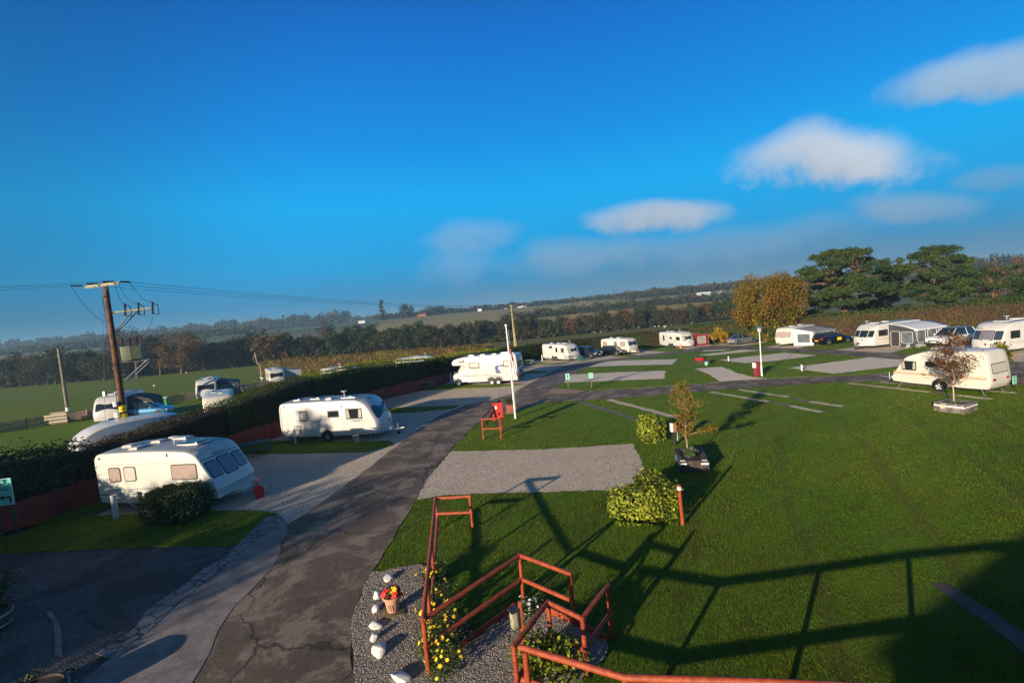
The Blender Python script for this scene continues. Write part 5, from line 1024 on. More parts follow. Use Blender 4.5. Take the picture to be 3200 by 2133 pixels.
# ---------------------------------------------------------------- awnings
M_awg = mat('grey_awning_fabric', (.36, .37, .38), .8, var=.12, vscale=2); M_aww = mat('white_awning_fabric', (.66, .65, .66), .75, var=.08, vscale=2)
M_awd = mat('charcoal_awning_fabric', (.045, .045, .052), .8); M_awr = mat('maroon_awning_fabric', (.24, .02, .03), .75, var=.15, vscale=3); M_navy = mat('navy_awning_fabric', (.012, .03, .07), .7)
M_film = mat('clear_window_film', (.14, .17, .19), .15, var=.4, vscale=3, spec=.8); M_roofl = mat('pale_awning_roof', (.68, .70, .72), .6, var=.1, vscale=2)
def fr(origin, yaw):
    ca, sa = math.cos(R(yaw)), math.sin(R(yaw))
    return lambda s, y: Vector((origin[0] + s * ca - y * sa, origin[1] + s * sa + y * ca, 0))
def awning(label, P0, yaw, a0, a1, dep, zh, zl, roofm, panels, frontm, sidem, group='awnings pitched against the caravans', curve=0.):
    """P0,yaw as the caravan frame; awning from s=a0..a1, stands out by dep towards -y; zh height at the caravan, zl at the outer edge"""
    f = fr(P0, yaw); c = f((a0 + a1) / 2, -dep / 2); c.z = H(c.y); t = thing('awning', label, 'awning', c, R(yaw), group); W = a1 - a0; hx = W / 2; hy = dep / 2
    n = 7; prof = [(hy - dep * k / n, zl + (zh - zl) * (1 - (k / n) ** (1 + curve))) for k in range(n + 1)]
    mb = MB(); th = .025
    for x in np.linspace(-hx - .08, hx + .08, 9):
        sag = -.03 * abs(math.sin((x + hx) / W * math.pi * 3)); mb.v += [(x, y, z + (sag if 0 < i < n else 0)) for i, (y, z) in enumerate(prof)] + [(x, prof[-1][0] - .03, prof[-1][1] - .16)]
    q = n + 2; mb.f += [(j * q + i, j * q + i + 1, (j + 1) * q + i + 1, (j + 1) * q + i) for j in range(8) for i in range(q - 1)]
    o = mb.build('roof', roofm, t, smooth=True); md = o.modifiers.new('thick', 'SOLIDIFY'); md.thickness = th
    for sx in (-1, 1):
        mb = MB().slab([(sx * hx, -hy, .02), (sx * hx, hy, .02)] + [(sx * hx, y, z - .03) for y, z in prof], (-sx * .03, 0, 0)); w = mb.build('side_wall', sidem[0], t)
        if sidem[1]:
            for (y0, y1, z0, z1, m_) in sidem[1]:
                P = rrect(y0, y1, z0, z1, .12, 4); MB().slab([(sx * (hx + .012), y, z) for y, z in P], (-sx * .02, 0, 0)).build('window', m_, w)
                MB().tube([(sx * (hx + .014), y, z) for y, z in P + P[:1]], .022, 5, False).build('window_trim', M_aww, w)
    MB().slab([(-hx, -hy, .02), (hx, -hy, .02), (hx, -hy, zl - .04), (-hx, -hy, zl - .04)], (0, .03, 0)).build('front_wall', frontm, t)
    for (x0, x1, z0, z1, m_, trim) in panels:
        P = rrect(x0 - hx, x1 - hx, z0, z1, min(.22, (z1 - z0) / 3), 4); o = MB().slab([(x, -hy - .012, z) for x, z in P], (0, .02, 0)).build('front_panel', m_, t)
        if trim: MB().tube([(x, -hy - .014, z) for x, z in P + P[:1]], .028, 5, False).build('panel_trim', M_aww, o)
    for x in (-hx, hx): MB().tube([(x, -hy, 0), (x, -hy, zl)], .02, 6).build('pole', M_metal, t)
    for x, dx in ((-hx, -.7), (hx, .7), (-hx * .2, -.2)): MB().tube([(x, -hy, zl), (x + dx, -hy - .9, .02)], .008, 4).build('guy_rope', M_aww, t)
    return t
awning('grey and white awning with dark grey windows joined to the old cream caravan', (pf.x, pf.y), 31, .5, 5.9, 2.5, 2.28, 1.86, mat('taupe_awning_roof', (.30, .29, .29), .75, var=.2, vscale=2),
    [(.35, 1.75, .38, 1.65, M_film, False), (2.25, 3.6, .55, 1.6, M_film, False), (4.0, 5.2, .55, 1.6, M_film, False), (0.05, 5.35, .02, .30, M_awd, False), (1.85, 2.15, .3, 1.75, M_awg, False), (3.68, 3.92, .3, 1.75, M_awg, False)], M_aww, (M_aww, [(-.85, .75, .45, 1.6, M_film)]), curve=.2)
awning('inflatable porch awning with charcoal walls and white arched window trims', (pg.x, pg.y), 15, 2.2, 6.9, 2.6, 2.42, 1.9, M_roofl,
    [(.25, 1.45, .55, 1.78, M_film, True), (1.75, 3.0, .55, 1.78, M_film, True), (3.3, 4.5, .55, 1.78, M_film, True), (.1, 4.6, .03, .42, M_awg, False), (.3, 1.4, .86, .95, M_aww, False), (1.8, 2.95, .86, .95, M_aww, False), (3.35, 4.45, .86, .95, M_aww, False)], M_awd,
    (M_awd, [(-1.1, .05, .5, 1.65, M_film), (.2, 1.1, .08, 1.68, mat('dark_door_fabric', (.03, .03, .035), .8))]), curve=.9)
ps = fr((pe.x - LE * math.cos(R(ye)), pe.y - LE * math.sin(R(ye))), ye)(0, 2.3)
ea = fr(ps, ye)(4.9, 0)
awning('maroon awning with a grey roof and patterned window, right of the twin axle caravan', tuple(fr((ps.x, ps.y), ye + 180)(-5.9, 0).to_2d()), ye + 180, 0, 4.4, 3.3, 2.3, 1.85, M_awg,
    [(.3, 1.9, .4, 1.5, M_film, False)], M_awr, (M_awr, [(-1.0, .5, .45, 1.65, mat('patterned_curtain', (.45, .44, .38), .8, col2=(.12, .13, .12), vscale=9))]))
psd = fr((pd.x - LD * math.cos(R(yd)), pd.y - LD * math.sin(R(yd))), yd)(0, 2.25)
awning('dark grey awning showing at the far side of the old cream caravan', tuple(fr((psd.x, psd.y), yd + 180)(-4.4, 0).to_2d()), yd + 180, 0, 3.6, 1.5, 2.3, 1.8, M_awd, [(.3, 1.5, .4, 1.5, M_film, False)], M_awd, (M_awd, [(-.5, .5, .4, 1.6, M_film)]))
c2 = corner(k2, -66, 6.0); q2_ = fr(c2, -66)(0, 2.3)
awning('navy awning beyond the hedge at the side of the white caravan', tuple(fr((q2_.x, q2_.y), 114)(-4.6, 0).to_2d()), 114, 0, 3.6, 2.3, 2.35, 1.9, M_navy, [(.3, 1.5, .4, 1.5, M_navy, False)], M_navy, (M_navy, [(-.8, .8, .4, 1.6, M_film)]))
c1 = corner(k1, -72, 5.6); q1_ = fr(c1, -72)(0, 2.35)
awning('dark grey porch awning behind the transformer pole, beside the blue car', tuple(fr((q1_.x, q1_.y), 108)(-4.2, 0).to_2d()), 108, 0, 2.8, 2.0, 2.35, 1.85, M_awd, [(.3, 1.5, .4, 1.5, M_film, False)], M_awd, (M_awd, [(-.7, .7, .4, 1.6, M_film)]), curve=.8)
c4 = corner(k4, -58, 6.0); q4_ = fr(c4, -58)(0, 2.3)
awning('pale grey awning roof beyond the hedge, right of the tall white mast', tuple(fr((q4_.x, q4_.y), 122)(-5.0, 0).to_2d()), 122, 0, 3.8, 2.6, 2.45, 2.1, M_awg, [], M_awg, (M_awg, []))
pb = at(1070, 1152, 1.9); awning('bright blue awning showing just above the hedge beside the brown paling fence', (pb.x, pb.y), -10, -1., 1.0, 1.6, 2.3, 2.1, M_blue, [], M_blue, (M_blue, []))

# ---------------------------------------------------------------- posts, poles, wires
def pole_points(px_b, py_b, px_t, py_t):
    b = at(px_b, py_b); return b, hgt(b, px_t, py_t)
def insul(mb, p, d, n=4, r=.06, L=.32):
    p = Vector(p); d = Vector(d).normalized(); a = [p + d * L * k / (2 * n) for k in range(2 * n + 1)]; mb.tube(a, [r if k % 2 else r * .45 for k in range(2 * n + 1)], 8)
PB = Vector((-24.8, 30.05, 0)); PH = 11.35
up_ = thing('utility_pole', 'tall brown timber electricity pole carrying a green transformer and two crossarms', 'utility pole', PB)
MB().tube([(0, 0, -.5), (0, 0, 5), (0, 0, PH)], [.19, .175, .145], 14).build('pole', M_polew, up_, smooth=True)
ad = Vector((.97, -.22, 0)); an_ = Vector((.22, .97, 0))
mb = MB(); zc = PH - .22; a0_, a1_ = ad * -1.35 - an_ * .2, ad * 1.35 - an_ * .2
mb.tube([a0_ + Vector((0, 0, zc)), a1_ + Vector((0, 0, zc))], .085, 4); arm = mb.build('crossarm', M_palew, up_)
mb = MB()
for k in (-.55, .55): mb.tube([ad * k - an_ * .25 + Vector((0, 0, zc)), -an_ * .2 + Vector((0, 0, zc - .75))], .03, 4)
mb.build('brace', M_metal, up_)
WD = Vector((25.5, 66, -2.)).normalized(); WL = Vector((-1, -.9, 0)).normalized()
arms = [ad * k - an_ * .2 + Vector((0, 0, zc + .1)) for k in (-1.25, 0, 1.25)]
for p in arms:
    mb = MB(); insul(mb, p + WL * .15, WL, 5, .07, .55); mb.build('insulator', M_ins, up_); mb = MB(); insul(mb, p + WD * .15, WD, 5, .07, .55); mb.build('insulator', M_ins, up_)
z2 = 9.4; br = Vector((.93, .36, 0))                      # switch bracket to the right
mb = MB().tube([br * .1 + Vector((0, 0, z2)), br * 2.2 + Vector((0, 0, z2 + .12))], .06, 4); mb.build('switch_arm', M_palew, up_)
mb = MB().tube([br * .15 + Vector((0, 0, z2 - 1.2)), br * 1.15 + Vector((0, 0, z2))], .035, 4).tube([br * .15 + an_ * .15 + Vector((0, 0, z2 - 1.2)), br * 1.35 + an_ * .15 + Vector((0, 0, z2))], .035, 4); mb.build('brace', M_metal, up_)
for k in (.8, 1.5, 2.25):
    p = br * k + Vector((0, 0, z2 + .1)); mb = MB(); insul(mb, p + Vector((0, 0, -.35)), (.1, 0, 1), 5, .075, .8); f_ = mb.build('fuse_switch', M_ins, up_)
    q = br * (k + .32); MB().tube([p + Vector((0, 0, .4)), q + Vector((0, 0, z2 + .3)), q + Vector((0, 0, z2 - .3)), p + Vector((0, 0, -.3))], .035, 5).build('fuse_link', M_dark, f_)
z3 = 6.3; tr_c = br * .95 + Vector((0, 0, z3))
mb = MB().tube([br * .1 + Vector((0, 0, z3)), br * 1.75 + Vector((0, 0, z3))], .06, 4).tube([br * .15 + Vector((0, 0, z3 - 1.3)), br * 1.6 + Vector((0, 0, z3 - .05))], .04, 4).tube([br * .15 + an_ * .35 + Vector((0, 0, z3 - 1.3)), br * 1.6 + an_ * .35 + Vector((0, 0, z3 - .05))], .04, 4); mb.build('transformer_bracket', M_metal, up_)
ang = math.atan2(br.y, br.x)
tf = MB().box(tr_c + Vector((-.30 * br.x, -.30 * br.y, .52)), (.55, .62, .88), ang).build('transformer', M_trans, up_, bevel=.04)
mb = MB()
for k in range(8): p = tr_c + br * (.04 + .06 * k) + Vector((0, 0, .54)); mb.box(p, (.022, .66, .80), ang)
mb.build('cooling_fin_bank', M_trans, tf)
for k in (-.5, 0, .5): mb = MB(); insul(mb, tr_c + br * (k * .75 - .1) + Vector((0, 0, .94)), (0, 0, 1), 4, .075, .55); mb.build('bushing', M_ins, tf)
MB().lathe([(.2, 3.2), (.2, 3.6)], n=12).build('warning_band', M_yel, up_); MB().lathe([(.2, 2.82), (.2, 3.08)], n=12).build('warning_band', M_yel, up_)
vd = Vector((24.8, -30.05, 0)).normalized(); vr = Vector((-vd.y, vd.x, 0))
mb = MB(); c_ = vd * .215 + Vector((0, 0, 3.4)); mb.tube([c_ + vr * -.11 + Vector((0, 0, -.09)), c_ + vr * .11 + Vector((0, 0, -.09)), c_ + Vector((0, 0, .11)), c_ + vr * -.11 + Vector((0, 0, -.09))], .01, 4, False); mb.tube([c_ + Vector((.0, 0, .05)), c_ + vr * .02 + Vector((0, 0, 0)), c_ + vr * -.015 + Vector((0, 0, -.01)), c_ + Vector((0, 0, -.06))], .008, 4); mb.build('warning_symbol', M_black, up_)
for zz, sz in ((3.75, .2), (3.05, .22), (2.65, .2)): MB().box(vd * .12 - vr * .34 + Vector((0, 0, zz)), (sz, .2, .34), .4).build('floodlight', M_paint, up_, bevel=.03)
MB().tube([(-.17, -.1, PH - .8), (-.2, -.1, 6), (-.22, -.12, .4)], .018, 5).build('cable', M_dark, up_); MB().tube([(.0, -.2, z3), (-.05, -.26, z3 - .4), (.1, -.24, z3 - .55), (.12, -.22, z3 - .2)], .02, 5).build('cable_loop', M_trans, up_)
mb = MB(); g0 = Vector((-.15, -.1, PH - .6)); g1 = Vector((-.95, -.6, .6))
mb.tube([g0, g1], .012, 4); mb.box(g0.lerp(g1, .62), (.14, .14, .3)); mb.build('stay_wire', M_metal, up_)
def sagline(a, b, sag, n=20): a, b = Vector(a), Vector(b); return [a.lerp(b, k / n) - Vector((0, 0, sag * 4 * (k / n) * (1 - k / n))) for k in range(n + 1)]
M_wire = mat('dark_wire', (.02, .025, .03), .6)
drops = [(arms[0] + WL * .7, Vector((-.2, -.2, 8.9))), (arms[1] + WD * .7, br * .85 + Vector((0, 0, z2 + .55))), (arms[1] + WD * .9, br * 1.5 + Vector((0, 0, z2 + .55))), (arms[2] + WD * .7, br * 2.25 + Vector((0, 0, z2 + .55))), (br * 2.25 + Vector((0, 0, z2 - .4)), tr_c + br * .3 + Vector((0, 0, 1.5)))]
for a, b in drops: MB().tube(sagline(a, b, .35, 12), .014, 4).build('jumper_wire', M_wire, up_)
# far pole with stay, seen past the flagpole
b3, _ = at(1612, 1079), 0; fp = at_depth(1612, 96); h3 = hgt(fp, 1602, 951)
p3 = thing('utility_pole', 'pale distant electricity pole with a stay, beyond the hedge behind the motorhome', 'utility pole', fp)
MB().tube([(0, 0, 0), (0, 0, h3)], [.17, .13], 10).build('pole', mat('pale_pole', (.42, .34, .16), .8, var=.3, vscale=3), p3, smooth=True); MB().tube([(.05, 0, h3 - 3.2), (.42, -.2, 0)], .09, 8).build('stay_pole', MATS['pale_pole'], p3)
MB().box((0, 0, h3 - .25), (1.5, .1, .1), -.3).build('crossarm', M_wood, p3)
for k in (-.7, 0, .7): mb = MB(); insul(mb, (k * .95, -k * .3, h3 - .15), (0, 0, 1), 3, .06, .3); mb.build('insulator', M_ins, p3)
for zz in (2.0, 2.4): MB().lathe([(.17, zz), (.17, zz + .25)], n=10).build('warning_band', M_yel, p3)
for i, (k, lab) in enumerate(((-.7, 'left'), (0, 'middle'), (.7, 'right'))):
    a = PB + arms[i] + WD * .7; b = fp + Vector((k * .95, -k * .3, h3 + .12)); w_ = MB().tube(sagline((0, 0, 0), b - a, .8), .010, 4).build('power_line', M_wire, None, loc=a); tag(w_, '%s overhead wire of three from the transformer pole to the distant pole' % lab, 'power line', 'overhead wires')
for i, lab in ((0, 'lower'), (2, 'upper')):
    a = PB + arms[i] + WL * .7; b = PB + arms[i] + WL * 45 + Vector((0, 0, .6)); w_ = MB().tube(sagline((0, 0, 0), b - a, .7), .009, 4).build('power_line', M_wire, None, loc=a); tag(w_, '%s overhead wire leaving the transformer pole towards the left edge of the photo' % lab, 'power line', 'overhead wires')
p2 = at(216, 1312); h2 = hgt(p2, 184, 1079); t2 = thing('utility_pole', 'grey weathered pole with a small dark crossarm at the edge of the green field', 'utility pole', p2)
MB().tube([(0, 0, 0), (0, 0, h2 - .35)], [.17, .13], 10).build('pole', M_poleg, t2, smooth=True); MB().tube([(-1.4, .2, h2 - .55), (1.3, -.2, h2 - .5)], .06, 4).build('crossarm', M_dark, t2)
for k in (-1.35, -.55, .55, 1.25, 0): mb = MB(); insul(mb, (k, -k * .15, h2 - (.5 if k else .3)), (0, 0, 1) if abs(k) < 1.2 and k else ((1 if k > 0 else -1, 0, .1) if k else (0, 0, 1)), 3, .07, .35); mb.build('insulator', M_ins, t2)
MB().lathe([(.175, 1.0), (.173, 1.4)], n=10).build('white_plate', M_paint, t2)
a = p2 + Vector((1.4, 0, h2 - .5)); e_ = at_depth(1540, 300); b = Vector((e_.x, e_.y, 9.5)); w_ = MB().tube(sagline((0, 0, 0), b - a, 1.2, 30), .035, 4).build('power_line', mat('verdigris_wire', (.25, .42, .36), .6), None, loc=a); tag(w_, 'thin pale green wire running low across the wood from the grey pole', 'power line', 'overhead wires')
# tall thin white aerial mast beyond the hedge
ms = at(819, 1200, .2); hm_ = hgt(ms, 815, 1138); tm = thing('aerial_mast', 'thin white cranked mast rising beyond the hedge in front of a caravan', 'mast', ms)
MB().tube([(0, 0, -.2), (0, 0, hm_), (-.12, 0, hm_ + .05), (-.35, 0, hm_ + .12), (-.42, .0, hm_ + .4), (-.6, 0, hm_ + 2.)], [.022, .022, .024, .026, .028, .026], 8).build('pole', M_paint, tm, smooth=True)
# flagpole
fb = at(1611, 1307); fh = hgt(fb, 1583, 1016); tf_ = thing('flagpole', 'white flagpole with a furled red and white flag on the lawn edge', 'flagpole', fb)
tipv = Vector((-.08, .0, fh)); MB().tube([(0, 0, 0), (-.02, 0, fh * .5), tipv], [.07, .06, .045], 10).build('pole', M_paint, tf_, smooth=True); MB().lathe([(.0, -.08), (.09, -.05), (.1, 0), (.08, .06), (.0, .09)], tipv, 12).build('finial', M_paint, tf_, smooth=True)
mb = MB(); n_ = 12
for i in range(9):
    z = fh - 1.25 - i * .26; w = .05 + .03 * i
    for j in range(6): mb.v.append((.05 + w * j / 5 + .02 * i * .6, .06 * math.sin(j * 2.2 + i * .5) - .04, z - .05 * j))
mb.f += [(i * 6 + j, i * 6 + j + 1, (i + 1) * 6 + j + 1, (i + 1) * 6 + j) for i in range(8) for j in range(5)]
fl = mb.build('flag', mat('red_flag_cloth', (.30, .02, .03), .8), tf_, smooth=True); fl.modifiers.new('t', 'SOLIDIFY').thickness = .01; fl.data.materials.append(mat('white_flag_cloth', (.7, .68, .7), .8))
for p in fl.data.polygons: p.material_index = 1 if p.index >= 20 else 0
MB().tube([(.09, 0, .6), (.06, 0, fh - .3)], .006, 4).build('halyard', M_paint, tf_)
# lamp post
lb = at(2381, 1176); lh = hgt(lb, 2373, 1020); tl = thing('lamp_post', 'white lamp post with a flat topped lantern standing on the far lawn', 'lamp post', lb)
MB().tube([(0, 0, 0), (0, 0, .9), (0, 0, .92), (0, 0, lh - .5)], [.07, .07, .045, .04], 12).build('post', M_paint, tl, smooth=True)
MB().lathe([(.07, lh - .52), (.1, lh - .45), (.15, lh - .40), (.17, lh - .12), (.0, lh - .12)], n=14).build('lantern', M_blind, tl, smooth=True); MB().lathe([(.0, lh - .13), (.33, lh - .12), (.34, lh - .08), (.1, lh - .02), (.05, lh + .03), (.0, lh + .04)], n=18).build('hood', M_metal, tl, smooth=True)
def bollard(label, px, py, h, r=.07, m=M_paint, group='service posts at the pitches', name='bollard'):
    b = at(px, py); t = thing(name, label, 'post', b, 0, group); MB().tube([(0, 0, 0), (0, 0, h)], r, 12).build('post', m, t, smooth=True); MB().lathe([(0, h - .01), (r * 1.12, h - .01), (r * 1.1, h + .03), (0, h + .05)], n=12).build('cap', M_metal, t, smooth=True); return t
M_gpost = mat('grey_service_post', (.38, .42, .45), .5)
bollard('stout pale grey service post left of the laurel bush', 364, 1621, 1.02, .11, M_gpost); bollard('grey service post in front of the single axle caravan', 924, 1388, .95, .07, M_gpost)
bollard('white service post at the front bumper of the motorhome', 1411, 1199, 1.15, .07); bollard('white service post at the rear corner of the twin axle caravan', 1695, 1131, 1.1, .07); bollard('thin brownish pipe post beside the round headed trees', 1377, 1198, .8, .03, M_dark)
bollard('short white hydrant post at the edge of a gravel pitch', 2277, 1129, .55, .06); bollard('short white and dark post on the gravel edge in the far lawn', 2506, 1159, .55, .07)
tb = thing('service_box', 'white number box on a post under the round headed trees', 'service box', at(1367, 1196)); MB().tube([(0, 0, 0), (0, 0, 1)], .04, 6).build('post', M_wood, tb); MB().box((0, -.05, .8), (.42, .16, .42)).build('box', M_paint, tb, bevel=.03)
b = at(1672, 1124); tb = thing('timber_post', 'short red brown timber post at the hedge foot beside the picnic table', 'post', b); MB().tube([(0, 0, 0), (0, 0, 1.3)], .16, 8).build('post', M_redwood, tb, bevel=.01); MB().lathe([(0, 0), (.19, 0), (.12, .14), (0, .2)], (0, 0, 1.3), 10).build('cap', M_palew, tb)
b = at(2366, 1176); tb = thing('fire_point', 'dark red box with a white panel beside the foot of the lamp post', 'fire point', b, .3); MB().box((0, 0, .62), (.36, .32, 1.24)).build('cabinet', M_awr, tb, bevel=.02); MB().box((-.26, -.03, .98), (.16, .26, .42)).build('meter_box', M_paint, tb, bevel=.02)
# number signs on posts
def small_sign(label, px, py, h, w, hh, face, mark=None, post=M_wood, col=M_red):
    b = at(px, py); t = thing('sign_post', label, 'sign', b, .1, 'small pitch signs'); MB().box((0, 0, h / 2), (.06, .06, h)).build('post', post, t)
    s_ = MB().box((0, -.045, h - hh / 2 + .06), (w, .025, hh)).build('sign_board', face, t)
    if mark == 'dots':
        for dz in (.08, -.08): MB().lathe([(0, 0), (.045, 0), (.045, .006), (0, .006)], (0, -.062, h - hh / 2 + .06 + dz), 12, 'Y').build('symbol', col, s_)
    if mark == 'arrow': MB().slab([(-.02, -.06, h - hh * .75), (.02, -.06, h - hh * .75), (.02, -.06, h - hh * .3), (.06, -.06, h - hh * .3), (0, -.06, h - hh * .05), (-.06, -.06, h - hh * .3), (-.02, -.06, h - hh * .3)], (0, -.006, 0)).build('symbol', col, s_)
    return t
small_sign('mint sign with a dark symbol, left of the pair by the road fork', 1776, 1212, 1.25, .38, .55, M_mint, 'arrow', col=M_dkgreen); small_sign('mint sign with red symbols on a post, right of the pair by the road fork', 1849, 1212, 1.3, .38, .5, M_mint, 'dots')
small_sign('tiny mint sign low on the lawn below the far red planter', 2207, 1147, .5, .3, .34, M_mint); small_sign('tiny pale sign at the hedge foot beyond the golden tree', 2411, 1052, .6, .3, .4, M_mint)
# EXIT sign
def exit_sign():
    b = at(3171, 1213); t = thing('exit_sign', 'small mint green EXIT sign with a black arrow, right of the wedge nosed caravan', 'sign', b, R(22)); MB().box((0, .03, .35), (.05, .05, .7)).build('post', M_dark, t)
    s_ = MB().box((0, 0, .52), (.44, .02, .5)).build('sign_board', M_mint, t)
    M_ = Matrix.Translation((0, -.012, .62)) @ Matrix.Rotation(math.pi / 2, 4, 'X'); text_mesh('EXIT', .16, M_black, 'lettering', s_, M_)
    MB().slab([(-.022, -.012, .32), (.022, -.012, .32), (.022, -.012, .47), (.06, -.012, .47), (0, -.012, .57), (-.06, -.012, .47), (-.022, -.012, .47)], (0, -.006, 0)).build('arrow', M_black, s_)
exit_sign()
def camping_sign():
    r_ = ray(39, 1533); k_ = 19.0 / r_[1]; b = Vector((r_[0] * k_ - .05, 19.0, CH + r_[2] * k_ - 1.81)); t = thing('camping_sign', 'teal camping field sign with two black arrows, above the dark red boards', 'sign', b, R(8))
    # board: right edge seen at photo x=35..43
    MB().box((-.65, .08, .9), (.08, .08, 1.8)).build('post', M_dark, t); MB().box((-.1, .08, .9), (.08, .08, 1.8)).build('post', M_dark, t)
    z0, z1, x0, x1 = 1.28, 2.34, -1.05, .05; s_ = MB().box(((x0 + x1) / 2, 0, (z0 + z1) / 2), (x1 - x0, .03, z1 - z0)).build('sign_board', M_signgreen, t)
    MB().tube([(x0, -.01, z0), (x1, -.01, z0), (x1, -.01, z1), (x0, -.01, z1), (x0, -.01, z0)], .012, 4, False).build('border', M_paint, s_)
    RX = Matrix.Rotation(math.pi / 2, 4, 'X')
    for body, z, x in (('CAMPING', 1.86, -.42), ('FIELD', 1.70, -.55), ('SHOP', 1.50, -.80), ('LAUNDRY', 1.42, -.62), ('OFFICE', 1.32, -.66)):
        if body in ('SHOP', 'LAUNDRY', 'OFFICE'): continue
        text_mesh(body, .15, M_black, 'lettering', s_, Matrix.Translation((x, -.017, z)) @ RX)
    for pts_ in ([(-.62, 2.0), (-.55, 2.0), (-.55, 2.16), (-.40, 2.16), (-.40, 2.23), (-.20, 2.15), (-.40, 2.04), (-.40, 2.10), (-.62, 2.10)], [(-.10, 1.36), (-.03, 1.36), (-.03, 1.62), (-.28, 1.62), (-.28, 1.68), (-.5, 1.58), (-.28, 1.48), (-.28, 1.55), (-.10, 1.55)]):
        MB().slab([(x, -.018, z) for x, z in pts_], (0, -.004, 0)).build('arrow', M_black, s_)
camping_sign()

# ---------------------------------------------------------------- red rail fences and frames
def rail_fence(label, nodes, rails, posts, r=.052, base=None, cat='rail fence'):
    """nodes: named 3d points. rails: point pairs, posts: (x,y,height)"""
    o = Vector((nodes[0][0], nodes[0][1], 0)); t = thing('rail_fence', label, cat, o, group='red timber rails')
    for (x, y, h) in posts: MB().tube([(x - o.x, y - o.y, -.1), (x - o.x, y - o.y, h)], r * .95, 10).build('post', M_redwood, t, smooth=True)
    for a, b in rails:
        a, b = Vector(a) - o, Vector(b) - o; d = (b - a).normalized(); MB().tube([a - d * .05, a, a.lerp(b, .5) + Vector((0, 0, random.uniform(-.008, .008))), b, b + d * .05], [r * .9, r, r * 1.03, r, r * .9], 10).build('rail', M_redwood, t, smooth=True)
    return t
P1, P2_, P3, P0_, PE = at(1341, 2106), at(1637, 1880), at(1795, 1955), at(1371, 1655), at(1478, 1653)
def z_(p, z): return (p.x, p.y, z)
rail_fence('red timber rail fence running from the corner post away along the gravel and lawn', [P1], [(z_(P1, 1.2), z_(P0_, 1.12)), (z_(P0_, 1.12), z_(PE, 1.16)), (z_(P0_ + Vector((0, 0, 0)), .58), z_(PE, .60)), ((P1.x, P1.y + .1, .3), z_(P0_, .42))], [(P0_.x, P0_.y, 1.1), (PE.x, PE.y, 1.14), (P1.x * .5 + P0_.x * .5, P1.y * .5 + P0_.y * .5, 1.1), (P1.x * .8 + P0_.x * .2, P1.y * .8 + P0_.y * .2, 1.1)])
rail_fence('red timber rail fence with two rails, rising from the corner post to the far bend', [P1], [(z_(P1, 1.18), z_(P2_, 1.22)), (z_(P2_, 1.22), z_(P3, 1.24)), (z_(P1, .60), z_(P2_, .60)), (z_(P2_, .60), z_(P3, .60))], [(P1.x, P1.y, 1.18), (P2_.x, P2_.y, 1.2), (P3.x, P3.y, 1.22)])
Q1, Q2, Q3, Q4, QR = at(1606, 2018, 1.15), at(1712, 1880, 1.15), at(1820, 1932, 1.15), at(1899, 1827, 1.2), at(1953, 2116, 1.15)
rail_fence('red timber rail fence around the near path, with a lantern at its corner', [Q1], [(z_(Q1, 1.15), z_(Q2, 1.15)), (z_(Q2, 1.15), z_(Q3, 1.15)), (z_(Q3, 1.15), z_(Q4, 1.18)), (z_(Q3, .52), z_(Q4, .55)), (z_(Q2, .5), z_(Q3, .5)), (z_(Q1, .5), z_(Q2, .5))], [(Q1.x, Q1.y, 1.13), (Q2.x, Q2.y, 1.13), (Q3.x, Q3.y, 1.13), (Q4.x, Q4.y, 1.18)])
QE = Vector((8.6, 5.1, 0)); QS = Vector((Q1.x + .14, Q1.y - .02, 0))
rail_fence('long red timber rail in the foreground leaving the photo at the bottom', [Q1], [(z_(QS, 1.13), z_(QR, 1.15)), (z_(QR, 1.15), (3.37, 6.9, 1.38)), ((3.37, 6.9, 1.38), (5.15, 6.25, 1.62)), ((5.15, 6.25, 1.62), (8.6, 5.1, 1.95)), (z_(QS, .5), (QR.x, QR.y, .5)), ((QR.x, QR.y, .5), (3.37, 6.9, .72)), ((3.37, 6.9, .72), (5.15, 6.25, .95)), ((5.15, 6.25, .95), (8.6, 5.1, 1.3))], [(QR.x, QR.y, 1.12), (3.37, 6.9, 1.36), (5.15, 6.25, 1.6), (QE.x, QE.y, 1.93), (QS.x + .06, QS.y - .1, 1.12)], r=.06)
lp = at(1645, 2110, .05); lt = thing('garden_lantern', 'square glass garden lantern on a slim red post inside the rail corner', 'garden lantern', (lp.x, lp.y, 0))
MB().box((0, 0, .8), (.07, .07, 1.6)).build('post', M_redwood, lt, bevel=.01); MB().box((-.14, -.02, 1.25), (.13, .13, .34), .5).build('glass', mat('old_lantern_glass', (.45, .42, .28), .2, var=.3, vscale=12), lt, bevel=.02); MB().box((-.07, .02, 1.27), (.06, .16, .42), .5).build('bracket', M_dark, lt); MB().box((-.14, -.02, 1.44), (.17, .17, .04), .5).build('lantern_top', M_dark, lt)
for nm, lab, pts_ in (('edging_board', 'red edging board along the gravel from the corner post to the white flowered plant', [(1345, 2095), (1420, 2045), (1608, 1903)]), ('edging_board', 'red edging board along the gravel behind the near rail fence', [(1676, 1898), (1740, 1928), (1795, 1953), (1895, 2003)])):
    q = [at(*p) for p in pts_]; mb = MB()
    for a, b in zip(q, q[1:]): c_ = (a + b) / 2 - q[0]; mb.box((c_.x, c_.y, .08), ((b - a).length + .02, .04, .18), math.atan2(b.y - a.y, b.x - a.x))
    tag(mb.build(nm, M_redwood, None, loc=q[0]), lab, 'edging board', 'red edging boards')
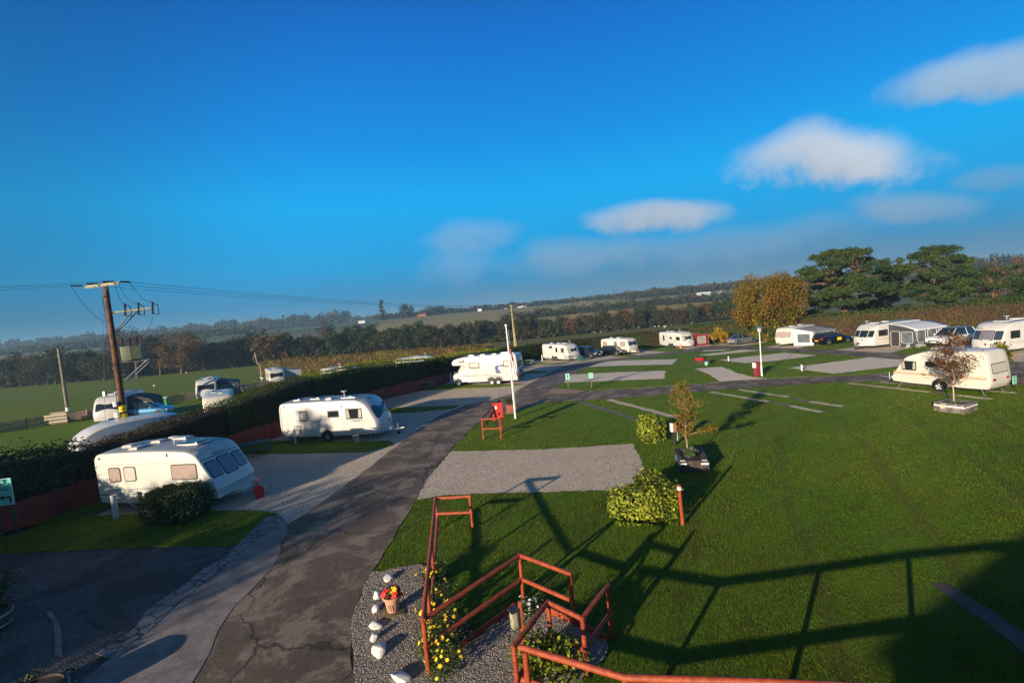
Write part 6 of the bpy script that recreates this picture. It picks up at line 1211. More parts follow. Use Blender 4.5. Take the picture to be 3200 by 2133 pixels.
# fire point frame on the lawn
fl_, fr_ = at(1512, 1373), at(1567, 1370); o = fl_; t = thing('fire_point_stand', 'red timber stand holding a red fire point board, beside the road', 'fire point', o)
dx = fr_ - fl_; L_ = dx.length; yw_ = math.atan2(dx.y, dx.x); t.rotation_euler.z = yw_
for x in (0, L_): MB().tube([(x, 0, 0), (x, 0, 1.2)], .05, 8).build('post', M_redwood, t, smooth=True)
MB().tube([(-.05, 0, 1.2), (L_ + .05, 0, 1.2)], .05, 8).build('rail', M_redwood, t, smooth=True); MB().tube([(-.05, 0, .62), (L_ + .05, 0, .62)], .05, 8).build('rail', M_redwood, t, smooth=True)
MB().tube([(.1, .1, .75), (L_ * .72, 1.6, 1.75)], .05, 8).build('diagonal_rail', M_redwood, t, smooth=True); MB().tube([(.0, .1, 1.25), (L_ * .8, 1.7, 1.95)], .05, 8).build('diagonal_rail', mat('dark_stained_timber', (.10, .02, .012), .7), t, smooth=True)
MB().tube([(L_ * .8, 1.7, 0), (L_ * .8, 1.7, 1.95)], .05, 8).build('post', M_redwood, t, smooth=True)
bd = MB().box((L_ * .72, 1.2, 1.35), (.62, .05, 1.05), .25).build('fire_board', mat('fire_red_paint', (.55, .035, .025), .5), t); MB().box((L_ * .62, 1.165, 1.6), (.16, .04, .2), .25).build('notice', M_paint, bd); MB().box((L_ * .78, 1.18, 1.2), (.1, .04, .14), .25).build('bell', M_black, bd)
mb = MB()
for k in range(5): mb.tube([(L_ * .72 + .2 * math.cos(a) , .9 + .15 * math.sin(a), .55 + .05 * k) for a in [2 * math.pi * j / 10 for j in range(11)]], .02, 5)
mb.build('hose_reel', M_dark, t)
# post with white band by the laurel
b = at(2134, 1640); t = thing('marker_post', 'tall red timber post with a white band, in front of the variegated laurel hedge', 'post', b); MB().tube([(0, 0, 0), (-.04, 0, 1.33)], .06, 10).build('post', M_redwood, t, smooth=True); MB().lathe([(.068, 1.17), (.068, 1.27)], (-.036, 0, 0), 12).build('white_band', M_paint, t)
# picnic tables
def picnic(label, px, py, rz, m=M_green):
    b = at(px, py); t = thing('picnic_table', label, 'picnic table', b, rz, 'picnic tables by the hedge'); top = MB()
    for k in range(5): top.box((0, -.32 + .16 * k, .74), (1.7, .145, .04))
    top.build('table_top', m, t)
    for s in (-1, 1):
        mb = MB()
        for k in (0, 1): mb.box((0, s * (.68 + .15 * k), .44), (1.7, .13, .04))
        mb.build('seat', m, t)
    for x in (-.6, .6):
        for s in (-1, 1): MB().tube([(x, s * .25, .72), (x, s * .62, 0)], .045, 4).build('leg', m, t)
        MB().box((x, 0, .40), (.05, 1.7, .09)).build('cross_beam', m, t)
    return t
picnic('dark green picnic table behind the nearest cream caravan', 800, 1418, .5); picnic('grey green picnic table below the round headed trees', 1333, 1216, -.35, mat('grey_green_timber', (.13, .17, .14), .75)); picnic('small green picnic table at the hedge beside the red brown post', 1655, 1140, -.5, mat('light_green_timber', (.16, .26, .20), .75))
# water carriers, bucket, cool box
def barrel(label, px, py, hose=None):
    b = at(px, py); t = thing('water_carrier', label, 'water carrier', b, group='beige water carriers'); MB().lathe([(.0, .0), (.2, .0), (.215, .03), (.215, .12), (.205, .13), (.205, .36), (.215, .37), (.215, .46), (.19, .5), (.0, .5)], n=20).build('drum', M_beige, t, smooth=True)
    MB().lathe([(.22, .44), (.235, .455), (.22, .47)], n=20).build('rim_band', M_dark, t); MB().lathe([(.0, 0), (.06, 0), (.06, .03), (0, .03)], (-.09, -.195, .2), 10, 'Y').build('cap', M_dark, t); MB().lathe([(.0, 0), (.05, 0), (.05, .03), (0, .03)], (-.09, -.195, .35), 10, 'Y').build('cap', M_dark, t)
    if hose: MB().tube(hose, .015, 5).build('hose', hose_m, t)
hose_m = mat('blue_hose', (.10, .25, .45), .5)
barrel('beige water carrier beside the wheel of the single axle caravan', 1114, 1384, [(0, 0, .5), (.05, .3, .75), (.15, .9, .8)]); barrel('beige waste water carrier between the laurel bush and the nearest caravan', 626, 1606, [(0, 0, .5), (.1, .2, .7), (.3, .5, .62)])
MB_h = MB().tube([(0, 0, .02), (-.15, -.25, .03), (-.28, -.5, .02), (-.35, -.75, .02)], .014, 5).build('green_hose', mat('pale_green_hose', (.25, .40, .28), .5), None, loc=at(1096, 1384)); tag(MB_h, 'pale green hose lying on the grass beside the water carrier', 'hose')
h_ = MB().tube([(0, 0, .9), (.35, .15, .55), (.7, .25, .25), (.85, .2, .05), (.4, -.05, .03), (.05, .02, .05)], .018, 5).build('grey_hose', M_gpost, None, loc=at(372, 1615)); tag(h_, 'pale hose looping from the stout grey service post to the caravan', 'hose')
b = at(812, 1553); t = thing('bucket', 'bright red bin on the hitch of the nearest cream caravan', 'bucket', b + Vector((0, 0, 0))); MB().lathe([(0, .0), (.17, 0), (.22, .48), (.20, .48), (.16, .04), (0, .04)], n=16).build('tub', M_red, t, smooth=True); MB().lathe([(0, .57), (.12, .55), (.26, .47), (.25, .46), (0, .46)], n=12).build('lid', M_red, t)
for px, py, h, c_, lab in ((2128, 1087, .5, (.55, .20, .15), 'pink container beside the hitch of the caravan with the maroon awning'), (2106, 1084, .3, (.5, .05, .03), 'small red container by the wheels of the caravan with the maroon awning')):
    b = at(px, py); t = thing('container', lab, 'container', b, group='containers by the wheels'); MB().lathe([(0, 0), (h * .45, 0), (h * .55, h), (0, h * 1.02)], n=14).build('tub', mat(lab[:4] + '_plastic', c_, .5), t, smooth=True); MB().lathe([(0, h * 1.02), (h * .5, h * 1.03), (0, h * 1.1)], n=14).build('lid', M_paint, t)
def cover(label, px, py, m, s=.5, z=.35):
    b = at(px, py, 0); t = thing('hitch_cover', label, 'hitch cover', b); MB().add([(-s, -s * .6, .1), (s, -s * .6, .1), (s, s * .6, .1), (-s, s * .6, .1), (-s * .5, 0, .95 * s * 2), (s * .45, -s * .15, .55 * s * 2)], [(0, 1, 5, 4), (1, 2, 5), (2, 3, 4, 5), (3, 0, 4), (0, 3, 2, 1)]).build('fabric', m, t, bevel=.03)
cover('dark green hitch cover in front of the twin axle caravan', 1818, 1127, mat('bottle_green_cover', (.01, .09, .06), .6), .55); cover('blue hitch cover in front of the large pale caravan at the right edge', 3062, 1092, M_blue, .42); cover('dark hitch cover in front of the caravan with the inflatable awning', 2686, 1090, M_dark, .42)
t = thing('stool', 'small white folding stool with a blue top in front of the inflatable awning', 'stool', at(2838, 1087)); MB().box((0, 0, .42), (.4, .3, .04)).build('seat', mat('light_blue_plastic', (.08, .35, .6), .5), t)
for x, y in ((-.16, -.12), (.16, -.12), (-.16, .12), (.16, .12)): MB().tube([(x, y, 0), (-x * .6, y, .42)], .02, 5).build('leg', M_paint, t)
t = thing('gas_bottle_bin', 'bright green bin standing by the paling fence beyond the hedge', 'bin', at(522, 1266)); MB().lathe([(0, 0), (.2, 0), (.22, .9), (0, .95)], n=12).build('body', mat('bright_green_plastic', (.01, .25, .12), .5), t, smooth=True); MB().box((0, 0, 1.02), (.5, .4, .1)).build('lid', M_gpost, t)

# ---------------------------------------------------------------- paling fence beyond the hedge
def paling(label, pts_, gap=.13, h=.92):
    q = [at(*p) for p in pts_]; o = q[0]; t = thing('paling_fence', label, 'fence', o, group='paling fences beyond the hedge')
    for a, b in zip(q, q[1:]):
        L_ = (b - a).length; nb = max(1, round(L_ / 2.6)); ang = math.atan2(b.y - a.y, b.x - a.x)
        for k in range(nb):
            p0 = a.lerp(b, k / nb) - o; p1 = a.lerp(b, (k + 1) / nb) - o; n_ = int((p1 - p0).length / gap); mb = MB()
            for j in range(n_):
                c_ = p0.lerp(p1, (j + .5) / n_); mb.box((c_.x, c_.y, c_.z + h / 2 + .05 + random.uniform(-.01, .01)), (.085, .025, h), ang)
            for zz in (.25, .7): c_ = (p0 + p1) / 2; mb.box((c_.x, c_.y + .03, c_.z + zz), ((p1 - p0).length, .04, .08), ang)
            mb.build('panel', M_wood, t); MB().box((p0.x, p0.y, p0.z + .55), (.11, .11, 1.15), ang).build('post', M_wood, t)
paling('long weathered paling fence along the near edge of the green field', [(-160, 1376), (0, 1352), (160, 1324), (275, 1309), (440, 1273), (574, 1253), (800, 1213), (850, 1203)])
p = at(178, 1325); t = thing('fence_panel', 'pale horizontal boarded panel breaking the paling fence', 'fence', p, R(16))
for k in range(6): MB().box((0, -.06, .12 + .165 * k), (1.9, .03, .15)).build('board', M_palew if k % 2 else M_wood, t)
b = at(210, 1311); t = thing('brick_block', 'pale block and brown box at the foot of the grey pole', 'wall', b + Vector((-.2, -.4, 0))); MB().box((0, 0, .5), (1.7, .7, 1.0)).build('block', mat('pale_block', (.34, .27, .20), .85, var=.2), t); MB().box((2.6, .6, .45), (3.4, .6, .8)).build('brown_box', mat('brown_brick', (.16, .07, .04), .85, var=.2), t)
for i, (px, py, hh) in enumerate([(1040, 1145, .9), (974, 1152, 1.2), (920, 1146, 1.4), (862, 1151, 1.1), (956, 1136, .5), (988, 1135, .9), (925, 1133, .5), (862, 1133, .5)]):
    b = at(px, py); t = MB().box((0, 0, hh / 2), (.13, .13, hh)).build('stake', M_palew, None, loc=b); tag(t, 'pale stake in the green field in front of the russet hedge', 'stake', 'pale stakes in the far end of the green field')
rs = at(881, 1157); t = thing('round_sign', 'small red round sign on a post in the green field', 'sign', rs); MB().tube([(0, 0, 0), (0, 0, 1.5)], .05, 6).build('post', M_wood, t); MB().lathe([(0, -.02), (.28, -.02), (.28, .02), (0, .02)], (0, -.06, 1.3), 14, 'Y').build('disc', M_red, t)
# gulls in the fields
def gull(loc, rz, proto=None):
    if proto is None:
        t = thing('gull', 'small white gull standing in the field among the flock', 'bird', loc, rz, 'white gulls scattered over the fields'); m = F_white
        mb = MB().tube([(-.26, 0, .24), (-.12, 0, .26), (.05, 0, .28), (.18, 0, .36), (.24, 0, .42), (.31, 0, .42)], [.015, .07, .11, .07, .055, .02], 8); mb.build('body', m, t, smooth=True)
        MB().slab([(.1, .1, .32), (-.32, .05, .28), (-.1, .12, .22)], (0, .02, 0)).slab([(.1, -.1, .32), (-.32, -.05, .28), (-.1, -.12, .22)], (0, -.02, 0)).build('wings', M_gpost, t); MB().tube([(0, .03, 0), (0, .03, .2)], .012, 4).tube([(0, -.03, 0), (0, -.03, .2)], .012, 4).build('legs', M_yel, t); t.scale = (1.5,) * 3; return t
    return dup(proto, loc, rz)
gp = [(1829, 1038)] + [(1860 + i * 9.5 + random.uniform(-5, 5), 1040 - i * 1.05 + random.uniform(-2.5, 2)) for i in range(22)] + [(2030 + random.uniform(0, 60), 1021 + random.uniform(-4, 5)) for _ in range(14)] + [(2161, 1011), (583, 1167), (482, 1211), (2075, 1024), (820, 1188)]
pr = None
for px, py in gp:
    g = gull(at(px, py), random.random() * 6, pr); pr = pr or g

# ---------------------------------------------------------------- planters and planting
def sleeper_planter(label, o, rz, w, d, m, courses=3, ch=.16, bands=True, group='sleeper planters on the lawns'):
    t = thing('planter', label, 'planter', o, rz, group)
    for k in range(courses):
        z = ch * (k + .5); e = random.uniform(-.02, .02)
        for (c, dm, r_) in (((0, -d / 2 + .1, z), (w + e, .2, ch - .008), 0), ((0, d / 2 - .1, z), (w, .2, ch - .008), 0), ((-w / 2 + .1, 0, z), (.2, d - .41, ch - .008), 0), ((w / 2 - .1, 0, z), (.2, d - .41, ch - .008), 0)): MB().box(c, dm, r_).build('sleeper', m, t, bevel=.012)
    MB().box((0, 0, ch * courses - .07), (w - .42, d - .42, .06)).build('soil', M_soil, t)
    return t
pl = at(2122, 1476); pr_ = at(2219, 1475); rz = math.atan2(pr_.y - pl.y, pr_.x - pl.x); W_ = (pr_ - pl).length
c_ = (pl + pr_) / 2 + Vector((-math.sin(rz), math.cos(rz), 0)) * .95
t1 = sleeper_planter('black sleeper planter with white reflector bands holding the orange leaved young tree', c_, rz, W_, 1.9, M_sleeper)
for x in (-W_ / 2 + .18, W_ / 2 - .18): MB().box((x, -.956, .36), (.3, .012, .07)).build('white_band', M_paint, t1); MB().box((x, -.86, .485), (.2, .12, .012)).build('white_patch', M_paint, t1)
MB().box((-W_ / 2 - .006, -.2, .3), (.012, .17, .3)).build('blue_notice', M_blue, t1); MB().box((-W_ / 2 - .006, 0.0, .3), (.012, .15, .3)).build('mint_notice', M_mint, t1)
def planting(label, loc, rx, ry, h, m, n, size, m2=None, flowers=None, name='planting', cat='plants', rz=0., fs=.07, group=None, up=.7, kc=14):
    t = thing(name, label, cat, loc, rz, group); cl_ = [(Vector((RNG.uniform(-rx, rx) * .75, RNG.uniform(-ry, ry) * .75, h * RNG.uniform(.25, .7))), h * RNG.uniform(.28, .45)) for _ in range(kc)]
    pts, d = crown_points(cl_, n, .9, .3); pts[:, 2] = np.maximum(pts[:, 2], .02); o = leaves('foliage', pts, size, m, t, .55, d, .35)
    if m2: o.data.materials.append(m2); o.data.polygons.foreach_set('material_index', (RNG.random(n) < .35).astype(np.int32))
    if flowers:
        fm, nf = flowers; idx = [i for i in range(n) if d[i][2] > .2 or RNG.random() < .25]; random.shuffle(idx); proto = None
        for i in idx[:nf]:
            p = Vector(pts[i]) + Vector(d[i]) * .04; nn = (Vector(d[i]) + Vector((-.3, -.5, .6))).normalized(); r_ = fs * random.uniform(.35, .6)
            if proto is None:
                mb = MB(); pv_ = [(0, 0, .06)]
                for k in range(16): an = 2 * math.pi * k / 16; q = 1.15 if k % 2 else .82; pv_.append((math.cos(an) * q, math.sin(an) * q, .12 if k % 2 else .0))
                mb.add(pv_, [(0, 1 + k, 1 + (k + 1) % 16) for k in range(16)]); f_ = proto = mb.build('flower', fm, t)
            else: f_ = proto.copy(); COL.objects.link(f_); f_.parent = t
            f_.location = p; f_.rotation_euler = nn.to_track_quat('Z', 'Y').to_euler(); f_.scale = (r_,) * 3
    return t
tp_ = c_ + Vector((0, 0, .44))
planting('silvery and green edging plants filling the black sleeper planter', tp_, W_ / 2 - .25, .68, .26, L_herb, 1400, .07, L_silver, kc=20)
def young_tree(label, loc, h, m, m2, n, rx, zc, rz_, size, bark, side=None, bare=0, seed=3, up=.35):
    random.seed(seed); t = thing('young_tree', label, 'young tree', loc); mb = MB(); top = h * .93; tr = limb_pts((0, 0, 0), (.06, 0, top), n=8, wob=.03); mb.tube(tr, [.038 * (1 - .85 * i / 8) for i in range(9)], 8); tips = []
    for k in range(34):
        f = random.uniform(.30, .97); b_ = tr[int(f * 8)]; a = random.random() * 6.28; zz = min(h, b_.z + random.uniform(.1, .5) * rz_ * up * 2.2); env = max(.1, 1 - ((zz - zc) / rz_) ** 2) ** .5; e = Vector((math.cos(a) * rx * env * random.uniform(.5, 1), math.sin(a) * rx * env * random.uniform(.5, 1), zz)); pts = limb_pts(b_, e, n=4, wob=.12); mb.tube(pts, [.012, .010, .008, .006, .004], 4); tips += pts[1:]
        for _ in range(3): q = pts[random.choice([1, 2, 3])]; e2 = q + Vector((random.uniform(-1, 1), random.uniform(-1, 1), random.uniform(.1, 1))) * rx * .32; mb.tube([q, e2], [.006, .003], 3); tips += [e2, q.lerp(e2, .6)]
    if side:
        for e in side: pts = limb_pts(tr[2], Vector(e), n=5, wob=.08); mb.tube(pts, [.014, .012, .01, .008, .006, .004], 5); tips += pts[3:] * 6
    mb.build('trunk', bark, t, smooth=True); T = np.array([list(q) for q in tips]); idx = RNG.integers(0, len(T), n); pts = T[idx] + RNG.normal(size=(n, 3)) * rx * .085
    o = leaves('crown', pts, size, m, t, .5); o.data.materials.append(m2); o.data.polygons.foreach_set('material_index', (RNG.random(n) < .4).astype(np.int32)); return t
tb_ = at(2148, 1410, .44); th_ = hgt(tb_, 2125, 1192)
young_tree('young tree with orange and olive leaves in the black sleeper planter', tb_, th_, L_young, leafm('young_leaf_olive', (.16, .17, .025), (.20, .17, .02), 2.), 3200, .80, th_ * .62, th_ * .42, .085, mat('young_bark', (.30, .19, .13), .8), side=[(1.0, -.3, 1.05), (1.25, -.3, 1.0)])
pb1 = at(2927, 1286); pb2 = at(2996, 1295); pb3 = at(3060, 1286)
rz2 = math.atan2(pb2.y - pb1.y, pb2.x - pb1.x); c2_ = (pb1 + pb3) / 2 + Vector((.12, .25, 0))
t2_ = sleeper_planter('grey weathered sleeper planter with a white band holding the bronze leaved young tree', c2_, rz2 + .02, 1.3, 1.3, M_sleeperg, 3, .165)
MB().box((0, -.656, .33), (1.28, .012, .07)).build('white_band', M_paint, t2_); MB().box((.656, 0, .33), (.012, 1.28, .07)).build('white_band', M_paint, t2_); MB().box((-.25, -.664, .30), (.22, .012, .22)).build('notice', M_palew, t2_)
planting('low grass and moss plants in the grey sleeper planter', c2_ + Vector((0, 0, .44)), .35, .35, .12, L_herb, 500, .06, L_silver)
tc_ = at(2996, 1253, .46); tc_ = Vector((c2_.x + .02, c2_.y + .1, .45)); ht_ = hgt(tc_, 3020, 1035)
young_tree('young tree with sparse bronze leaves in the grey sleeper planter', tc_, ht_, L_youngb, leafm('young_leaf_dark', (.07, .035, .02), (.12, .06, .02), 2.), 4600, 1.25, ht_ * .60, ht_ * .40, .085, mat('pale_bark', (.42, .32, .26), .8), seed=11)
mb5 = at(2113, 1400, .44); t = thing('service_box', 'white and brown service box standing behind the black sleeper planter', 'service box', at(2110, 1392) + Vector((0, .1, 0))); MB().box((0, 0, .55), (.1, .1, 1.1)).build('post', M_dark, t); MB().box((-.09, 0, .9), (.1, .2, .42)).build('white_panel', M_paint, t); MB().box((.05, -.05, .9), (.14, .14, .45)).build('brown_panel', mat('orange_brown_timber', (.30, .12, .04), .7), t); MB().tube([(.2, .05, .2), (.2, .05, .95)], .025, 6).build('tap', M_gpost, t)
p = at(2194, 1138); t = sleeper_planter('distant dark planter with a red cover on the far lawn', p, .1, 1.25, 1.0, M_sleeper, 3, .16); MB().box((-.3, 0, .58), (.6, .8, .34)).build('red_cover', M_red, t, bevel=.08); planting('brown plants in the distant dark planter', p + Vector((.3, 0, .48)), .3, .35, .4, L_youngb, 350, .09, L_herb)
p = at(3172, 1207) + Vector((.35, .75, 0)); t = sleeper_planter('black sleeper planter with white bands behind the exit sign', p, .15, 2.0, 1.2, M_sleeper, 3, .17)
for x in (-.82, .82): MB().box((x, -.606, .38), (.3, .012, .08)).build('white_band', M_paint, t)
b = at(3160, 1185) ; tree('narrow green shrub growing in the black planter behind the exit sign', 'shrub', p + Vector((-.3, .1, .4)), 2.6, .48, 1.15, 1.35, L_laurel if False else L_hedgeg, L_yellow, n=2200, size=.12, k=22, cr=.34, trunk=.03, name='shrub', frac=.15, limbs=4)
# laurels
def box_shrub(label, boxes, m, n, size, m2=None, name='shrub', group=None, loc=None):
    loc = Vector(loc); t = thing(name, label, 'shrub', loc, group=group); P = []; Nn = []; core = MB()
    A = [2 * (b[3] * b[5] + b[4] * b[5]) + b[3] * b[4] for b in boxes]; tot = sum(A)
    for b, a in zip(boxes, A):
        k = int(n * a / tot); cx, cy, cz, sx, sy, sz = b; d = RNG.normal(size=(k, 3)); d[:, 2] = np.abs(d[:, 2]) * np.where(RNG.random(k) < .62, 1, -1); q = d / (np.abs(d) ** 5.).sum(1)[:, None] ** (1 / 5.)
        w = (1 + noise3(q * [sx, sy, sz] + cx, 5.) * .10 + RNG.normal(size=k) * .06) * (1 - .25 * (RNG.random(k) < .3)); pp = q * w[:, None] * [sx / 2, sy / 2, sz / 2] + [cx, cy, cz]; pp[:, 2] = np.maximum(pp[:, 2], .03); P.append(pp); Nn.append(d / np.linalg.norm(d, axis=1)[:, None])
        core.box((cx, cy, cz), (sx * .6, sy * .6, sz * .7))
    P = np.concatenate(P); Nn = np.concatenate(Nn); o = leaves('foliage', P, size, m, t, .5, Nn + [0, 0, .3], .5)
    if m2: o.data.materials.append(m2); o.data.polygons.foreach_set('material_index', (RNG.random(len(P)) < .3).astype(np.int32))
    core.build('branches', M_core, t); return t
b = at(2047, 1384); box_shrub('small rounded variegated laurel standing alone on the lawn', [(0, 0, .62, 1.2, 1.2, 1.25)], L_laurel, 2400, .12, L_hedgeg, loc=b + Vector((0, .5, 0)))
b = at(2035, 1642); box_shrub('large variegated laurel clump beside the corner of the gravel pitch and the red marker post', [(0, .62, .5, 2.15, 1.2, 1.05), (.66, 1.9, .46, .95, 1.7, .92)], L_laurel, 8500, .12, L_hedgeg, loc=b)
b = at(512, 1648); box_shrub('dark glossy laurel bush on the front lawn before the nearest caravan', [(0, .8, .62, 2.2, 1.5, 1.3)], L_laureld, 8500, .13, L_hedgeg, loc=b)
# flowering bushes in the rail bed
for lab, px, py, rx, ry, h, n, nf in (('large yellow flowering bush against the corner of the red rails', 1400, 2060, .62, .95, .85, 3000, 80), ('yellow flowering bush beyond the corner post, between the two rail fences', 1375, 1925, .45, .6, .7, 1500, 36), ('yellow flowering bush farthest along the red rails', 1365, 1810, .4, .75, .6, 1300, 30)):
    b = at(px, py); planting(lab, b, rx, ry, h, L_herb, n, .055, L_laureld, (F_yel, nf), 'flowering_bush', 'flowering bush', fs=.075, group='yellow flowering bushes by the red rails', kc=22)
b = at(1660, 1925); planting('small plant with white flowers at the gravel corner behind the lantern', b, .4, .3, .5, L_laureld, 900, .055, L_herb, (F_white, 30), 'flowering_plant', 'flowering plant', fs=.07)
b = at(1730, 2140); planting('golden variegated shrub inside the near red rails', b + Vector((0, .15, 0)), .68, .45, 1.0, L_golden, 1900, .105, L_herb, None, 'shrub', 'shrub', kc=22)
b = at(120, 2190); planting('dark plants with yellow flowers at the bottom left corner', b + Vector((0, 0, 0)), .6, .5, .5, L_laureld, 1200, .08, None, (F_yel, 14), 'flowering_plant', 'flowering plant', fs=.1)
for px, py, lab in ((-25, 1975, 'large dark half barrel planter at the left edge of the yard'), (135, 2235, 'dark half barrel planter at the bottom left corner')):
    b = at(px, py) + Vector((-.2, .1, 0)); t = thing('barrel_planter', lab, 'planter', b, group='dark barrel planters'); MB().lathe([(0, .43), (.47, .43), (.47, .44), (0, .46)], n=20).build('soil', M_soil, t); MB().lathe([(0, 0), (.42, 0), (.52, .3), (.50, .48), (.44, .5), (.44, .42), (0, .42)], n=24).build('barrel', M_sleeper, t, smooth=True)
    for z, r_ in ((.12, .467), (.40, .525)): MB().lathe([(r_, z - .03), (r_ + .006, z), (r_, z + .03)], n=24).build('hoop', M_metal, t)
b = at(-25, 1975) + Vector((-.2, .1, .4)); planting('dark rounded shrub growing in the large half barrel', b, .55, .55, 1.2, L_laureld, 1600, .09, None, None, 'shrub', 'shrub')
# whitewashed rocks
def rock(label, px, py, s, seed):
    b = at(px, py); bm = bmesh.new(); bmesh.ops.create_icosphere(bm, subdivisions=3, radius=1); rg = np.random.default_rng(seed); pl_ = [Vector(rg.normal(size=3)).normalized() for _ in range(14)]; dd = [rg.uniform(.45, .85) for _ in range(14)]
    for v in bm.verts:
        for n_, d_ in zip(pl_, dd):
            q = v.co.dot(n_) - d_
            if q > 0: v.co -= n_ * q * .85
        v.co = Vector((v.co.x * s[0], v.co.y * s[1], v.co.z * s[2] + s[2] * .55))
    me = bpy.data.meshes.new('rock'); bm.to_mesh(me); bm.free(); me.materials.append(M_rock); me.polygons.foreach_set('use_smooth', [True] * len(me.polygons)); me.set_sharp_from_angle(angle=R(14)); o = bpy.data.objects.new('rock', me); COL.objects.link(o); o.location = b; o.rotation_euler.z = seed; tag(o, label, 'rock', 'whitewashed rocks along the gravel bed')
for i, (px, py, sx, sy, sz, lab) in enumerate([(1216, 1814, .20, .14, .13, 'white rock farthest up the gravel bed, above the flower pot'), (1180, 1866, .15, .15, .14, 'upright white rock left of the red flowers'), (1176, 1908, .17, .12, .11, 'white rock left of the flower pot foot'), (1175, 1960, .20, .13, .11, 'long white rock below the paving slab, left'), (1168, 2002, .13, .12, .12, 'small white rock touching the largest white rock'), (1190, 2040, .27, .21, .15, 'largest white rock, in the lower part of the gravel bed'), (1253, 2128, .24, .19, .14, 'white rock cut by the bottom edge of the photo')]): rock(lab, px, py, (sx, sy, sz), i + 3)
# flower pot on its slab
b = at(1232, 1912); sl_ = MB().box((0, 0, .03), (.52, .50, .06), .25).build('paving_slab', M_slab, None, loc=b, bevel=.01); tag(sl_, 'square mossy slab under the terracotta flower pot', 'slab')
t = thing('flower_pot', 'pale terracotta pot with vine relief standing on a mossy slab', 'flower pot', b + Vector((-.02, 0, .06))); prf = [(0, 0), (.135, 0), (.145, .02), (.19, .32), (.225, .34), (.235, .38), (.225, .40), (.195, .40), (.185, .36), (0, .36)]; MB().lathe(prf, n=24).build('pot', M_terra, t, smooth=True)
for k in range(3):
    a = -1.9 + k * .28; mb = MB().tube([((.152 + .012 * j) * math.cos(a + .03 * math.sin(j * 2)), (.152 + .012 * j) * math.sin(a + .03 * math.sin(j * 2)), .05 + .06 * j) for j in range(4)], .010, 5); mb.build('relief', M_terra, t, smooth=True)
MB().lathe([(0, .34), (.185, .34), (.185, .36), (0, .37)], n=16).build('soil', M_soil, t)
planting('red and yellow bedding flowers in the pale terracotta pot', b + Vector((0, 0, .38)), .2, .2, .24, L_laureld, 420, .06, L_herb, (F_red, 26), 'flowers', 'flowers', fs=.13)
planting('yellow bloom in the middle of the red bedding flowers', b + Vector((0, -.05, .50)), .07, .07, .12, L_herb, 30, .04, None, (F_yel, 3), 'flowers', 'flowers', fs=.16)
b = at(1595, 1289); t = thing('flower_pot', 'square dark terracotta pot at the foot of the flagpole', 'flower pot', b); MB().add([(-.22, -.22, .05), (.22, -.22, .05), (.22, .22, .05), (-.22, .22, .05), (-.3, -.3, .6), (.3, -.3, .6), (.3, .3, .6), (-.3, .3, .6)], [(0, 3, 2, 1), (4, 5, 6, 7), (0, 1, 5, 4), (1, 2, 6, 5), (2, 3, 7, 6), (3, 0, 4, 7)]).build('pot', M_terr2, t, bevel=.02); MB().box((0, 0, .03), (.7, .7, .06)).build('base_slab', M_conc, t)
planting('olive leaved plant in the square pot by the flagpole', b + Vector((0, 0, .55)), .32, .32, .62, L_hedgeg, 600, .09, L_youngb, None, 'potted_plant', 'plant')

# ---------------------------------------------------------------- farms in the distance
def farm(label, px, y, w, d, h, wallm, roofm, rz=0., dz=0.):
    x, yy = pxy(px, y); t = thing('farm_building', label, 'building', (x, yy, H(yy) + dz), rz, 'farm buildings on the far slopes'); MB().box((0, 0, h / 2), (w, d, h)).build('wall', wallm, t)
    MB().add([(-w / 2 - .3, -d / 2 - .3, h), (w / 2 + .3, -d / 2 - .3, h), (w / 2 + .3, d / 2 + .3, h), (-w / 2 - .3, d / 2 + .3, h), (-w / 2 - .3, 0, h + d * .28), (w / 2 + .3, 0, h + d * .28)], [(0, 1, 5, 4), (2, 3, 4, 5), (1, 2, 5), (3, 0, 4), (0, 3, 2, 1)]).build('roof', roofm, t)
M_fw = mat('white_render', (.75, .73, .68), .8); M_fr = mat('rust_roof', (.20, .07, .05), .7); M_fg = mat('pale_sheet_roof', (.65, .66, .66), .6); M_fb = mat('brick_wall', (.25, .12, .08), .9)
farm('white gabled barn on the skyline beside the long wood', 1130, 470, 6, 4, 1.5, M_fw, M_fg, .2, 3); farm('low rust roofed barn right of the lone dark tree', 1315, 610, 15, 7, 2.6, M_fb, M_fr, .05); farm('white cottage low on the pale field skyline, left of the distant pole', 1502, 660, 5, 4, 2.4, M_fw, M_fw, .1); farm('long white shed right of the distant pole on the skyline', 1635, 700, 13, 5, 1.6, M_fw, M_fg, .1); farm('small white house just left of the distant pole', 1585, 700, 4, 4, 2.6, M_fw, M_fr, .1)
farm('white shed in the green fields right of the distant pole', 1830, 900, 20, 9, 3, M_fw, M_fg, .2, 0); farm('long white building among the trees left of the golden tree', 2205, 460, 12, 6, 2.2, M_gpost, M_fg, .1, 0); farm('white bungalow left of the long white building', 2252, 462, 4, 4, 2.4, M_gpost, M_fg, .2, 0); farm('white house below the left skyline, right of the grey pole', 228, 700, 14, 8, 3, M_fw, M_fr, .1, -3); farm('tiny white farm below the left skyline near the large brown tree', 666, 700, 14, 8, 3.4, M_fw, M_fg, .1, -9)

# ---------------------------------------------------------------- behind the camera: unseen house and conifers placed for the shade they cast
def proj(x, y, z):                                       # where the sun ray through (x,y) on the ground reaches height z
    k = z / math.tan(SUN_EL); return (x - math.cos(SUN_AZ) * k, y - math.sin(SUN_AZ) * k)

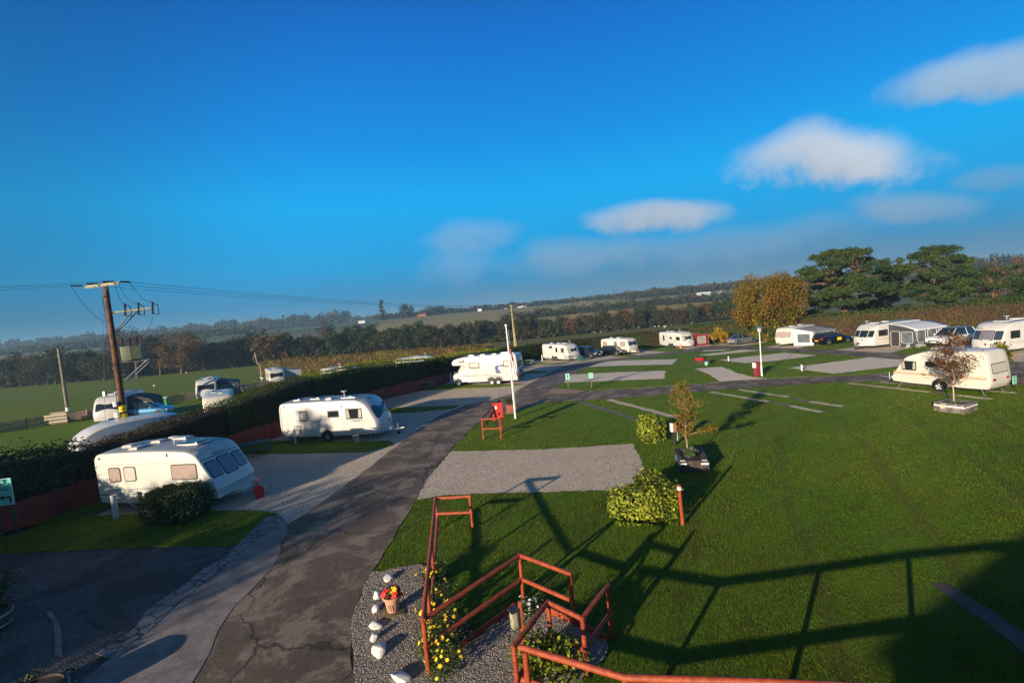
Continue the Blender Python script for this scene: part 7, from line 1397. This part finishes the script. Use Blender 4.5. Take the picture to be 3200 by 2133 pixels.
ho = thing('house', 'unseen house with a slate roof, added behind the viewpoint for its shade', 'house', (-7.7, -8.9, 0), R(28)); Lh, Dh, Hh = 15.0, 8.0, 4.9  # added house, sized so its shadow edge crosses the near lawn
MB().box((Lh / 2, -Dh / 2 - .3, Hh / 2), (Lh, Dh, Hh)).build('wall', mat('cream_render', (.55, .5, .42), .85, var=.1, vscale=.8, bump=.3), ho)
MB().add([(-.4, 0, Hh), (Lh + .4, 0, Hh), (Lh + .4, -Dh - .6, Hh), (-.4, -Dh - .6, Hh), (.0, -Dh / 2 - .3, Hh + 1.6), (Lh, -Dh / 2 - .3, Hh + 1.6)], [(0, 1, 5, 4), (2, 3, 4, 5), (1, 2, 5), (3, 0, 4), (0, 3, 2, 1)]).build('roof', mat('slate_roof', (.08, .085, .09), .6, var=.3, vscale=6, bump=.4), ho)
for k in range(4):
    w = MB().box((1.8 + 3.6 * k, -.29, 2.9), (1.2, .08, 1.2)).build('window', M_paint, ho); MB().box((1.8 + 3.6 * k, -.24, 2.9), (1.05, .02, 1.05)).build('pane', M_glass, w)
pd_ = Vector((math.sin(SUN_AZ), -math.cos(SUN_AZ), 0))
random.seed(5)
for i, (q, sd, h, r_) in enumerate([(-16.6, -25.5, 8.6, 2.4), (-19.8, -24.8, 8.0, 2.4), (-23., -25.4, 8.9, 2.4), (-26.0, -24.6, 7.6, 2.3), (-29.6, -22, 10.6, 1.5), (-32.2, -25, 8.6, 2.2), (-18.3, -29.5, 9.4, 2.3), (-21.6, -29, 9.4, 2.3), (-24.6, -29.4, 9.0, 2.2)]):  # rear trees added to fill gaps in the shade on the yard
    x = math.cos(SUN_AZ) * sd + pd_.x * -q * -1; y = math.sin(SUN_AZ) * sd + pd_.y * -q * -1
    tree('%s conifer of the dark row standing unseen behind the viewpoint to the left' % nth(i), 'conifer', (x, y, 0), h, r_, h * .47, h * .5, L_conif, L_wood, n=5200, size=.3, k=46, cr=1.0, trunk=.2, group='conifers in the row behind the viewpoint', hollow=.1)


# ---------------------------------------------------------------- blades of grass on the lawns
def inside(poly, x, y):
    c = np.zeros(len(x), bool); px, py = poly[:, 0], poly[:, 1]; n = len(poly)
    bb = (x > px.min()) & (x < px.max()) & (y > py.min()) & (y < py.max()); idx = np.where(bb)[0]
    if not len(idx): return c
    xs, ys = x[idx], y[idx]; r = np.zeros(len(idx), bool); j = n - 1
    for i in range(n):
        k = ((py[i] > ys) != (py[j] > ys)) & (xs < (px[j] - px[i]) * (ys - py[i]) / (py[j] - py[i] + 1e-12) + px[i]); r ^= k; j = i
    c[idx] = r; return c
def grass_blades(n=640000):
    y0, y1 = 6.5, 62.0; u = RNG.random(n); y = 1 / (1 / y0 + (1 / y1 - 1 / y0) * u); x = (RNG.random(n) * 2 - 1) * (y * 1.2 + 2.5)
    keep = np.ones(n, bool)
    hx = np.interp(y, [b[1] for b in BL], [b[0] for b in BL]); keep &= (x > hx + .1)
    bad = np.zeros(n, bool); off = np.full(n, 0.0)
    for P, o in NOGRASS:
        if o < .035: bad |= inside(P, x, y)
    for P, o in ONGRASS:
        k = inside(P, x, y); bad &= ~k; off[k] = o
    for P, o in NOGRASS:
        if o >= .035: bad |= inside(P, x, y)
    keep &= ~bad; x, y, off = x[keep], y[keep], off[keep]; n = len(x)
    f = y / 12.; h = (.032 + .022 * RNG.random(n)) * (1 + .25 * np.sin(x * 1.7) * np.sin(y * 1.3 + x * .4)) * np.clip(f, .9, 1.5); w = .006 * np.clip(f, .8, 4.5) * (1 + RNG.random(n) * .6)
    a = RNG.random(n) * 6.283; lean = RNG.normal(size=(n, 2)) * h[:, None] * .45; z = np.interp(y, HY, HZ) + off
    A = np.stack([x - np.cos(a) * w, y - np.sin(a) * w, z - .004], 1); B = np.stack([x + np.cos(a) * w, y + np.sin(a) * w, z - .004], 1); C_ = np.stack([x + lean[:, 0], y + lean[:, 1], z + h], 1)
    v = np.stack([A, B, C_], 1).reshape(-1, 3); me = bpy.data.meshes.new('grass'); me.vertices.add(3 * n); me.vertices.foreach_set('co', v.ravel()); me.loops.add(3 * n); me.loops.foreach_set('vertex_index', np.arange(3 * n, dtype=np.int32))
    me.polygons.add(n); me.polygons.foreach_set('loop_start', np.arange(0, 3 * n, 3, dtype=np.int32)); me.polygons.foreach_set('loop_total', np.full(n, 3, dtype=np.int32)); me.update(calc_edges=True)
    m = bpy.data.materials.new('grass_blade'); m.use_nodes = True; t = m.node_tree; p = t.nodes['Principled BSDF']; V = N(t, 'ShaderNodeTexCoord').outputs['Object']
    c = MIX(t, MR(t, NOISE(t, V, .25, 4, .6), .35, .65), (.085, .155, .006, 1), (.125, .175, .008, 1)); c = MIX(t, MR(t, NOISE(t, V, 1.1, 5, .65, .4), .45, .7, 0, .55), c, (.11, .095, .020, 1))
    w = N(t, 'ShaderNodeTexWave'); w.inputs['Scale'].default_value = .10; w.inputs['Distortion'].default_value = 2.5; w.inputs['Detail'].default_value = 4; w.inputs['Detail Scale'].default_value = .8
    mp = N(t, 'ShaderNodeMapping'); mp.inputs['Rotation'].default_value = (0, 0, R(25)); t.links.new(V, mp.inputs[0]); t.links.new(mp.outputs[0], w.inputs[0])
    c = MIX(t, MR(t, w.outputs['Fac'], .93, 1., 0, .6), c, (.085, .060, .022, 1)); c = MIX(t, MR(t, NOISE(t, V, .09, 3, .5), .45, .62, 0, .45), c, (.055, .085, .006, 1))
    gi = N(t, 'ShaderNodeNewGeometry'); g = MR(t, gi.outputs['Random Per Island'], 0, 1, .5, 1.5, 'LINEAR'); cb = N(t, 'ShaderNodeCombineColor')
    for i in range(3): t.links.new(g, cb.inputs[i])
    c = MIX(t, 1., c, cb.outputs[0], 'MULTIPLY'); setin(t, p, 'Base Color', c); p.inputs['Roughness'].default_value = .6; p.inputs['Specular IOR Level'].default_value = .2
    tr = N(t, 'ShaderNodeBsdfTranslucent'); setin(t, tr, 0, c); ms = N(t, 'ShaderNodeMixShader'); ms.inputs[0].default_value = .4; t.links.new(p.outputs[0], ms.inputs[1]); t.links.new(tr.outputs[0], ms.inputs[2]); t.links.new(ms.outputs[0], t.nodes['Material Output'].inputs[0])
    me.materials.append(m); o = bpy.data.objects.new('grass', me); COL.objects.link(o); tag(o, 'short green grass covering the lawns of the caravan park', 'grass'); o['kind'] = 'stuff'
grass_blades()
def chippings(n=150000):
    y0, y1 = 7.5, 40.0; u = RNG.random(n); y = 1 / (1 / y0 + (1 / y1 - 1 / y0) * u); x = (RNG.random(n) * 2 - 1) * (y * 1.15 + 1); x[::2] = RNG.random(len(x[::2])) * 8.5 - 6.0; y[::2] = RNG.random(len(y[::2])) * 7.5 + 8
    top = np.zeros(n, int); off = np.zeros(n)
    for o_, nm, P in sorted(SHEETS, key=lambda q: q[0]):
        k = inside(P, x, y); top[k] = 1 if nm in ('gravel_limestone', 'gravel_chippings') else 0; off[k] = o_
    k = top == 1; x, y, off = x[k], y[k], off[k]; n = len(x); r = .011 * np.clip(y / 11, .9, 2.2) * (.6 + .9 * RNG.random(n)); z = np.interp(y, HY, HZ) + off
    a = RNG.random(n) * 6.283; V = []
    for j in range(4): t_ = a + j * 1.571 + RNG.normal(size=n) * .25; q = r * (.8 + .5 * RNG.random(n)); V.append(np.stack([x + np.cos(t_) * q, y + np.sin(t_) * q, z + r * .1 * RNG.random(n)], 1))
    V.append(np.stack([x + r * .4 * RNG.normal(size=n), y + r * .4 * RNG.normal(size=n), z + r * (.8 + .5 * RNG.random(n))], 1))
    v = np.stack(V, 1).reshape(-1, 3); b = (np.arange(n) * 5)[:, None]; f = (b[:, :, None] + np.array([[0, 1, 4], [1, 2, 4], [2, 3, 4], [3, 0, 4]])[None]).reshape(-1).astype(np.int32); m_ = len(f) // 3
    me = bpy.data.meshes.new('loose_chippings'); me.vertices.add(len(v)); me.vertices.foreach_set('co', v.ravel()); me.loops.add(len(f)); me.loops.foreach_set('vertex_index', f); me.polygons.add(m_); me.polygons.foreach_set('loop_start', np.arange(0, len(f), 3, dtype=np.int32)); me.polygons.foreach_set('loop_total', np.full(m_, 3, dtype=np.int32)); me.update(calc_edges=True)
    me.materials.append(mat('chipping_stone', (.37, .315, .25), .8, island=.65)); o = bpy.data.objects.new('loose_chippings', me); COL.objects.link(o); tag(o, 'loose grey limestone chippings scattered over the near gravel', 'gravel'); o['kind'] = 'stuff'
chippings()
def fallen(c, n, r, sd):
    p = RNG.normal(size=(n, 2)) * r + [c[0], c[1]]; z = np.interp(p[:, 1], HY, HZ) + .035 + .02 * RNG.random(n); return np.stack([p[:, 0], p[:, 1], z], 1)
fp_ = np.concatenate([fallen((tb_.x + .6, tb_.y + .3), 260, 1.3, 0), fallen((tc_.x, tc_.y), 300, 1.5, 0), fallen((6, 16), 160, 5, 0), fallen((-12, 17), 60, 2.5, 0)])
o_ = leaves('fallen_leaves', fp_, .06, L_young, None, .7, np.tile([0, 0, 1.], (len(fp_), 1)), .7); o_.data.materials.append(L_yellow); o_.data.polygons.foreach_set('material_index', (RNG.random(len(fp_)) < .25).astype(np.int32)); tag(o_, 'scattered fallen autumn leaves on the lawn around the young trees', 'fallen leaves'); o_['kind'] = 'stuff'

# ---------------------------------------------------------------- air
hz = MB().box((0, 1900, 26), (5600, 4600, 84)).build('haze', mat('haze_surface', (1, 1, 1)), None)
hm = bpy.data.materials.new('morning_haze'); hm.use_nodes = True; ht = hm.node_tree; ht.nodes.remove(ht.nodes['Principled BSDF'])
pv = N(ht, 'ShaderNodeVolumePrincipled'); pv.inputs['Color'].default_value = (.42, .74, 1, 1); pv.inputs['Density'].default_value = .00034; pv.inputs['Anisotropy'].default_value = .1
ht.links.new(pv.outputs[0], ht.nodes['Material Output'].inputs['Volume']); hz.data.materials.clear(); hz.data.materials.append(hm); tag(hz, 'thin blue morning haze over the whole valley', 'haze'); hz['kind'] = 'stuff'
